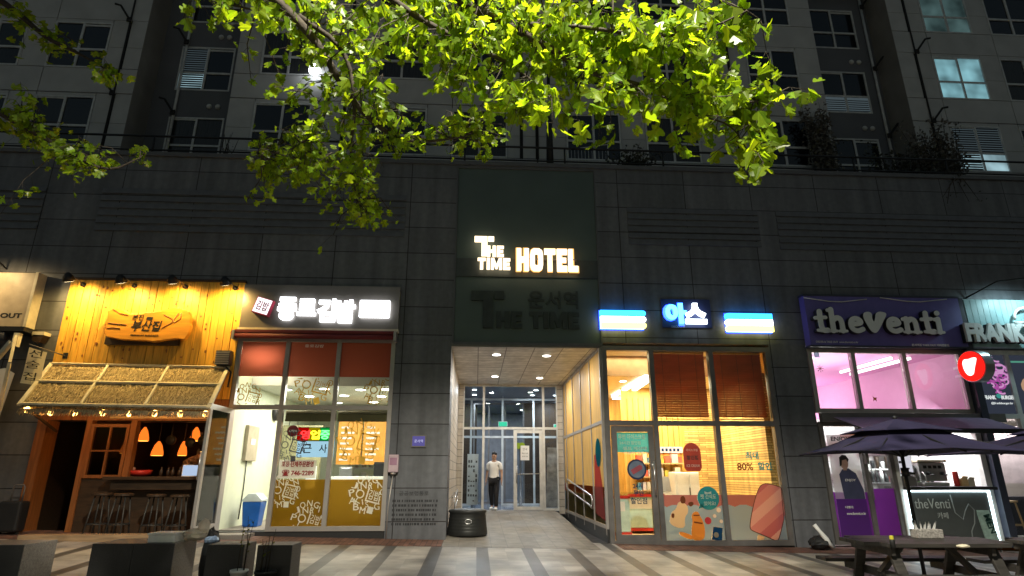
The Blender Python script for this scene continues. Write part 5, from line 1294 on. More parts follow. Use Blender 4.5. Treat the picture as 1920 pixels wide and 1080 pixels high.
mb = MB(); mb.box(2.605, 2.655, .02, 5.84, .0, .463); obj('plinth_side', mb, M['granitedark'], pod)
mb = MB(); mb.prismz([(0,0)]*0 or [(2.609,.1),(2.612,.1),(2.612,1.25),(2.609,1.25)], .55, .6)
mb = MB()
pts = [(.15,.6),(1.2,.7),(1.1,1.9),(.7,1.95),(.35,1.3)]
mb.add([(2.612, a, b) for a, b in pts] + [(2.616, a, b) for a, b in pts], [(0,1,2,3,4),(9,8,7,6,5)]); obj('lolly_print', mb, M['pinkfilm'], sg)
mb = MB(); pts = [(.62+.28*math.cos(k*.393), 1.95+.30*math.sin(k*.393)) for k in range(16)]; mb.add([(2.606, a, b) for a, b in pts] + [(2.610, a, b) for a, b in pts], [tuple(range(16)), tuple(range(31,15,-1))]); obj('round_print', mb, M['bluefilm'], sg)
# signs
t = thing('ice_cream_sign', 'glowing blue and white Korean letters 아스 above the venetian blinds', 'sign', (4.5, -.1, 4.85))
M['ice_b'] = emit('ice blue letter', (.10,.62,1), 4.5); M['ice_w'] = emit('ice white letter', (.85,.95,1), 5)
M['ice_halo'] = emit('blue halo', (.02,.07,1), 9.0); M['ice_blue'] = emit('deep blue added glow', (.01,.06,1), 5)
yl = -.12
x0, z0 = W(1250, 606, yl); x1, z1 = W(1285, 569, yl)
mb = text("아", (x0+x1)/2, (z0+z1)/2, yl, w=x1-x0, h=z1-z0, bold=.05, ext=.025); obj('letter', mb, M['ice_b'], t); mb = text("아", (x0+x1)/2, (z0+z1)/2, -.045, w=(x1-x0)*1.2, h=(z1-z0)*1.15, bold=.07, ext=.004); obj('halo_back', mb, M['ice_halo'], t)  # larger glowing copy added behind the first letter as its blue halo
x0, z0 = W(1286, 607, yl); x1, z1 = W(1322, 569, yl)
mb = text("스", (x0+x1)/2, (z0+z1)/2, yl, w=x1-x0, h=z1-z0, bold=.06, ext=.025); obj('letter', mb, M['ice_w'], t)
x0, z0 = W(1243, 614, -.03); x1, z1 = W(1330, 562, -.03)
mb = MB(); mb.box(x0, x1, -.035, -.003, z0, z1); obj('back_plate', mb, mat('blue back plate', (.02,.03,.10), .5), t)
mb = MB(); mb.box(x0+.1, x1-.5, -.07, -.04, z0+.25, z0+.3); obj('glow_strip', mb, M['ice_blue'], t)  # glowing strip added to deepen the blue halo
x, z = W(1272, 612.5, -.04); mb = text("DISCOUNT", x, z, -.037, w=.3, h=.045); obj('small_text', mb, mat('pale print', (.4,.4,.5), .5), t)
for px0, px1, py0, py1, fl, lb in ((1127,1206,582,615,0,'glowing sign bar striped blue white and yellow beside the hotel panel'), (1366,1446,588,621,1,'glowing sign bar striped blue white and yellow beside the dark cladding corner')):
    x0, z0 = W(px0, py1, yl); x1, z1 = W(px1, py0, yl); h = (z1-z0)/3
    t = thing('striped_light_bar', lb, 'sign', (x0, -.1, z0), 'striped light bars of the ice cream shop')
    for k, (c, s_) in enumerate((((1,.95,.15),5),((1,1,.95),5.5),((.03,.38,1),4.5))):
        za, zb = z0+k*h, z0+(k+1)*h-.012
        mb = MB(); r_ = (zb-za)/2; n = 8
        arc = [((x1-r_*.3 if not fl else x0+r_*.3) + (1 if not fl else -1)*r_*math.sin(math.pi*i/n), za+r_-r_*math.cos(math.pi*i/n)) for i in range(n+1)]
        if not fl: mb.prism([(x0, za)] + arc + [(x0, zb)], yl-.03, yl+.05)
        else: mb.prism([(x1, zb)] + arc[::-1] + [(x1, za)], yl-.03, yl+.05)
        obj('stripe', mb, emit('stripe light %d%d' % (k, fl), c, s_), t)
    mb = MB(); mb.box(x0+.05, x1-.05, yl+.052, -.03, z0+.06, z1-.06); obj('backing', mb, M['dkalu'], t)
    mb = MB(); mb.box(x0-.01, x1+.01, -.028, -.004, z0-.01, z1+.012); obj('halo_back', mb, M['ice_halo'], t)  # glowing sheet added behind the bar for the blue spill on the wall

# ================================================================== cafe
VX0, VX1 = 7.22, 10.76
t = thing('cafe_sign', 'purple signboard with thick silver letters theVenti', 'sign', (9.0, -.2, 4.7))
mb = MB(); mb.box(VX0-.02, VX1+.02, -.22, -.01, 4.18, 5.29); obj('board', mb, M['purple'], t)
mb = MB(); mb.box(VX0-.04, VX1+.04, -.235, -.0, 5.293, 5.33); mb.box(VX0-.04, VX1+.04, -.235, -.0, 4.14, 4.177); obj('edge', mb, M['navy'], t)
YL = -.34
STR = {   # fat rounded letters as strokes, x to the right, z up, x-height 1
 't': [([(.32,1.35),(.30,.3),(.42,.08),(.62,.10)], .17), ([(.05,.92),(.6,.96)], .12), ([(.12,.10),(.4,.06)], .1)],
 'h': [([(.2,1.5),(.18,.08)], .17), ([(.02,1.45),(.2,1.48)], .12), ([(.2,.75),(.42,.97),(.62,.9),(.68,.65),(.68,.08)], .17), ([(.0,.06),(.36,.06)], .09), ([(.5,.06),(.88,.06)], .09)],
 'e': [([(.18,.52),(.72,.58),(.70,.80),(.48,.95),(.24,.84),(.14,.52),(.22,.2),(.48,.06),(.76,.2)], .16)],
 'n': [([(.2,.95),(.18,.08)], .17), ([(.02,.92),(.2,.94)], .12), ([(.2,.7),(.42,.95),(.62,.88),(.68,.65),(.68,.08)], .17), ([(.0,.06),(.36,.06)], .09), ([(.5,.06),(.88,.06)], .09)],
 'i': [([(.2,.95),(.18,.08)], .17), ([(.02,.92),(.2,.94)], .12), ([(.0,.06),(.38,.06)], .09), ([(.2,1.35),(.22,1.36)], .17)],
}
adv = {'t': .74, 'h': .98, 'e': .94, 'n': .98, 'i': .5}
import numpy as np
def stroke_mb(strokes, ox, oz, sc, y0, y1, grow=0.0, c=.011):
    """one solid letter: the union of round strokes, outlined on a fine grid"""
    seg = []
    for pts, r in strokes:
        q = pts
        for _ in range(2):
            n = [q[0]]
            for k in range(len(q)-1):
                a, b = q[k], q[k+1]; n += [(a[0]*.75+b[0]*.25, a[1]*.75+b[1]*.25), (a[0]*.25+b[0]*.75, a[1]*.25+b[1]*.75)]
            q = n + [q[-1]]
        seg += [(q[k][0]*sc, q[k][1]*sc, q[k+1][0]*sc, q[k+1][1]*sc, r*sc+grow) for k in range(len(q)-1)]
    m_ = max(q[4] for q in seg) + 2*c
    xs = np.arange(min(min(q[0], q[2]) for q in seg)-m_, max(max(q[0], q[2]) for q in seg)+m_+c, c); zs = np.arange(min(min(q[1], q[3]) for q in seg)-m_, max(max(q[1], q[3]) for q in seg)+m_+c, c)
    X, Z = np.meshgrid(xs, zs); d = np.full(X.shape, 1e9)
    for ax, az, bx, bz, r in seg:
        vx, vz = bx-ax, bz-az; t_ = np.clip(((X-ax)*vx+(Z-az)*vz)/(vx*vx+vz*vz+1e-9), 0, 1); d = np.minimum(d, np.hypot(X-ax-t_*vx, Z-az-t_*vz)-r)
    mb = MB()
    for j in range(len(zs)-1):
        for i in range(len(xs)-1):
            cs = [(i, j), (i+1, j), (i+1, j+1), (i, j+1)]; dv = [d[k[1], k[0]] for k in cs]
            if min(dv) >= 0: continue
            pl = []
            for k in range(4):
                k2 = (k+1) % 4; p, q = cs[k], cs[k2]
                if dv[k] < 0: pl.append((xs[p[0]], zs[p[1]], 0))
                if (dv[k] < 0) != (dv[k2] < 0):
                    u = dv[k]/(dv[k]-dv[k2]); pl.append((xs[p[0]]+(xs[q[0]]-xs[p[0]])*u, zs[p[1]]+(zs[q[1]]-zs[p[1]])*u, 1 if dv[k] < 0 else 2))
            n = len(pl)
            mb.add([(ox+p[0], y0, oz+p[1]) for p in pl], [tuple(range(n))])
            for k in range(n):
                p, q = pl[k], pl[(k+1) % n]
                if p[2] == 1 and q[2] == 2: mb.add([(ox+p[0], y0, oz+p[1]), (ox+q[0], y0, oz+q[1]), (ox+q[0], y1, oz+q[1]), (ox+p[0], y1, oz+p[1])], [(0,1,2,3)])
    return mb
xL, zB = W(1530, 622, YL); xR = W(1776, 628, YL)[0]
sc = .335; tot = sum(adv[c] for c in "the") + 1.13 + sum(adv[c] for c in "enti"); sx = (xR - xL) / (tot * sc)
ox = xL
def place(c, strokes, a):
    global ox
    st = [([(p[0]*sx, p[1]) for p in pts], r) for pts, r in strokes]
    obj('letter', stroke_mb(st, ox, zB, sc, YL-.004, YL+.10, .010), M['letterside'], t)
    obj('letter_face', stroke_mb(st, ox, zB, sc, YL-.022, YL-.005), M['letter'], t)
    ox += a*sc*sx
for c in "the": place(c, STR[c], adv[c])
v_ = [(0,1.12),(.08,1.34),(.36,1.40),(.50,1.24),(.45,.92),(.52,.66),(.63,.95),(.68,1.26),(.88,1.42),(1.2,1.36),(1.28,1.22),(1.12,.92),(.86,.42),(.66,.08),(.50,-.06),(.30,.04),(.14,.45),(.03,.85)]
for _ in range(2): v_ = [p for k in range(len(v_)) for p in ((v_[k][0]*.75+v_[(k+1) % len(v_)][0]*.25, v_[k][1]*.75+v_[(k+1) % len(v_)][1]*.25), (v_[k][0]*.25+v_[(k+1) % len(v_)][0]*.75, v_[k][1]*.25+v_[(k+1) % len(v_)][1]*.75))]
vp = [(ox-.02+a*sc*sx, zB+b*sc) for a, b in v_][::-1]
mb = MB(); mb.prism(vp, YL-.005, YL+.10); obj('letter', mb, M['letterside'], t); mb = MB(); mb.prism(vp, YL-.024, YL-.006); obj('letter_face', mb, M['letter'], t, bev=.006)
ox += 1.08*sc*sx
for c in "enti": place(c, STR[c], adv[c])
x, z = W(1570, 641, -.23); mb = text("ORDER & TAKE OUT  www.theventi.co.kr", x, z, -.222, w=.95, h=.045); x, z = W(1745, 647, -.23); mb.join(text("운서역점 TAKE OUT 커피전문점", x, z, -.222, w=.85, h=.055, bold=.03)); obj('small_lettering', mb, M['paper'], t)
for a, b in ((1507, 1625), (1650, 1775)):
    p = [at(a, 558, -.25), at((a*.6+b*.4), 565, -.25), at(a*.4+b*.6, 566, -.25), at(b, 561, -.25)]
    mb = MB(); mb.sm = True; mb.tube(p, .012, 6); obj('wire', mb, M['whitealu'], t)
# upper windows
CX = [7.26, W(1607, 720)[0], W(1704, 720)[0], 10.70]; CZ = [2.80, 4.10]
cf = frame('shop_window', pod, CX, CZ, -.03, .09, .09, .09, M['alu'])
M['pinkceil'] = mat('rose cafe ceiling', (.60,.24,.46), .5, var=.03)
M['cafewall'] = mat('cream cafe wall', (.75,.70,.64), .5, var=.03)
for i in range(3): pane(cf, CX[i]+.046, CX[i+1]-.046, CZ[0]+.046, CZ[1]-.046, .03, M['glass'])
x, z = W(1538, 691, .02); mb = MB()
for k in range(4): a = k*math.pi/4; mb.bar((x-.085*math.cos(a), .02+.001*k, z-.085*math.sin(a)), (x+.085*math.cos(a), .02+.001*k, z+.085*math.sin(a)), .004, .010)
obj('star_sticker', mb, M['brownprint'], cf)
x, z = W(1640, 748, .02); mb = MB(); mb.prism([(x-.05,z-.05),(x,z-.02),(x+.04,z-.06),(x+.03,z),(x+.06,z+.03),(x,z+.03),(x-.04,z+.06),(x-.03,z)], .016, .02); obj('butterfly_sticker', mb, M['brownprint'], cf)
x, z = W(1531, 665, .02); mb = MB(); mb.box(x-.06, x+.06, .016, .02, z-.06, z+.06); obj('blue_sticker', mb, film('blue sticker', (.45,.65,.8), .1, .7), cf)
room('cafe', 7.2, 10.78, .2, 9.5, .12, 4.13, mat('rose cafe wall', (.66,.36,.54), .5, var=.03), M['pinkceil'], M['granite'])
lamp('AREA', (8.4, 1.2, 2.95), 75, (1,.95,.88), .5, sizey=2.0, rot=(0,R(180),0), name='cafe_glow'); lamp('AREA', (9.5, .5, 2.7), 150, (.96,1,.98), 2.0, sizey=.5, rot=(R(35),0,0), name='cafe_glow'); lamp('AREA', (9.0, 5.5, 2.4), 170, (1,.92,.90), 2.5, sizey=2.5, rot=(0,R(180),0), name='cafe_glow')  # unseen lamps without fixtures, added to brighten the ceiling and the hatch
for a_ in (7.202, 10.748):
    mb = MB(); mb.box(a_, a_+.03, .21, 2.59, .13, 2.85); obj('cafe_white_lining', mb, M['paper'], pod)
t = thing('cafe_tube_lights', 'slim white LED tubes under the rose cafe ceiling', 'ceiling light', (9, 1.5, 4.0))
mb = MB(); mb.box(7.21, 10.77, 2.6, 2.7, .12, 2.85); obj('cafe_partition', mb, tiles('white cafe wall tile', (.62,.60,.58), (.30,.29,.28), .3, .15, 'XZ', .3, .006, .05, .5), pod)
for x, y0, y1 in ((7.75,.7,2.6),(9.55,.6,2.6),(10.0,.6,2.9),(8.2,5.0,8.6),(9.6,4.0,8.5)):
    mb = MB(); mb.box(x-.03, x+.03, y0, y1, 4.04, 4.10); obj('led_tube', mb, emit('cafe tube', (1,.92,.85), 3), t)
# retractable awning
t = thing('cafe_awning', 'purple grey fabric awning stretched out over the cafe counter', 'awning', (9.0, -.1, 2.7))
p = [at(1560,781,-.1), at(1842,782,-.1), at(1925,806,-1.15), at(1622,803,-1.15)]
mb = MB(); mb.add([p[0],p[1],p[2],p[3]] + [q - Vector((0,0,.012)) for q in p], [(3,2,1,0),(4,5,6,7),(0,4,7,3),(1,2,6,5)]); obj('fabric', mb, M['awnpurple'], t)
mb = MB(); mb.bar(p[3]+Vector((-.02,-.02,-.03)), p[2]+Vector((.02,-.02,-.03)), .06, .09); obj('front_bar', mb, M['black'], t)
mb = MB(); mb.box(7.24, 11.3, -.16, -.04, 2.56, 2.74); obj('cassette', mb, M['dkframe'], t)
for u in (.1, .85):
    a = p[0].lerp(p[1], u); b = p[3].lerp(p[2], u+.06); m_ = (a+b)/2 + Vector((.2,0,-.12)); mb = MB(); mb.bar(a-Vector((0,0,.1)), m_, .04, .05); mb.bar(m_, b-Vector((0,0,.04)), .04, .05); obj('folding_arm', mb, M['dkframe'], t)
# front: door with purple poster, counter hatch
FX = [7.26, W(1645, 900)[0], W(1672, 900)[0], 10.66]; FZ = [.20, 2.52]
cf2 = frame('cafe_front', pod, [7.26, 8.10, 8.68], FZ, -.03, .08, .09, .09, M['dkalu'])
mb = MB(); mb.box(8.726, 8.80, -.05, .08, .16, 2.56); mb.box(10.62, 10.74, -.05, .08, .16, 2.56); mb.box(8.80, 10.62, -.045, .08, 2.47, 2.56); obj('hatch_frame', mb, M['whitealu'], cf2)
for a, b in ((7.305, 8.055), (8.145, 8.635)): pane(cf2, a, b, .245, 2.475, .03, M['glass'])
mb = MB(); mb.box(7.306, 8.054, .018, .022, .246, 1.15); mb.box(8.146, 8.634, .018, .022, .246, 1.22); obj('purple_film', mb, film('violet film', (.33,.06,.50), .1, .7), cf2)
x0, x1 = 7.36, 8.0
mb = MB(); mb.box(x0, x1, .004, .010, .28, 2.3); ps = obj('poster', mb, film('pale poster', (.80,.78,.76), .25, .7), cf2)
mb = MB(); mb.box(x0, x1, -.002, .0025, .28, 1.02); obj('poster_base', mb, film('poster violet', (.18,.06,.34), .0, .6), cf2)
xc, zc = .5*(x0+x1)+.03, 2.02
mb = text("ENJOY", xc-.05, 2.20, .0, w=.42, h=.12, bold=.03, ext=.001); mb.join(text("LIGHT", xc-.02, 2.01, .0, w=.42, h=.16, bold=.03, ext=.001)); obj('poster_title', mb, M['black'], cf2)
mb = MB(); mb.prism([(xc-.16,1.02),(xc+.27,1.02),(xc+.27,1.2),(xc+.16,1.52),(xc+.02,1.62),(xc-.12,1.60),(xc-.2,1.5)], -.003, .0); obj('poster_figure', mb, mat('poster navy shirt', (.05,.055,.11), .5), cf2)
mb = MB(); mb.disc(xc-.06, -.006, 1.72, .085, -.003, r2=.12); mb.box(xc-.10, xc-.02, -.0055, -.003, 1.58, 1.63); obj('poster_face', mb, mat('poster skin', (.35,.22,.17), .5), cf2)
mb = MB(); mb.prism([(xc-.16,1.66),(xc-.12,1.68),(xc-.10,1.78),(xc+.0,1.80),(xc+.02,1.74),(xc+.05,1.80),(xc+.0,1.88),(xc-.08,1.89),(xc-.15,1.84)], -.010, -.006); obj('poster_hair', mb, M['hair'], cf2)
mb = text("www.theventi.co.kr", xc+.03, .74, -.004, w=.4, h=.05); mb.join(text("더벤티", xc-.1, .86, -.004, w=.16, h=.05)); mb.join(text("ENJOY", xc+.02, 1.38, -.006, w=.22, h=.06)); obj('poster_small_text', mb, M['paper'], cf2)
mb = MB(); mb.bar((8.1,-.10,1.0),(8.1,-.10,1.55), .03, .03); mb.box(8.07, 8.13, -.12, -.031, 1.7, 1.95); obj('door_handle', mb, M['dkalu'], cf2)
# counter block
t = thing('serving_counter', 'grey cafe serving counter edged with white LED strips and chalk lettering', 'counter', (9.7, -.1, .1))
mb = MB(); mb.box(8.85, 10.56, -.08, .5, .14, 1.14); obj('front_panel', mb, M['chalk'], t)
mb = MB(); mb.box(8.80, 10.66, -.26, .55, 1.20, 1.26); obj('counter_top', mb, M['black'], t, bev=.006)
M['ledstrip'] = emit('led strip', (.75,.95,1), 5)
mb = MB(); mb.box(8.86, 10.54, -.12, -.085, 1.155, 1.185); mb.box(8.802, 8.842, -.10, -.06, .14, 1.185); mb.box(10.57, 10.612, -.10, -.06, .14, 1.185); obj('led_strip', mb, M['ledstrip'], t)
x = 9.33
mb = text("theVenti", x, .93, -.083, w=.75, h=.19, bold=.0, ext=.002); mb.join(text("카페", x+.18, .70, -.083, h=.12, ext=.002)); obj('chalk_lettering', mb, mat('chalk white', (.5,.55,.54), .9), t)
mb = MB(); mb.sm = True
mb.tube([(9.75,-.083,1.1),(9.78,-.083,.75),(9.92,-.083,.62),(10.0,-.083,.78),(10.1,-.083,.92),(10.2,-.083,.8),(10.15,-.083,.55),(10.05,-.083,.4),(10.03,-.083,.2)], .012, 5); obj('chalk_drawing', mb, mat('chalk line', (.28,.31,.31), .9), t)
mb = MB(); mb.add([(10.24,-.20,.16),(10.5,-.20,.16),(10.5,-.10,.8),(10.24,-.10,.8),(10.24,-.17,.16),(10.5,-.17,.16),(10.5,-.07,.8),(10.24,-.07,.8)], [(0,1,2,3),(7,6,5,4),(0,4,5,1),(2,6,7,3),(0,3,7,4),(1,5,6,2)])
t2 = thing('menu_easel', 'pale green menu board with dark script leaning on the cafe counter', 'menu board', (10.3, -.2, .16)); obj('board', mb, mat('pale green board', (.35,.48,.42), .6, var=.3, scale=9), t2)
mb = text("MENU", 10.42, .48, -.165, w=.5, h=.14, bold=.02, rot=-1.35, ext=.004); obj('lettering', mb, mat('dark green print', (.02,.06,.05), .6), t2)
# kiosk, coffee machine, cups and boxes
kx = 8.98
t = thing('order_kiosk', 'order kiosk with a bright tilted screen at the cafe counter', 'kiosk', (kx, .1, 1.26))
mb = MB(); mb.box(kx-.19, kx+.19, .05, .09, 1.50, 2.10); mb.box(kx-.16, kx+.16, -.02, .25, 1.261, 1.47); mb.box(kx-.05, kx+.05, .06, .1, 1.47, 1.5); obj('body', mb, M['dkalu'], t, bev=.01)
mb = MB(); mb.box(kx-.17, kx+.17, .042, .047, 1.52, 2.08); obj('screen', mb, emit('kiosk screen', (.8,.8,.88), .75), t)
mb = text("주문하기", kx, 1.97, .04, w=.2); 
for k in range(5): mb.box(kx-.11+(k % 3)*.08, kx-.06+(k % 3)*.08, .036, .04, 1.86-.14*(k//3), 1.91-.14*(k//3))
mb.box(kx-.1, kx+.1, .036, .04, 1.60, 1.63); obj('screen_text', mb, M['dkalu'], t)
t = thing('coffee_machine', 'steel espresso machine on the cafe counter', 'coffee machine', (9.7, .3, 1.26))
mb = MB(); mb.box(9.4, 10.0, .2, .6, 1.36, 1.74); mb.box(9.42, 9.98, .14, .6, 1.261, 1.34); obj('body', mb, mat('satin machine shell', (.42,.42,.41), .35, .3), t, bev=.02)
mb = MB(); mb.box(9.38, 10.02, .17, .62, 1.745, 1.80); obj('cup_tray', mb, M['ivory'], t, bev=.01)
for q in (9.55, 9.85):
    mb = MB(); mb.sm = True; mb.tube([(q,.17,1.52),(q,.10,1.52)], .035, 12); mb.tube([(q,.12,1.5),(q,.0,1.49)], .015, 8); obj('group_head', mb, M['black'], t)
mb = MB(); mb.sm = True; mb.tube([(9.45,.19,1.55),(9.43,.10,1.5),(9.44,.09,1.36)], .01, 6); obj('steam_wand', mb, M['white'], t)
for i in range(4):
    mb = MB(); mb.box(9.5+i*.11, 9.57+i*.11, .192, .199, 1.62, 1.68); obj('button_panel', mb, M['black'], t)
rnd.seed(4)
for i, (x, c) in enumerate(((9.22,'black'),(9.32,'steel'))):
    mb = MB(); mb.sm = True; mb.lathe(x, .35, [(.07,1.261),(.08,1.36),(.05,1.42),(.09,1.66),(.07,1.70)], 16); single('coffee_grinder', ['black coffee grinder beside the kiosk', 'steel coffee grinder beside the espresso machine'][i], 'grinder', mb, M[c])
for i, (x, c, h, lb) in enumerate(((10.10,'red',.30,'dark red stack of cups beside the espresso machine'), (10.22,'woodlight',.16,'cardboard box of lids on the cafe counter'), (10.36,'cream',.14,'cream carton at the far end of the cafe counter'))):
    mb = MB()
    if i == 0:
        mb.sm = True; mb.lathe(x, .1, [(.045,1.261)] + [q for k in range(8) for q in ((.055,1.27+k*.037),(.05,1.285+k*.037))] + [(.05,1.56)], 16)
    else: mb.box(x-.06, x+.07, .02, .2, 1.261, 1.261+h); mb.prism([(x-.06,1.262+h),(x+.07,1.262+h),(x+.1,1.30+h),(x-.02,1.31+h)], .02, .03)
    single(['cup_stack','lid_box','carton'][i], lb, ['cups','box','carton'][i], mb, [M['red'],M['woodlight'],M['cream']][i])
t = thing('cup_shelf', 'white shelf with rows of clear cups and dark jars at the back of the cafe', 'shelf', (9.5, 2.0, 1.3))
mb = MB(); mb.box(8.8, 10.7, 2.0, 2.4, 1.6, 1.63); mb.box(8.8, 10.7, 2.2, 2.4, 2.05, 2.08); obj('board', mb, M['white'], t)
for i in range(14):
    x = 8.9 + i*.125; mb = MB(); mb.sm = True; hh = rnd.uniform(.12,.3); mb.lathe(x, 2.1, [(.035,1.631),(.048,1.63+hh),(.04,1.64+hh)], 10); obj('cups', mb, rnd.choice([M['paper'],M['black'],M['wooddark'],M['red'],M['paper']]), t)
rnd.seed(31)
t = thing('syrup_rack', 'low rack of syrup bottles and jars behind the espresso machine', 'rack', (9.6, 1.3, 1.2))
mb = MB(); mb.box(8.9, 10.6, 1.2, 1.5, 1.30, 1.33); mb.box(8.9, 8.94, 1.2, 1.5, .13, 1.299); mb.box(10.56, 10.6, 1.2, 1.5, .13, 1.299); obj('board', mb, M['steel'], t)
cc = [M['wooddark'], M['black'], mat('amber syrup', (.30,.12,.02), .2), mat('green syrup', (.12,.25,.08), .3), M['paper'], M['red']]
for i in range(15):
    x = 8.98 + i*.108; hh = rnd.uniform(.16,.34); mb = MB(); mb.sm = True; mb.lathe(x, 1.32, [(.036,1.331),(.04,1.331+hh*.65),(.014,1.331+hh*.8),(.014,1.331+hh)], 10); obj('bottle', mb, rnd.choice(cc), t)
t = thing('cafe_fridge', 'dark framed drinks fridge at the back of the cafe hatch', 'fridge', (10.3, 2.2, .12))
mb = MB(); mb.box(10.0, 10.55, 1.95, 2.55, .13, 1.95); obj('body', mb, M['dkalu'], t, bev=.01)
mb = MB(); mb.box(10.05, 10.5, 1.93, 1.949, .4, 1.85); obj('door', mb, mat('fridge glass', (.35,.38,.38), .1), t)
t = thing('menu_lightbox', 'strip of menu pictures glowing above the cafe hatch', 'menu board', (9.5, 1.9, 2.3))
for i, c in enumerate([(.75,.25,.12),(.35,.12,.05),(.8,.75,.7),(.7,.68,.7)]):
    mb = MB(); x = 8.85+i*.46; mb.box(x, x+.44, 1.9, 1.94, 2.22, 2.44); obj('panel', mb, emit('menu panel %d' % i, c, .9), t)
t = thing('cafe_boxes', 'stack of yellow and cream boxes behind the cafe door glass', 'boxes', (8.3, .9, .12))
for i, (z0, z1, c, dx) in enumerate([(.14,.5,'paper',0),(.5,.9,'cream',.03),(.9,1.3,'paper',0),(1.3,1.6,'cream',-.02),(1.6,2.0,'paper',.02),(2.0,2.2,'orangeboard',0)]):
    mb = MB(); mb.box(8.2+dx, 8.5+dx, .9, 1.3, z0+.002, z1); obj('box', mb, M[c], t, bev=.005)
x, z = W(1840, 880, .1)
# folding shutter and side
mb = MB(); mb.box(10.745, 10.90, -.20, .1, .10, 5.30); obj('party_pier', mb, M['navy'], pod)

# ================================================================== burger shop
t = thing('burger_sign', 'pale teal corrugated signboard with white letters FRANK and a burger outline', 'sign', (12, -.2, 4.7))
mb = MB(); x = 10.93
while x < 15.1:
    mb.box(x, x+.112, -.20, -.02, 4.18, 5.28); mb.box(x+.112, x+.14, -.195, -.02, 4.18, 5.28); x += .14
obj('board', mb, M['teal'], t)
xs = W(1813, 633, -.34)[0]; z0 = W(1850, 641, -.34)[1]; z1 = W(1850, 606, -.34)[1]
mb = text("FRANK", xs+.70, (z0+z1)/2, -.33, w=1.4, h=z1-z0, bold=.05, ext=.03); obj('letters', mb, M['white'], t)
mb = text("FRANK", xs+.70-.03, (z0+z1)/2-.02, -.27, w=1.4, h=z1-z0, bold=.05, ext=.03); obj('letter_sides', mb, M['letterside'], t)
xb, zb = xs+1.55, z1+.05
mb = MB(); mb.sm = True; mb.tube([(xb+.30*math.cos(a), -.3, zb+.05+.28*math.sin(a)) for a in [math.pi*k/12 for k in range(13)]], .03, 8); mb.tube([(xb-.33,-.3,zb-.02),(xb+.33,-.3,zb-.02)], .035, 8); mb.tube([(xb-.33,-.3,zb-.10),(xb+.33,-.3,zb-.10)], .035, 8); obj('burger_outline', mb, M['white'], t)
mb = text("BURGER", xs+2.4, (z0+z1)/2, -.33, w=1.5, h=z1-z0, bold=.05, ext=.03); obj('letters', mb, M['white'], t)
M['lampcool'] = emit('cool bulb', (.75,.95,1), 6)
for i, (x, lb) in enumerate(((11.05, 'black swan-neck lamp over the burger sign beside the purple board'), (12.6, 'black swan-neck lamp over the burger sign near the frame edge'), (14.3, 'black swan-neck lamp farthest along the burger sign'))):
    p = at(1870, 556, -.85) if i == 0 else None
    H = Vector((12.0 + (x-11.05), -.85, 5.42)); t = thing('sign_lamp', lb, 'lamp', (x, -.02, 5.35), 'lamps over the burger sign')
    mb = MB(); mb.sm = True; mb.tube([(x+.1,-.01,5.36),(x+.5,-.5,5.62),(H.x-.1,-.8,5.60),(H.x,-.85,5.50)], .016, 6); obj('arm', mb, M['black'], t)
    d = Vector((0,.85,-1)).normalized(); mb = MB(); mb.sm = True; mb.tube([H-d*.06, H, H+d*.08], [.03,.09,.13], 14); obj('lamp_shade', mb, M['black'], t)
    mb = MB(); mb.tube([H+d*.081, H+d*.084], .11, 14); obj('bulb', mb, M['lampcool'], t)
    lamp('SPOT', tuple(H+d*.1), 62, (.62,.95,1), .06, rot=aim((0,0,0), d), parent=t, angle=R(165), blend=.7)
# projecting round sign
c = at(1830, 687, -.65)
t = thing('round_projecting_sign', 'red round projecting sign with a white heart-like drop', 'sign', (c.x, -.65, c.z))
A = Vector((-1, -.08, 0)).normalized()          # its lit face turns towards the street and west
ux = Vector((-A.y, A.x, 0)); 
def face(u, v, d): return c + ux*u + Vector((0,0,v)) + A*d
rr = .33; n = 36
mb = MB(); vs = [face(rr*math.cos(2*math.pi*k/n), rr*math.sin(2*math.pi*k/n), d) for d in (-.11, .11) for k in range(n)]; mb.add(vs, [tuple(range(n)), tuple(range(2*n-1,n-1,-1))] + [(k, n+k, n+(k+1) % n, (k+1) % n) for k in range(n)]); obj('drum', mb, M['steel'], t)
mb = MB(); r2 = .31; vs = [face(r2*math.cos(2*math.pi*k/n), r2*math.sin(2*math.pi*k/n), d) for d in (.113, .13) for k in range(n)]; mb.add(vs, [tuple(range(n)), tuple(range(2*n-1,n-1,-1))] + [(k, n+k, n+(k+1) % n, (k+1) % n) for k in range(n)]); obj('red_face', mb, emit('red sign face', (1,.015,.01), 1.3), t)
o_ = [(-.06,-.20),(.04,-.18),(.09,-.05),(.16,.08),(.19,.15),(.10,.17),(.0,.15),(-.12,.17),(-.17,.10),(-.17,-.02),(-.13,-.14)]
for _ in range(2):
    o_ = [q for k in range(len(o_)) for q in ((o_[k][0]*.75+o_[(k+1) % len(o_)][0]*.25, o_[k][1]*.75+o_[(k+1) % len(o_)][1]*.25), (o_[k][0]*.25+o_[(k+1) % len(o_)][0]*.75, o_[k][1]*.25+o_[(k+1) % len(o_)][1]*.75))]
k_ = len(o_); vs = [face(u, v, d) for d in (.132, .142) for u, v in o_]; mb = MB(); mb.add(vs, [tuple(range(k_)), tuple(range(2*k_-1,k_-1,-1))] + [(k, k_+k, k_+(k+1) % k_, (k+1) % k_) for k in range(k_)]); obj('white_drop', mb, emit('white drop', (1,.96,.93), 1.6), t)
mb = MB(); mb.bar((c.x+.05,-.01,c.z+.06), (c.x+.02,-.6,c.z+.06), .05, .05); mb.bar((c.x+.05,-.01,c.z-.12), (c.x+.02,-.6,c.z-.12), .05, .05); obj('bracket', mb, M['steel'], t)
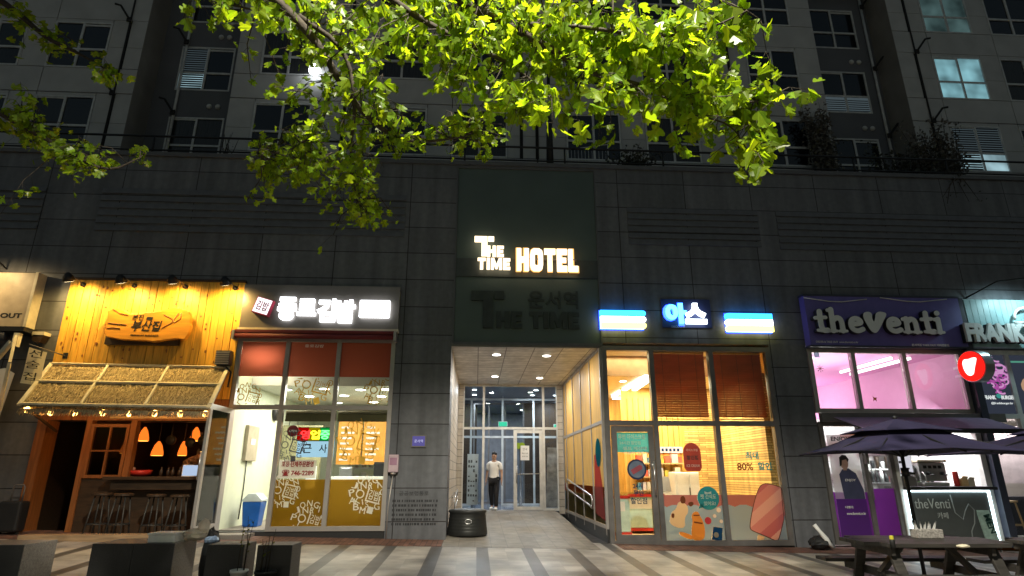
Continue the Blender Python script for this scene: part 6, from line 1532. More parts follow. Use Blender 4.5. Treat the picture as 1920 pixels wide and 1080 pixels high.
# burger windows with posters
BX = [10.95, W(1893, 700)[0], 13.6, 15.1]; BZ = [.25, 2.70, 4.10]
bf = frame('burger_window', pod, BX, BZ, -.03, .09, .10, .10, M['whitealu'])
for i in range(3): pane(bf, BX[i]+.05, BX[i+1]-.05, BZ[0]+.05, BZ[1]-.05, .03, M['glass'])
M['poster_dark'] = emit('backlit dark poster', (.05,.06,.09), .6)
for i in range(3):
    mb = MB(); mb.box(BX[i]+.052, BX[i+1]-.052, .02, .05, BZ[1]+.052, BZ[2]-.052); obj('poster', mb, M['poster_dark'], bf)
x0, z0 = W(1853, 720, .0); mb = MB(); rnd.seed(6); mb.sm = True
M['cabbage'] = emit('backlit purple onion print', (.42,.08,.36), .9); M['cabbage2'] = emit('backlit light purple print', (.65,.30,.60), .9)
cx_, cz_ = W(1868, 705, 0); zz0 = W(1868, 745, 0)[1]
def onion(m, n_, y):
    mb = MB(); mb.sm = True
    for k in range(n_):
        a = rnd.uniform(0, 6.28); rr_ = rnd.uniform(.05,.42); px_, pz_ = cx_+.8*rr_*math.cos(a), cz_+.02+rr_*math.sin(a); px_ = max(BX[0]+.25, min(BX[1]-.2, px_)); r_ = rnd.uniform(.06,.16)
        a0 = rnd.uniform(0, 6.28); mb.tube([(px_+r_*math.cos(a0+q*.4), y, pz_+r_*.6*math.sin(a0+q*.4)) for q in range(7)], .02, 5)
    for k in range(len(mb.v)): v = mb.v[k]; mb.v[k] = (v[0], y + (v[1]-y)*.15, min(v[2], BZ[2]-.07))
    return mb
obj('print_onion', onion(1, 34, .012), M['cabbage'], bf); obj('print_onion_light', onion(1, 16, .006), M['cabbage2'], bf)
x, z = W(1862, 745, .01); x = max(x, BX[0]+.45); mb = text("FRANK", x-.20, z, .01, w=.27, h=.085, bold=.03); mb.join(text("BURGER", x+.22, z, .01, w=.32, h=.085, bold=.03)); mb.join(text("@frankburger.kr", x+.05, z-.13, .01, w=.5, h=.06)); obj('poster_text', mb, emit('poster text', (.75,.8,.8), .9), bf)
mb = MB(); mb.sm = True; mb.ball((x+.01, .01, z+.03), .06, .006, .05, 12); obj('poster_badge', mb, emit('teal badge', (.05,.35,.3), .8), bf)
xq = BX[1]; mb = MB(); mb.sm = True; mb.ball((xq+.75, .01, 3.35), .55, .008, .3, 18); obj('print_bun', mb, emit('bun print', (.55,.33,.2), .8), bf)
mb = MB(); mb.box(xq+.1, xq+1.2, .005, .012, 3.88, 3.92); obj('print_lettuce', mb, emit('green print', (.1,.35,.25), .8), bf)
room('burger', 10.95, 15.1, .2, 3.5, .2, 2.75, M['cafewall'], M['ceilw'], M['granite'])
lamp('AREA', (12.5, 1.3, 2.72), 90, (1,.93,.95), 1.5, name='burger_glow')
mb = MB(); mb.box(11.05, 13.5, 1.4, 1.45, 1.3, 2.6); t = thing('menu_poster', 'pale pink menu poster inside the burger shop', 'poster', (12.2, 1.4, 1.3)); obj('sheet', mb, mat('pale pink sheet', (.72,.6,.6), .6), t)
mb = MB()
for k in range(3): mb.box(11.35, 12.3, 1.39, 1.398, 1.7+k*.25, 1.76+k*.25)
obj('print', mb, M['dkalu'], t)
mb = MB(); mb.box(11.0, 15.0, 1.0, 1.38, .95, 1.02); mb.box(11.0, 15.0, 1.2, 1.38, .2, .949); single('window_bar', 'dark window bar inside the burger shop', 'counter', mb, M['navy'])
for i, x in enumerate((11.5, 12.3)):
    t = thing('wooden_stool', ['wooden bar stool behind the burger glass beside the white frame', 'wooden bar stool deeper along the burger window bar'][i], 'stool', (x, .6, .2), 'wooden stools at the burger window bar')
    mb = MB(); mb.box(x-.17, x+.17, .45, .77, .92, .96); obj('seat', mb, M['woodlight'], t, bev=.008)
    for a, b in ((-1,-1),(1,-1),(-1,1),(1,1)):
        mb = MB(); mb.bar((x+a*.13,.61+b*.12,.92),(x+a*.19,.61+b*.17,.2), .035, .035); obj('leg', mb, M['woodlight'], t)
    mb = MB(); mb.box(x-.15, x+.15, .44, .47, .45, .49); obj('stretcher', mb, M['woodlight'], t)

# ================================================================== people
def skin(name, nodes, edges, m, parent, root, sub=2, o3=None):
    ks = list(nodes); me = bpy.data.meshes.new(name)
    me.from_pydata([nodes[k][0] for k in ks], [(ks.index(a), ks.index(b)) for a, b in edges], [])
    o = bpy.data.objects.new(name, me); COL.objects.link(o)
    sk = o.modifiers.new("skin", 'SKIN'); sk.use_smooth_shade = True
    lay = me.skin_vertices[0] if me.skin_vertices else None
    if lay is None:
        bm = bmesh.new(); bm.from_mesh(me); bm.verts.layers.skin.verify(); bm.to_mesh(me); bm.free(); lay = me.skin_vertices[0]
    for i, k in enumerate(ks):
        r = nodes[k][1]; lay.data[i].radius = r if isinstance(r, tuple) else (r, r); lay.data[i].use_root = (k == root)
    su = o.modifiers.new("sub", 'SUBSURF'); su.levels = sub; su.render_levels = sub
    ev = o.evaluated_get(bpy.context.evaluated_depsgraph_get()); m2 = bpy.data.meshes.new_from_object(ev)
    bpy.data.objects.remove(o); bpy.data.meshes.remove(me)
    m2.name = name; m2.materials.clear(); m2.materials.append(m)
    for p in m2.polygons: p.use_smooth = True
    o = bpy.data.objects.new(name, m2); COL.objects.link(o)
    if parent: o.parent = parent
    return o
def hand_nodes(nodes, edges, side, wrist, d, tag_, s=1):
    """palm and five separate, slightly curled fingers hanging from the wrist"""
    w_ = Vector(wrist); d = Vector(d).normalized(); f = Vector((0, -1, 0)); f = (f - d*f.dot(d)).normalized(); l = d.cross(f)
    nodes[tag_+'palm'] = (tuple(w_ + d*.055), (.020, .034)); edges.append((tag_+'wr', tag_+'palm'))
    for i in range(4):
        b = w_ + d*.085 + f*(.027 - .018*i); L_ = (.07, .08, .075, .06)[i]
        nodes[tag_+'k%d' % i] = (tuple(b), .0095); nodes[tag_+'m%d' % i] = (tuple(b + d*L_*.5 + l*side*-.008), .0085); nodes[tag_+'t%d' % i] = (tuple(b + d*L_*.9 + l*side*-.025), .007)
        edges += [(tag_+'palm', tag_+'k%d' % i), (tag_+'k%d' % i, tag_+'m%d' % i), (tag_+'m%d' % i, tag_+'t%d' % i)]
    nodes[tag_+'th0'] = (tuple(w_ + d*.04 + f*.036), .011); nodes[tag_+'th1'] = (tuple(w_ + d*.075 + f*.058), .0085)
    edges += [(tag_+'palm', tag_+'th0'), (tag_+'th0', tag_+'th1')]
# man in the hotel doorway, walking out
px_, py_, pz_ = W(926, 957, 6.15)[0], 6.15, .492
t = thing('person', 'man in a white T-shirt and black trousers walking out through the hotel doorway', 'person', (px_, py_, pz_)); t.rotation_euler = (0, 0, R(-14))
H_ = 1.63/1.72
def sc_(n): return {k: (tuple(c*H_ for c in v[0]), tuple(q*H_ for q in v[1]) if isinstance(v[1], tuple) else v[1]*H_) for k, v in n.items()}
N = {'pel': ((0,0,.93), (.15,.11)), 'bel': ((0,0,1.06), (.145,.105)), 'ch': ((0,-.01,1.26), (.165,.115)), 'ne0': ((0,0,1.42), (.09,.07)), 'ne': ((0,-.01,1.48), (.055,.055)),
     'hd0': ((0,-.02,1.55), (.068,.08)), 'hd1': ((0,-.025,1.63), (.077,.092)), 'hd2': ((0,-.01,1.695), (.062,.075)), 'nose': ((0,-.118,1.595), .012),
     'er': ((.081,-.01,1.60), .014), 'el': ((-.081,-.01,1.60), .014)}
E_ = [('pel','bel'),('bel','ch'),('ch','ne0'),('ne0','ne'),('ne','hd0'),('hd0','hd1'),('hd1','hd2'),('hd1','nose'),('hd1','er'),('hd1','el')]
for s, t_, sw in ((1, 'r', -.03), (-1, 'l', .07)):
    N.update({t_+'sh': ((s*.19,0,1.375), (.062,.062)), t_+'elb': ((s*.245,sw*.6+.03,1.11), (.043,.043)), t_+'wr': ((s*.26,sw-.06,.87), (.027,.03))})
    E_ += [('ne0', t_+'sh'), (t_+'sh', t_+'elb'), (t_+'elb', t_+'wr')]
    hand_nodes(N, E_, s, N[t_+'wr'][0], (0, -.12, -1), t_)
    fy = -.16 if s > 0 else .12; lift = 0 if s > 0 else .03
    N.update({t_+'hip': ((s*.09,0,.88), (.095,.095)), t_+'kn': ((s*.095,fy*.5-.03,.48), (.06,.06)), t_+'an': ((s*.095,fy+.03,.09+lift), (.04,.042)), t_+'toe': ((s*.10,fy-.13,.035), (.042,.028))})
    E_ += [('pel', t_+'hip'), (t_+'hip', t_+'kn'), (t_+'kn', t_+'an'), (t_+'an', t_+'toe')]
N = sc_(N); skin('body', N, E_, M['skin'], t, 'pel')
def sub(keys, g, over=None): 
    q = {k: (N[k][0], tuple(c+g for c in N[k][1]) if isinstance(N[k][1], tuple) else N[k][1]+g) for k in keys}; q.update(over or {}); return q
tn = sub(['pel','bel','ch','ne0','rsh','lsh'], .016)
for t_, s in (('r', 1), ('l', -1)):
    a, b = Vector(N[t_+'sh'][0]), Vector(N[t_+'elb'][0]); tn[t_+'slv'] = (tuple(a.lerp(b, .75)), (.068,.068))
skin('t_shirt', tn, [('pel','bel'),('bel','ch'),('ch','ne0'),('ne0','rsh'),('ne0','lsh'),('rsh','rslv'),('lsh','lslv')], M['tee'], t, 'bel')
tr = sub(['rhip','lhip','rkn','lkn','ran','lan'], .022); tr['pel'] = (tuple(Vector(N['pel'][0]) - Vector((0,0,.03))), (.155,.118))
skin('trousers', tr, [('pel','rhip'),('pel','lhip'),('rhip','rkn'),('lhip','lkn'),('rkn','ran'),('lkn','lan')], M['trouser'], t, 'pel')
for t_ in 'rl':
    a, b = Vector(N[t_+'an'][0]), Vector(N[t_+'toe'][0]); mb = MB(); mb.sm = True; c = a.lerp(b, .6); mb.ball((c.x, c.y, .045), .055, .135, .05, 14); o = obj('shoe', mb, M['white']); o.parent = t
mb = MB(); mb.sm = True; h = Vector(N['hd1'][0]); mb.ball((h.x, h.y+.022, h.z+.052), .084, .094, .072, 16); mb.ball((h.x, h.y+.055, h.z), .076, .062, .08, 14); o = obj('hair', mb, M['hair']); o.parent = t
mb = MB(); mb.sm = True
for s in (-1, 1): mb.ball((s*.030, h.y-.083, h.z-.012), .012, .008, .007, 8); mb.ball((s*.031, h.y-.085, h.z+.008), .017, .008, .004, 8)
mb.ball((0, h.y-.080, h.z-.078), .022, .008, .005, 8); o = obj('face_features', mb, M['hair']); o.parent = t
# person leaning behind the tavern counter
x_, z_ = W(362, 870, .75)
t = thing('person', 'person in a tan top bending over behind the tavern counter', 'person', (x_, .85, .42))
N = {'pel': ((-.22,.08,.86), (.16,.12)), 'bel': ((-.20,.04,1.02), (.15,.12)), 'ch': ((-.06,-.05,1.26), (.17,.13)), 'ne0': ((.06,-.12,1.38), (.10,.08)), 'ne': ((.12,-.16,1.42), (.055,.055)),
     'hd0': ((.17,-.21,1.44), (.07,.075)), 'hd1': ((.22,-.25,1.44), (.085,.09)), 'hd2': ((.27,-.26,1.43), (.065,.07)), 'nose': ((.22,-.35,1.40), .012)}
E_ = [('pel','bel'),('bel','ch'),('ch','ne0'),('ne0','ne'),('ne','hd0'),('hd0','hd1'),('hd1','hd2'),('hd1','nose')]
for s, t_ in ((1, 'r'), (-1, 'l')):
    N.update({t_+'sh': ((.04+s*.06,-.05+s*.17 if s > 0 else -.24,1.32), (.062,.062)), t_+'elb': ((.08+s*.04,-.26 if s > 0 else -.36,1.18), (.045,.045)), t_+'wr': ((.14+s*.08,-.42,1.12), (.03,.03)), t_+'hip': ((-.22+s*.09,.08,.82), .095), t_+'kn': ((-.20+s*.1,.02,.46), .06), t_+'an': ((-.2+s*.1,.08,.08), .042), t_+'toe': ((-.2+s*.1,-.06,.035), (.042,.028))})
    E_ += [('ne0', t_+'sh'), (t_+'sh', t_+'elb'), (t_+'elb', t_+'wr'), ('pel', t_+'hip'), (t_+'hip', t_+'kn'), (t_+'kn', t_+'an'), (t_+'an', t_+'toe')]
    hand_nodes(N, E_, s, N[t_+'wr'][0], (.3, -1, -.2), t_)
skin('body', N, E_, M['skin'], t, 'pel')
tn = sub(['pel','bel','ch','ne0','rsh','lsh','relb','lelb'], .018)
skin('top', tn, [('pel','bel'),('bel','ch'),('ch','ne0'),('ne0','rsh'),('ne0','lsh'),('rsh','relb'),('lsh','lelb')], M['tanshirt'], t, 'bel')
tr = sub(['pel','rhip','lhip','rkn','lkn','ran','lan'], .02); skin('trousers', tr, [('pel','rhip'),('pel','lhip'),('rhip','rkn'),('lhip','lkn'),('rkn','ran'),('lkn','lan')], M['trouser'], t, 'pel')
h = Vector(N['hd1'][0]); mb = MB(); mb.sm = True; mb.ball((h.x+.015, h.y+.03, h.z+.03), .10, .09, .085, 16); o = obj('hair', mb, M['hair']); o.parent = t

# ================================================================== street furniture at the left
def block(px0, px1, pyt, zt, depth, lb, m='granitedark', group='stone blocks on the pavement', seam=False, label_top=None):
    a = G(px0, pyt, zt); b = G(px1, pyt, zt)
    y0 = (a.y+b.y)/2; z0 = gz(a.x, y0) - .02
    t = thing('stone_block', lb, 'stone bench', ((a.x+b.x)/2, y0+depth/2, z0), group)
    mb = MB()
    mb.box(a.x, b.x, y0+.012, y0+depth, z0, zt); obj('block', mb, M['granite'], t, bev=.006)
    xs_ = [a.x, a.x + (b.x-a.x)*.5, b.x] if seam else [a.x, b.x]
    for i in range(len(xs_)-1):
        mb = MB(); mb.box(xs_[i]+.002, xs_[i+1]-.002, y0, y0+.0115, z0, zt-.003); obj('front_slab', mb, M[m], t)
    return a, b, y0
block(-140, 42, 1022, .70, .6, 'dark stone block cut by the photo edge below the suitcase')
a1, b1, yb1 = block(176, 326, 1019, .70, .62, 'wide dark stone block carrying the white paper box', seam=True)
block(390, 458, 1021, .70, .42, 'square dark stone block behind the white flower pot')
a3, b3, yb3 = block(484, 548, 1022, .70, .40, 'small dark stone block behind the black flower pot')
# white paper box and plastic bags
c = G(305, 1012, .70)
t = thing('paper_box', 'flat white paper box on the wide stone block', 'box', (c.x, yb1+.2, .70))
mb = MB(); mb.box(b1.x-.36, b1.x-.04, yb1+.06, yb1+.36, .701, .79); obj('box', mb, M['paper'], t, bev=.006)
mb = MB(); mb.box(b1.x-.37, b1.x-.03, yb1+.05, yb1+.37, .791, .81); obj('lid', mb, M['white'], t, bev=.004)
def crumple(c, rx, ry, rz_, seed, n=16):
    r_ = random.Random(seed); mb = MB(); mb.ball(c, rx, ry, rz_, n)
    mb.v = [(v[0]+r_.uniform(-.12,.12)*rx, v[1]+r_.uniform(-.12,.12)*ry, v[2]+r_.uniform(-.14,.14)*rz_) for v in mb.v]; return mb
M['bagfilm'] = film('milky plastic', (.65,.62,.55), .45, .5, (.85,.83,.8))
p = at(372, 990, yb1+.3)
t = thing('plastic_bag', 'crumpled clear plastic bag on the end of the wide stone block', 'bag', (p.x, p.y, .70))
mb = crumple((p.x-.02, p.y, .77), .15, .13, .07, 1); mb.join(crumple((p.x+.06, p.y+.02, .84), .08, .08, .11, 2, 12)); obj('bag', mb, M['bagfilm'], t)
mb = crumple((p.x-.03, p.y, .75), .09, .08, .04, 3, 10); obj('waste', mb, M['ivory'], t)
p2 = at(392, 1010, yb1+.1)
t = thing('rubbish_bag', 'blue and white printed plastic bag between the stone blocks', 'bag', (p2.x, p2.y, .3))
zg = gz(p2.x, p2.y)
mb = crumple((p2.x, p2.y+.1, zg+.32), .11, .12, .34, 5, 14); obj('bag', mb, M['black'], t)
mb = crumple((p2.x+.01, p2.y+.06, .72), .09, .08, .05, 6, 12); obj('wrapper', mb, mat('blue white wrapper', (.25,.34,.5), .4, var=.8, scale=12), t)
# potted plants
def pot_plant(px, py, zt, r, m, lb, seed, n, leafy):
    c = G(px, py, zt); g_ = gz(c.x, c.y); t = thing('potted_plant', lb, 'plant', (c.x, c.y, g_))
    mb = MB(); mb.sm = True; mb.lathe(c.x, c.y, [(r*.72, g_), (r*.96, zt-.03), (r*1.04, zt-.03), (r*1.04, zt), (r*.92, zt), (r*.9, zt-.04), (.02, zt-.045)], 24); obj('pot', mb, m, t)
    rr_ = random.Random(seed); sm = MB(); sm.sm = True; lm = MB()
    for i in range(n):
        x, y = c.x + rr_.uniform(-.5,.5)*r, c.y + rr_.uniform(-.4,.4)*r; h = rr_.uniform(.35,.72) if leafy else rr_.uniform(.25,.5)
        tip = (x+rr_.uniform(-.05,.05), y, zt+h); sm.tube([(x, y, zt-.04), (x+.01, y, zt+h*.5), tip], [.006,.005,.003], 5)
        for k in range(9 if leafy else 3):
            v = rr_.uniform(.3, 1); q = Vector((x, y, zt)).lerp(Vector(tip), v); a = rr_.uniform(0, 6.28); l = rr_.uniform(.025,.06)
            d = Vector((math.cos(a), math.sin(a), rr_.uniform(.1,.9)))*l; s_ = Vector((-math.sin(a), math.cos(a), 0))*l*.28
            lm.add([q, q+d*.5+s_, q+d, q+d*.5-s_], [(0,1,2,3)])
    obj('stems', sm, M['bark'], t); obj('leaves', lm, film('small leaf %d' % seed, (.16,.17,.03), .05, .4), t)
pot_plant(449, 1068, .44, .10, M['white'], 'young leafy stems in a white pot before the stone block', 3, 3, True)
pot_plant(498, 1070, .44, .12, M['rubber'], 'bare stems in a black pot before the small stone block', 5, 4, False)

# ================================================================== umbrella tables at the right
M['timber'] = mat('dark weathered timber', (.042,.038,.034), .55, var=.35, scale=3, stretch=(1,9,9), bump=.2)
def picnic(cx, cy, rzr, lb, ln=1.65, top=.72):
    g_ = gz(cx, cy); t = thing('picnic_table', lb, 'picnic table', (cx, cy, g_), 'picnic tables before the cafe'); t.rotation_euler = (0, 0, rzr)
    def O(name, mb, m, bev=.004):
        o = obj(name, mb, m, None, bev); o.parent = t; return o
    zt = top
    for i in range(5):
        y = -.38 + i*.19; e = .16 if i in (0, 4) else .0
        mb = MB(); mb.box(-ln/2+e, ln/2-e, y-.09, y+.09, zt-.04, zt); O('top_board', mb, M['timber'])
    for s in (-1, 1):
        mb = MB(); mb.box(-ln/2-.02, ln/2+.02, s*.78-.14, s*.78+.14, .40, .44); O('seat', mb, M['timber'])
        x = s*(ln/2-.28)
        for q in (-1, 1):
            mb = MB(); mb.bar((x+q*.0, q*.30, zt-.045), (x, q*.62, .0), .045, .11, up=(1,0,0)); O('leg', mb, M['timber'])
        mb = MB(); mb.box(x+.03, x+.07, -.86, .86, .31, .40); O('cross_beam', mb, M['timber'])
        mb = MB(); mb.box(x-.07, x-.028, -.42, .42, zt-.13, zt-.042); O('top_beam', mb, M['timber'])
        mb = MB(); mb.bar((x, 0, .36), (x-s*.30, 0, zt-.05), .05, .09, up=(0,1,0)); O('brace', mb, M['timber'])
        mb = MB()
        for q in (-.35, .35): mb.tube([(x-s*0+.02+.055, q, zt-.085), (x+.02+.065, q, zt-.085)], .016, 10)
        O('bolt', mb, M['steel'], 0)
    return t
T1 = Vector((5.30, -5.35, 0)); g1 = gz(5.3, -5.35)
picnic(5.20, -5.30, R(-4), 'dark timber picnic table with the napkin box and umbrella pole')
picnic(7.25, -5.35, R(3), 'dark timber picnic table cut by the photo edge', 1.7)
def umbrella(cx, cy, lb, ztop, zrim, half):
    g_ = gz(cx, cy); t = thing('umbrella', lb, 'umbrella', (cx, cy, g_), 'navy umbrellas before the cafe')
    def ring(h, z, sag=0): 
        pts = []
        for k in range(4):
            a, b = [(-1,-1),(1,-1),(1,1),(-1,1)][k], [(1,-1),(1,1),(-1,1),(-1,-1)][k]
            for j in range(6):
                u = j/6; pts.append(Vector((cx+h*(a[0]*(1-u)+b[0]*u), cy+h*(a[1]*(1-u)+b[1]*u), z - sag*(1-abs(2*u-1))*-1)))
        return pts
    r0 = ring(.30, zrim+(ztop-zrim)*.66); r1 = ring(half*.62, zrim+(ztop-zrim)*.30, -.0); r2 = ring(half, zrim, .035)
    mb = MB(); n = 24; vs = r0+r1+r2; vs += [v - Vector((0,0,.008)) for v in vs]
    fs = [(j*n+k, j*n+(k+1) % n, (j+1)*n+(k+1) % n, (j+1)*n+k) for j in range(2) for k in range(n)]; fs += [tuple(i+3*n for i in reversed(f)) for f in fs]; fs += [(2*n+k, 2*n+(k+1) % n, 5*n+(k+1) % n, 5*n+k) for k in range(n)]
    mb.add(vs, fs); obj('canopy', mb, M['umbfab'], t)
    rt_ = ring(.48, zrim+(ztop-zrim)*.60, .02); mb = MB(); ap = Vector((cx, cy, ztop)); vs = [ap] + rt_; vs += [v - Vector((0,0,.008)) for v in vs]
    fs = [(0, k+1, (k+1) % n + 1) for k in range(n)]; fs += [tuple(i+n+1 for i in reversed(f)) for f in fs]; fs += [(k+1, (k+1) % n + 1, n+1+(k+1) % n+1, n+1+k+1) for k in range(n)]
    mb.add(vs, fs); obj('vent_cap', mb, M['umbfab'], t)
    for k in range(8):
        a = k*math.pi/4; c_ = (math.cos(a), math.sin(a)); f_ = 1/max(abs(c_[0]), abs(c_[1])); e = Vector((cx+half*f_*c_[0]*.985, cy+half*f_*c_[1]*.985, zrim-.012+(.03 if k % 2 == 0 else 0)))
        mb = MB(); mb.bar((cx, cy, zrim+(ztop-zrim)*.84), e, .016, .02); obj('rib', mb, M['black'], t)
        mb = MB(); m_ = Vector((cx, cy, zrim+(ztop-zrim)*.84)).lerp(e, .5); mb.bar((cx, cy, zrim-.05), m_, .012, .014); obj('strut', mb, M['black'], t)
    mb = MB(); mb.sm = True; mb.tube([(cx, cy, g_), (cx, cy, ztop-.02)], .022, 12); obj('pole', mb, M['black'], t)
    mb = MB(); mb.sm = True; mb.tube([(cx, cy, zrim-.28), (cx, cy, zrim-.18)], .045, 12); mb.tube([(cx,cy,zrim-.23),(cx+.09,cy-.05,zrim-.25)], .012, 6); obj('crank', mb, M['black'], t)
    mb = MB(); mb.sm = True; mb.ball((cx, cy, ztop+.01), .03, .03, .03, 10); obj('finial', mb, M['black'], t)
umbrella(5.40, -4.95, 'navy purple square umbrella standing over the napkin box', 2.19, 1.76, .88)
umbrella(7.95, -4.75, 'navy purple umbrella cut by the photo edge', 2.2, 1.77, 1.2)
zt = g1 + .72
x, y = 5.37, -5.06
t = thing('napkin_box', 'pale basket of straws and napkins around the umbrella pole', 'basket', (x, y-.06, zt))
mb = MB(); mb.box(x-.15, x+.17, y-.16, y-.02, zt+.001, zt+.10); obj('basket', mb, mat('grey wicker', (.33,.31,.29), .8, var=.5, scale=40), t, bev=.01)
mb = MB(); rnd.seed(12)
for i in range(16): xx = rnd.uniform(-.12,.14); mb.tube([(x+xx, y-.09, zt+.09), (x+xx*1.5+rnd.uniform(-.03,.03), y-.1, zt+.15+rnd.uniform(0,.05))], .006, 5)
obj('straws', mb, M['paper'], t)
c = G(1675, 1028, zt)
t = thing('small_bottle', 'small black bottle with a yellow cap on the picnic table', 'bottle', (c.x, c.y, zt))
mb = MB(); mb.sm = True; mb.lathe(c.x, c.y, [(.026, zt+.001), (.027, zt+.075), (.02, zt+.085)], 14); obj('body', mb, M['black'], t)
mb = MB(); mb.lathe(c.x, c.y, [(.02, zt+.086), (.02, zt+.115), (.014, zt+.12)], 14); obj('cap', mb, mat('yellow cap', (.55,.5,.05), .4), t)
c = G(1806, 1028, zt); mb = crumple((c.x, c.y, zt+.022), .07, .04, .018, 9, 10); single('crumpled_napkin', 'crumpled pale napkin lying on the picnic table', 'napkin', mb, M['ivory'])
# plastic bag on the ground beside the cafe pillar
p = at(1541, 1030, -.35); zg = gz(p.x, -.35) + .005
t = thing('carrier_bag', 'knotted black and white carrier bag on the ground by the dark pillar', 'bag', (p.x, -.35, zg))
mb = crumple((p.x-.02, -.35, zg+.12), .22, .17, .13, 14, 14); obj('bag', mb, M['black'], t)
mb = MB(); mb.sm = True; mb.tube([(p.x+.16,-.46,zg+.05),(p.x+.05,-.46,zg+.2),(p.x-.03,-.42,zg+.34),(p.x-.10,-.38,zg+.46)], [.03,.055,.035,.04], 9); o = obj('knot', mb, M['paper'], t)

# ================================================================== terrace plants
def shrub(name, lb, base, nst, h, spread, seed, nleaf, size, m, group=None, lean=(0,0)):
    r_ = random.Random(seed); t = thing(name, lb, 'plant', base, group); b = Vector(base); sm = MB(); sm.sm = True; lm = MB()
    for i in range(nst):
        a = r_.uniform(0, 6.28); tip = b + Vector((math.cos(a)*spread*r_.random()+lean[0]*r_.random(), math.sin(a)*spread*.5*r_.random()+lean[1], h*r_.uniform(.55,1)))
        mid = b.lerp(tip, .5) + Vector((r_.uniform(-.1,.1), 0, .1)); root = b + Vector((r_.uniform(-.3,.3)*spread, r_.uniform(-.1,.1), 0)); sm.tube([root, mid, tip], [.014,.01,.004], 5)
        for k in range(nleaf):
            v = r_.uniform(.15, 1); q = (root.lerp(mid, v*2) if v < .5 else mid.lerp(tip, v*2-1)) + Vector((r_.gauss(0,.09), r_.gauss(0,.06), r_.gauss(0,.07)))
            d = Vector((r_.gauss(0,1), r_.gauss(0,1), r_.gauss(-.2,.8))).normalized()*size*r_.uniform(.6,1.2); s_ = d.cross(Vector((r_.gauss(0,1), r_.gauss(0,1), r_.gauss(0,1)))).normalized()*size*.3
            lm.add([q, q+d*.45+s_, q+d, q+d*.45-s_], [(0,1,2,3)])
    obj('stems', sm, M['bark'], t); obj('leaves', lm, m, t); return t
M['vleaf'] = mat('dry vine leaf', (.16,.15,.13), .7, var=.5, scale=8)
x = W(1185, 290, .6)[0]; shrub('terrace_shrub', 'dark tangled shrub behind the railing right of the hotel panel', (x, .6, 8.46), 26, .95, .75, 31, 26, .10, M['leafdark'])
x = W(1545, 250, 3.6)[0]; shrub('climbing_vine', 'pale leafy vine climbing the corner pilaster beside the recess', (x, 3.7, 8.46), 60, 4.6, .55, 32, 80, .13, M['vleaf'], None, (-.15, 0))
x = W(1768, 230, 3.3)[0]; shrub('climbing_vine', 'bushy dark vine spilling at the base of the lit apartment windows', (x-.2, 3.4, 8.46), 60, 4.0, 1.0, 33, 80, .13, M['vleaf'], None, (-.4, 0))
x = W(1690, 290, 2.5)[0]; shrub('terrace_shrub', 'low black shrub mass between the two climbing vines', (x-.2, 2.2, 8.46), 44, 2.2, 1.6, 34, 36, .13, M['leafdark'])
x = W(1790, 345, .1)[0]; shrub('trailing_plant', 'thin trailing plant hanging over the terrace edge', (x, .0, 8.55), 8, -1.0, .8, 35, 8, .06, M['leafdark'])
x = W(430, 260, .8)[0]; shrub('terrace_shrub', 'sparse bare shrub behind the railing before the light pilaster', (x, .7, 8.46), 8, 1.3, .4, 36, 4, .05, M['leafdark'])
x = W(1033, 290, .5)[0]; mb = MB(); mb.sm = True; mb.tube([(x,.7,8.46),(x,.7,10.1),(x,.7,10.3)], [.10,.075,.03], 10); single('folded_parasol', 'folded dark parasol standing on the terrace above the hotel panel', 'parasol', mb, M['black'])
x = W(1100, 270, 1.0)[0]
t = thing('drying_rack', 'pale drying rack on the terrace above the hotel panel', 'rack', (x, 1.0, 8.46))
mb = MB(); mb.sm = True
for k in range(12): mb.tube([(x-.5+k*.09, 1.0, 8.7), (x-.5+k*.09, 1.0, 9.5)], .006, 5)
mb.tube([(x-.55,1.0,9.5),(x+.55,1.0,9.7)], .012, 6); mb.tube([(x-.55,1.0,8.7),(x+.55,1.0,8.7)], .012, 6); mb.tube([(x-.55,1,8.46),(x-.55,1,9.5)], .012, 6); mb.tube([(x+.55,1,8.46),(x+.55,1,9.7)], .012, 6); obj('frame', mb, M['whitealu'], t)

# ================================================================== trees
def leafmat(name, d, tcol):
    m, n, L, b = _new(name); n.remove(b)
    ge = n.new("ShaderNodeNewGeometry")
    def hsv(c):
        h = n.new("ShaderNodeHueSaturation"); h.inputs['Color'].default_value = c + (1,)
        a = n.new("ShaderNodeMapRange"); a.inputs[3].default_value = .485; a.inputs[4].default_value = .515; L.new(ge.outputs['Random Per Island'], a.inputs[0]); L.new(a.outputs[0], h.inputs['Hue'])
        mm = n.new("ShaderNodeMath"); mm.operation = 'FRACT'; m3 = n.new("ShaderNodeMath"); m3.operation = 'MULTIPLY'; m3.inputs[1].default_value = 7.31; L.new(ge.outputs['Random Per Island'], m3.inputs[0]); L.new(m3.outputs[0], mm.inputs[0])
        v = n.new("ShaderNodeMapRange"); v.inputs[3].default_value = .55; v.inputs[4].default_value = 1.35; L.new(mm.outputs[0], v.inputs[0]); L.new(v.outputs[0], h.inputs['Value']); return h.outputs[0]
    df = n.new("ShaderNodeBsdfDiffuse"); L.new(hsv(d), df.inputs[0]); tl = n.new("ShaderNodeBsdfTranslucent"); L.new(hsv(tcol), tl.inputs[0])
    a = n.new("ShaderNodeMixShader"); a.inputs[0].default_value = .55; L.new(df.outputs[0], a.inputs[1]); L.new(tl.outputs[0], a.inputs[2])
    g = n.new("ShaderNodeBsdfGlossy"); g.inputs[0].default_value = (.5,.5,.5,1); g.inputs['Roughness'].default_value = .35
    c = n.new("ShaderNodeMixShader"); c.inputs[0].default_value = .05; L.new(a.outputs[0], c.inputs[1]); L.new(g.outputs[0], c.inputs[2]); c.inputs[0].default_value = .025; L.new(c.outputs[0], n["Material Output"].inputs[0]); return m
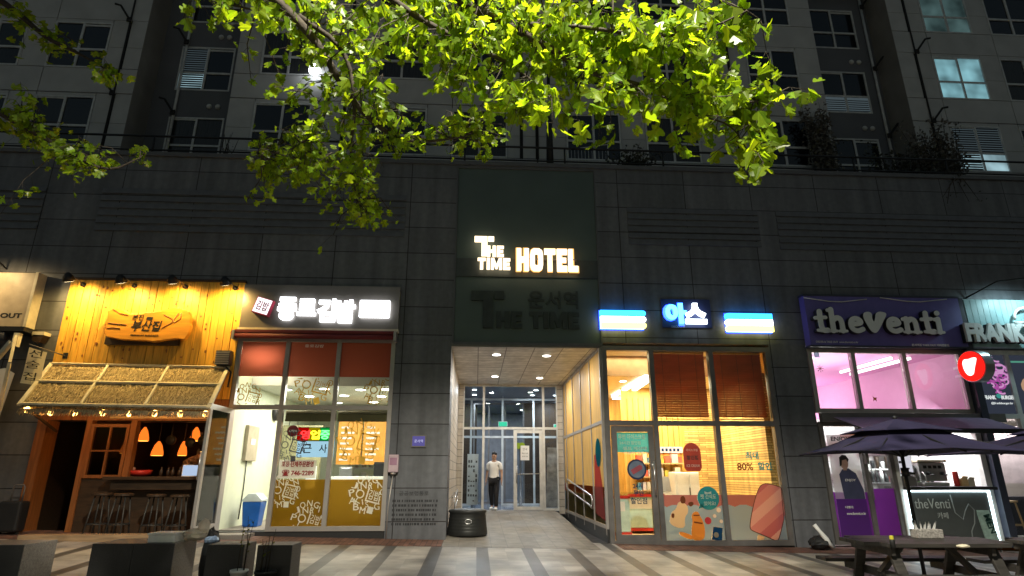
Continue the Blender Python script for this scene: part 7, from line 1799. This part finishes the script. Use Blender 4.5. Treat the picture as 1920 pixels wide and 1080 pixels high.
M['leaf'] = leafmat('tulip tree leaf', (.105,.170,.010), (.42,.58,.010))
HALF = [(0,0),(.03,.18),(.12,.40),(.26,.52),(.36,.44),(.42,.27),(.52,.30),(.66,.46),(.80,.42),(.84,.26),(.80,.12),(.92,.10),(1.0,.01)]
class Tree:
    def __init__(s, name, label, base, seed):
        s.t = thing(name, label, 'tree', base); s.r = random.Random(seed); s.limbs = []; s.wood = MB(); s.wood.sm = True; s.twig = MB(); s.twig.sm = True; s.leaf = MB()
    def limb(s, pts, r):
        q = [Vector(p) for p in pts]
        for _ in range(2):
            n = [q[0]]
            for k in range(len(q)-1): n += [q[k].lerp(q[k+1], .25), q[k].lerp(q[k+1], .75)]
            q = n + [q[-1]]
        rs = [r[0] + (r[1]-r[0])*i/(len(q)-1) for i in range(len(q))]
        s.wood.tube(q, rs, 9); s.limbs += q
    def leafat(s, p, size, down):
        r = s.r; v = Vector(p) - _C; k = F/v.dot(_fw)      # a gap in the crown in front of the wall lamp
        if math.hypot(960 + v.dot(_rt)*k - 590, 540 - v.dot(_up)*k - 132) < 20: return
        ax = (Vector((0,0,-1))*down + Vector((r.gauss(0,.6), r.gauss(0,.6), r.gauss(0,.4)))).normalized()
        nv = Vector((r.gauss(0,.7), r.gauss(-.5,.7), r.gauss(.4,.6))); nv = (nv - ax*nv.dot(ax)).normalized(); sd = ax.cross(nv)
        fold = r.uniform(.05, .45); curl = r.uniform(-.45, .35); sz = size*r.uniform(.65, 1.2); vs = []; n = len(HALF)
        for sg in (1, -1):
            for u, v in HALF: vs.append(p + ax*(u*sz) + sd*(sg*v*sz) + nv*(sz*(fold*v + curl*u*u)))
        s.leaf.add(vs[:n], [tuple(range(n))]); s.leaf.add([vs[n+i] for i in range(n)], [tuple(reversed(range(n)))])
    def cluster(s, px, py, Y, sx, sy, ntw, size, dy=.35, per=7, down=.8):
        r = s.r
        for _ in range(ntw):
            qx, qy = px + r.gauss(0, sx), py + r.gauss(0, sy); c = at(qx, qy, Y + r.gauss(0, dy))
            near = min(s.limbs, key=lambda l: (l-c).length_squared + .4*max(0, c.z-l.z)); L_ = (near-c).length
            if L_ > .75: near = c + (near-c)*(.75/L_)
            mid = near.lerp(c, .5) + Vector((r.gauss(0,.05), r.gauss(0,.05), .06)); s.twig.tube([near, mid, c], [.006,.0045,.0025], 4)
            for k in range(per):
                v = r.uniform(.35, 1.05); q = near.lerp(mid, v*2) if v < .5 else mid.lerp(c, v*2-1)
                q2 = q + Vector((r.gauss(0,.055), r.gauss(0,.055), r.gauss(-.03,.045))); s.twig.tube([q, q2], .0016, 3); s.leafat(q2, size, down)
    def done(s):
        obj('limbs', s.wood, M['bark'], s.t); obj('twigs', s.twig, M['bark'], s.t); o = obj('leaves', s.leaf, M['leaf'], s.t); return o
T = Tree('tree', 'broad tree whose lobed leaves glow yellow green across the top of the view', (-3.4, -11.8, 0), 5)
tk = [(-3.4,-11.8,-.1),(-3.38,-11.75,1.5),(-3.2,-11.6,3.4)]; T.limb(tk, (.2,.14))
A_ = lambda x, y, Y: at(x, y, Y)
T.limb([tk[-1], (-2.2,-10.0,5.2), A_(700,-120,-8.9), A_(850,-2,-8.7), A_(985,62,-8.6), A_(1110,140,-8.5), A_(1215,162,-8.4), A_(1300,200,-8.3), A_(1420,190,-8.25)], (.055,.008))
T.limb([A_(985,45,-8.62), A_(1100,50,-8.7), A_(1230,72,-8.7), A_(1330,55,-8.7), A_(1400,20,-8.7)], (.02,.005))
T.limb([(-2.6,-10.9,4.8), (-1.9,-9.8,5.2), A_(470,-40,-8.6), A_(540,20,-8.5), A_(600,85,-8.4), A_(640,160,-8.3), A_(700,235,-8.2), A_(770,270,-8.1), A_(860,258,-8.0)], (.06,.006))
T.limb([A_(560,30,-8.45), A_(650,90,-8.3), A_(668,200,-8.2), A_(655,290,-8.0), A_(670,380,-7.8)], (.025,.005))
T.limb([A_(620,110,-8.4), A_(615,220,-8.2), A_(560,280,-8.0), A_(490,290,-7.9)], (.014,.004))
T.limb([(-2.2,-10.0,5.2), A_(620,-90,-8.9), A_(760,20,-8.7), A_(860,75,-8.6), A_(960,120,-8.5), A_(1030,180,-8.4)], (.04,.006))
T.limb([A_(1215,162,-8.4), A_(1290,215,-8.3), A_(1370,230,-8.3), A_(1400,280,-8.3)], (.012,.004))
T.limb([(-2.6,-10.9,4.8), A_(300,-60,-8.9), A_(400,0,-8.6), A_(480,20,-8.5)], (.03,.005))
CL = [ # px, py, depth, spread x, y, twigs, size
 (520,0,-8.6,75,22,36,.115), (430,12,-8.6,35,18,12,.125), (660,20,-8.6,60,28,26,.11),
 (790,40,-8.6,60,35,52,.11), (900,70,-8.6,60,50,64,.115), (1010,95,-8.5,60,55,66,.115), (1010,15,-8.7,90,25,40,.11),
 (1120,120,-8.5,50,50,48,.12), (1200,110,-8.5,50,50,44,.115), (1170,35,-8.7,60,30,34,.115), (1290,150,-8.4,45,45,40,.125), (1270,60,-8.6,50,30,22,.12), (1370,200,-8.3,48,34,40,.125), (1370,50,-8.6,30,28,12,.15), (1440,175,-8.3,28,16,10,.13), (1390,265,-8.3,35,20,14,.14), (1310,250,-8.3,25,20,8,.13),
 (860,160,-8.4,45,30,24,.115), (940,190,-8.3,45,22,22,.12), (1060,205,-8.3,45,16,16,.13), (1100,235,-8.3,20,12,4,.14), (740,110,-8.5,35,30,14,.115),
 (600,70,-8.4,40,35,22,.10), (560,130,-8.3,32,35,18,.10), (650,130,-8.3,38,40,24,.09), (690,205,-8.2,45,30,28,.085), (770,250,-8.0,45,24,34,.085),
 (640,240,-8.1,45,30,26,.085), (640,300,-7.9,40,20,26,.085), (540,280,-7.9,40,22,26,.085), (570,330,-7.8,45,22,30,.085), (670,370,-7.7,36,26,34,.08), (690,400,-7.6,28,14,18,.08), (510,310,-7.9,18,26,12,.09),
 (900,250,-7.4,28,18,20,.085), (925,225,-7.5,20,14,8,.085)]
for c in CL: T.cluster(c[0], c[1], c[2]+.16, c[3]*1.08, c[4]*1.08, int(c[5]*.60), c[6]*(.82 if c[0] < 1090 else .92))
T.done()
T = Tree('tree', 'second tree reaching in from the photo edge with smaller shaded leaves', (-9.8, -9.0, 0), 9)
T.limb([(-9.8,-9.0,-.1),(-9.7,-8.9,2),(-9.4,-8.6,4.2)], (.18,.12))
T.limb([(-9.4,-8.6,4.2),(-7.5,-7.6,5.4), A_(-60,-40,-6.6), A_(30,20,-6.6), A_(90,75,-6.6), A_(150,100,-6.6), A_(215,140,-6.6)], (.06,.005))
T.limb([(-9.4,-8.6,4.0),(-7.3,-7.3,4.4), A_(-40,190,-6.5), A_(50,240,-6.5), A_(120,280,-6.4), A_(200,325,-6.4), A_(262,296,-6.4)], (.05,.005))
for c in [(c[0], c[1]-8, c[2], c[3], c[4], max(2, int(c[5]*.6)), c[6]) for c in [(20,15,-6.6,25,14,10,.085), (85,80,-6.6,30,14,14,.085), (140,100,-6.6,18,12,6,.085), (195,140,-6.6,14,14,5,.10), (25,215,-6.5,30,22,22,.085), (80,265,-6.4,30,22,24,.085), (140,290,-6.4,32,16,20,.085), (150,330,-6.4,22,16,10,.085), (245,297,-6.4,12,8,4,.09), (20,40,-6.6,18,12,4,.085), (-30,390,-6.4,18,12,4,.085), (205,320,-6.4,14,8,4,.08)]]: T.cluster(*c, dy=.25)
T.done()
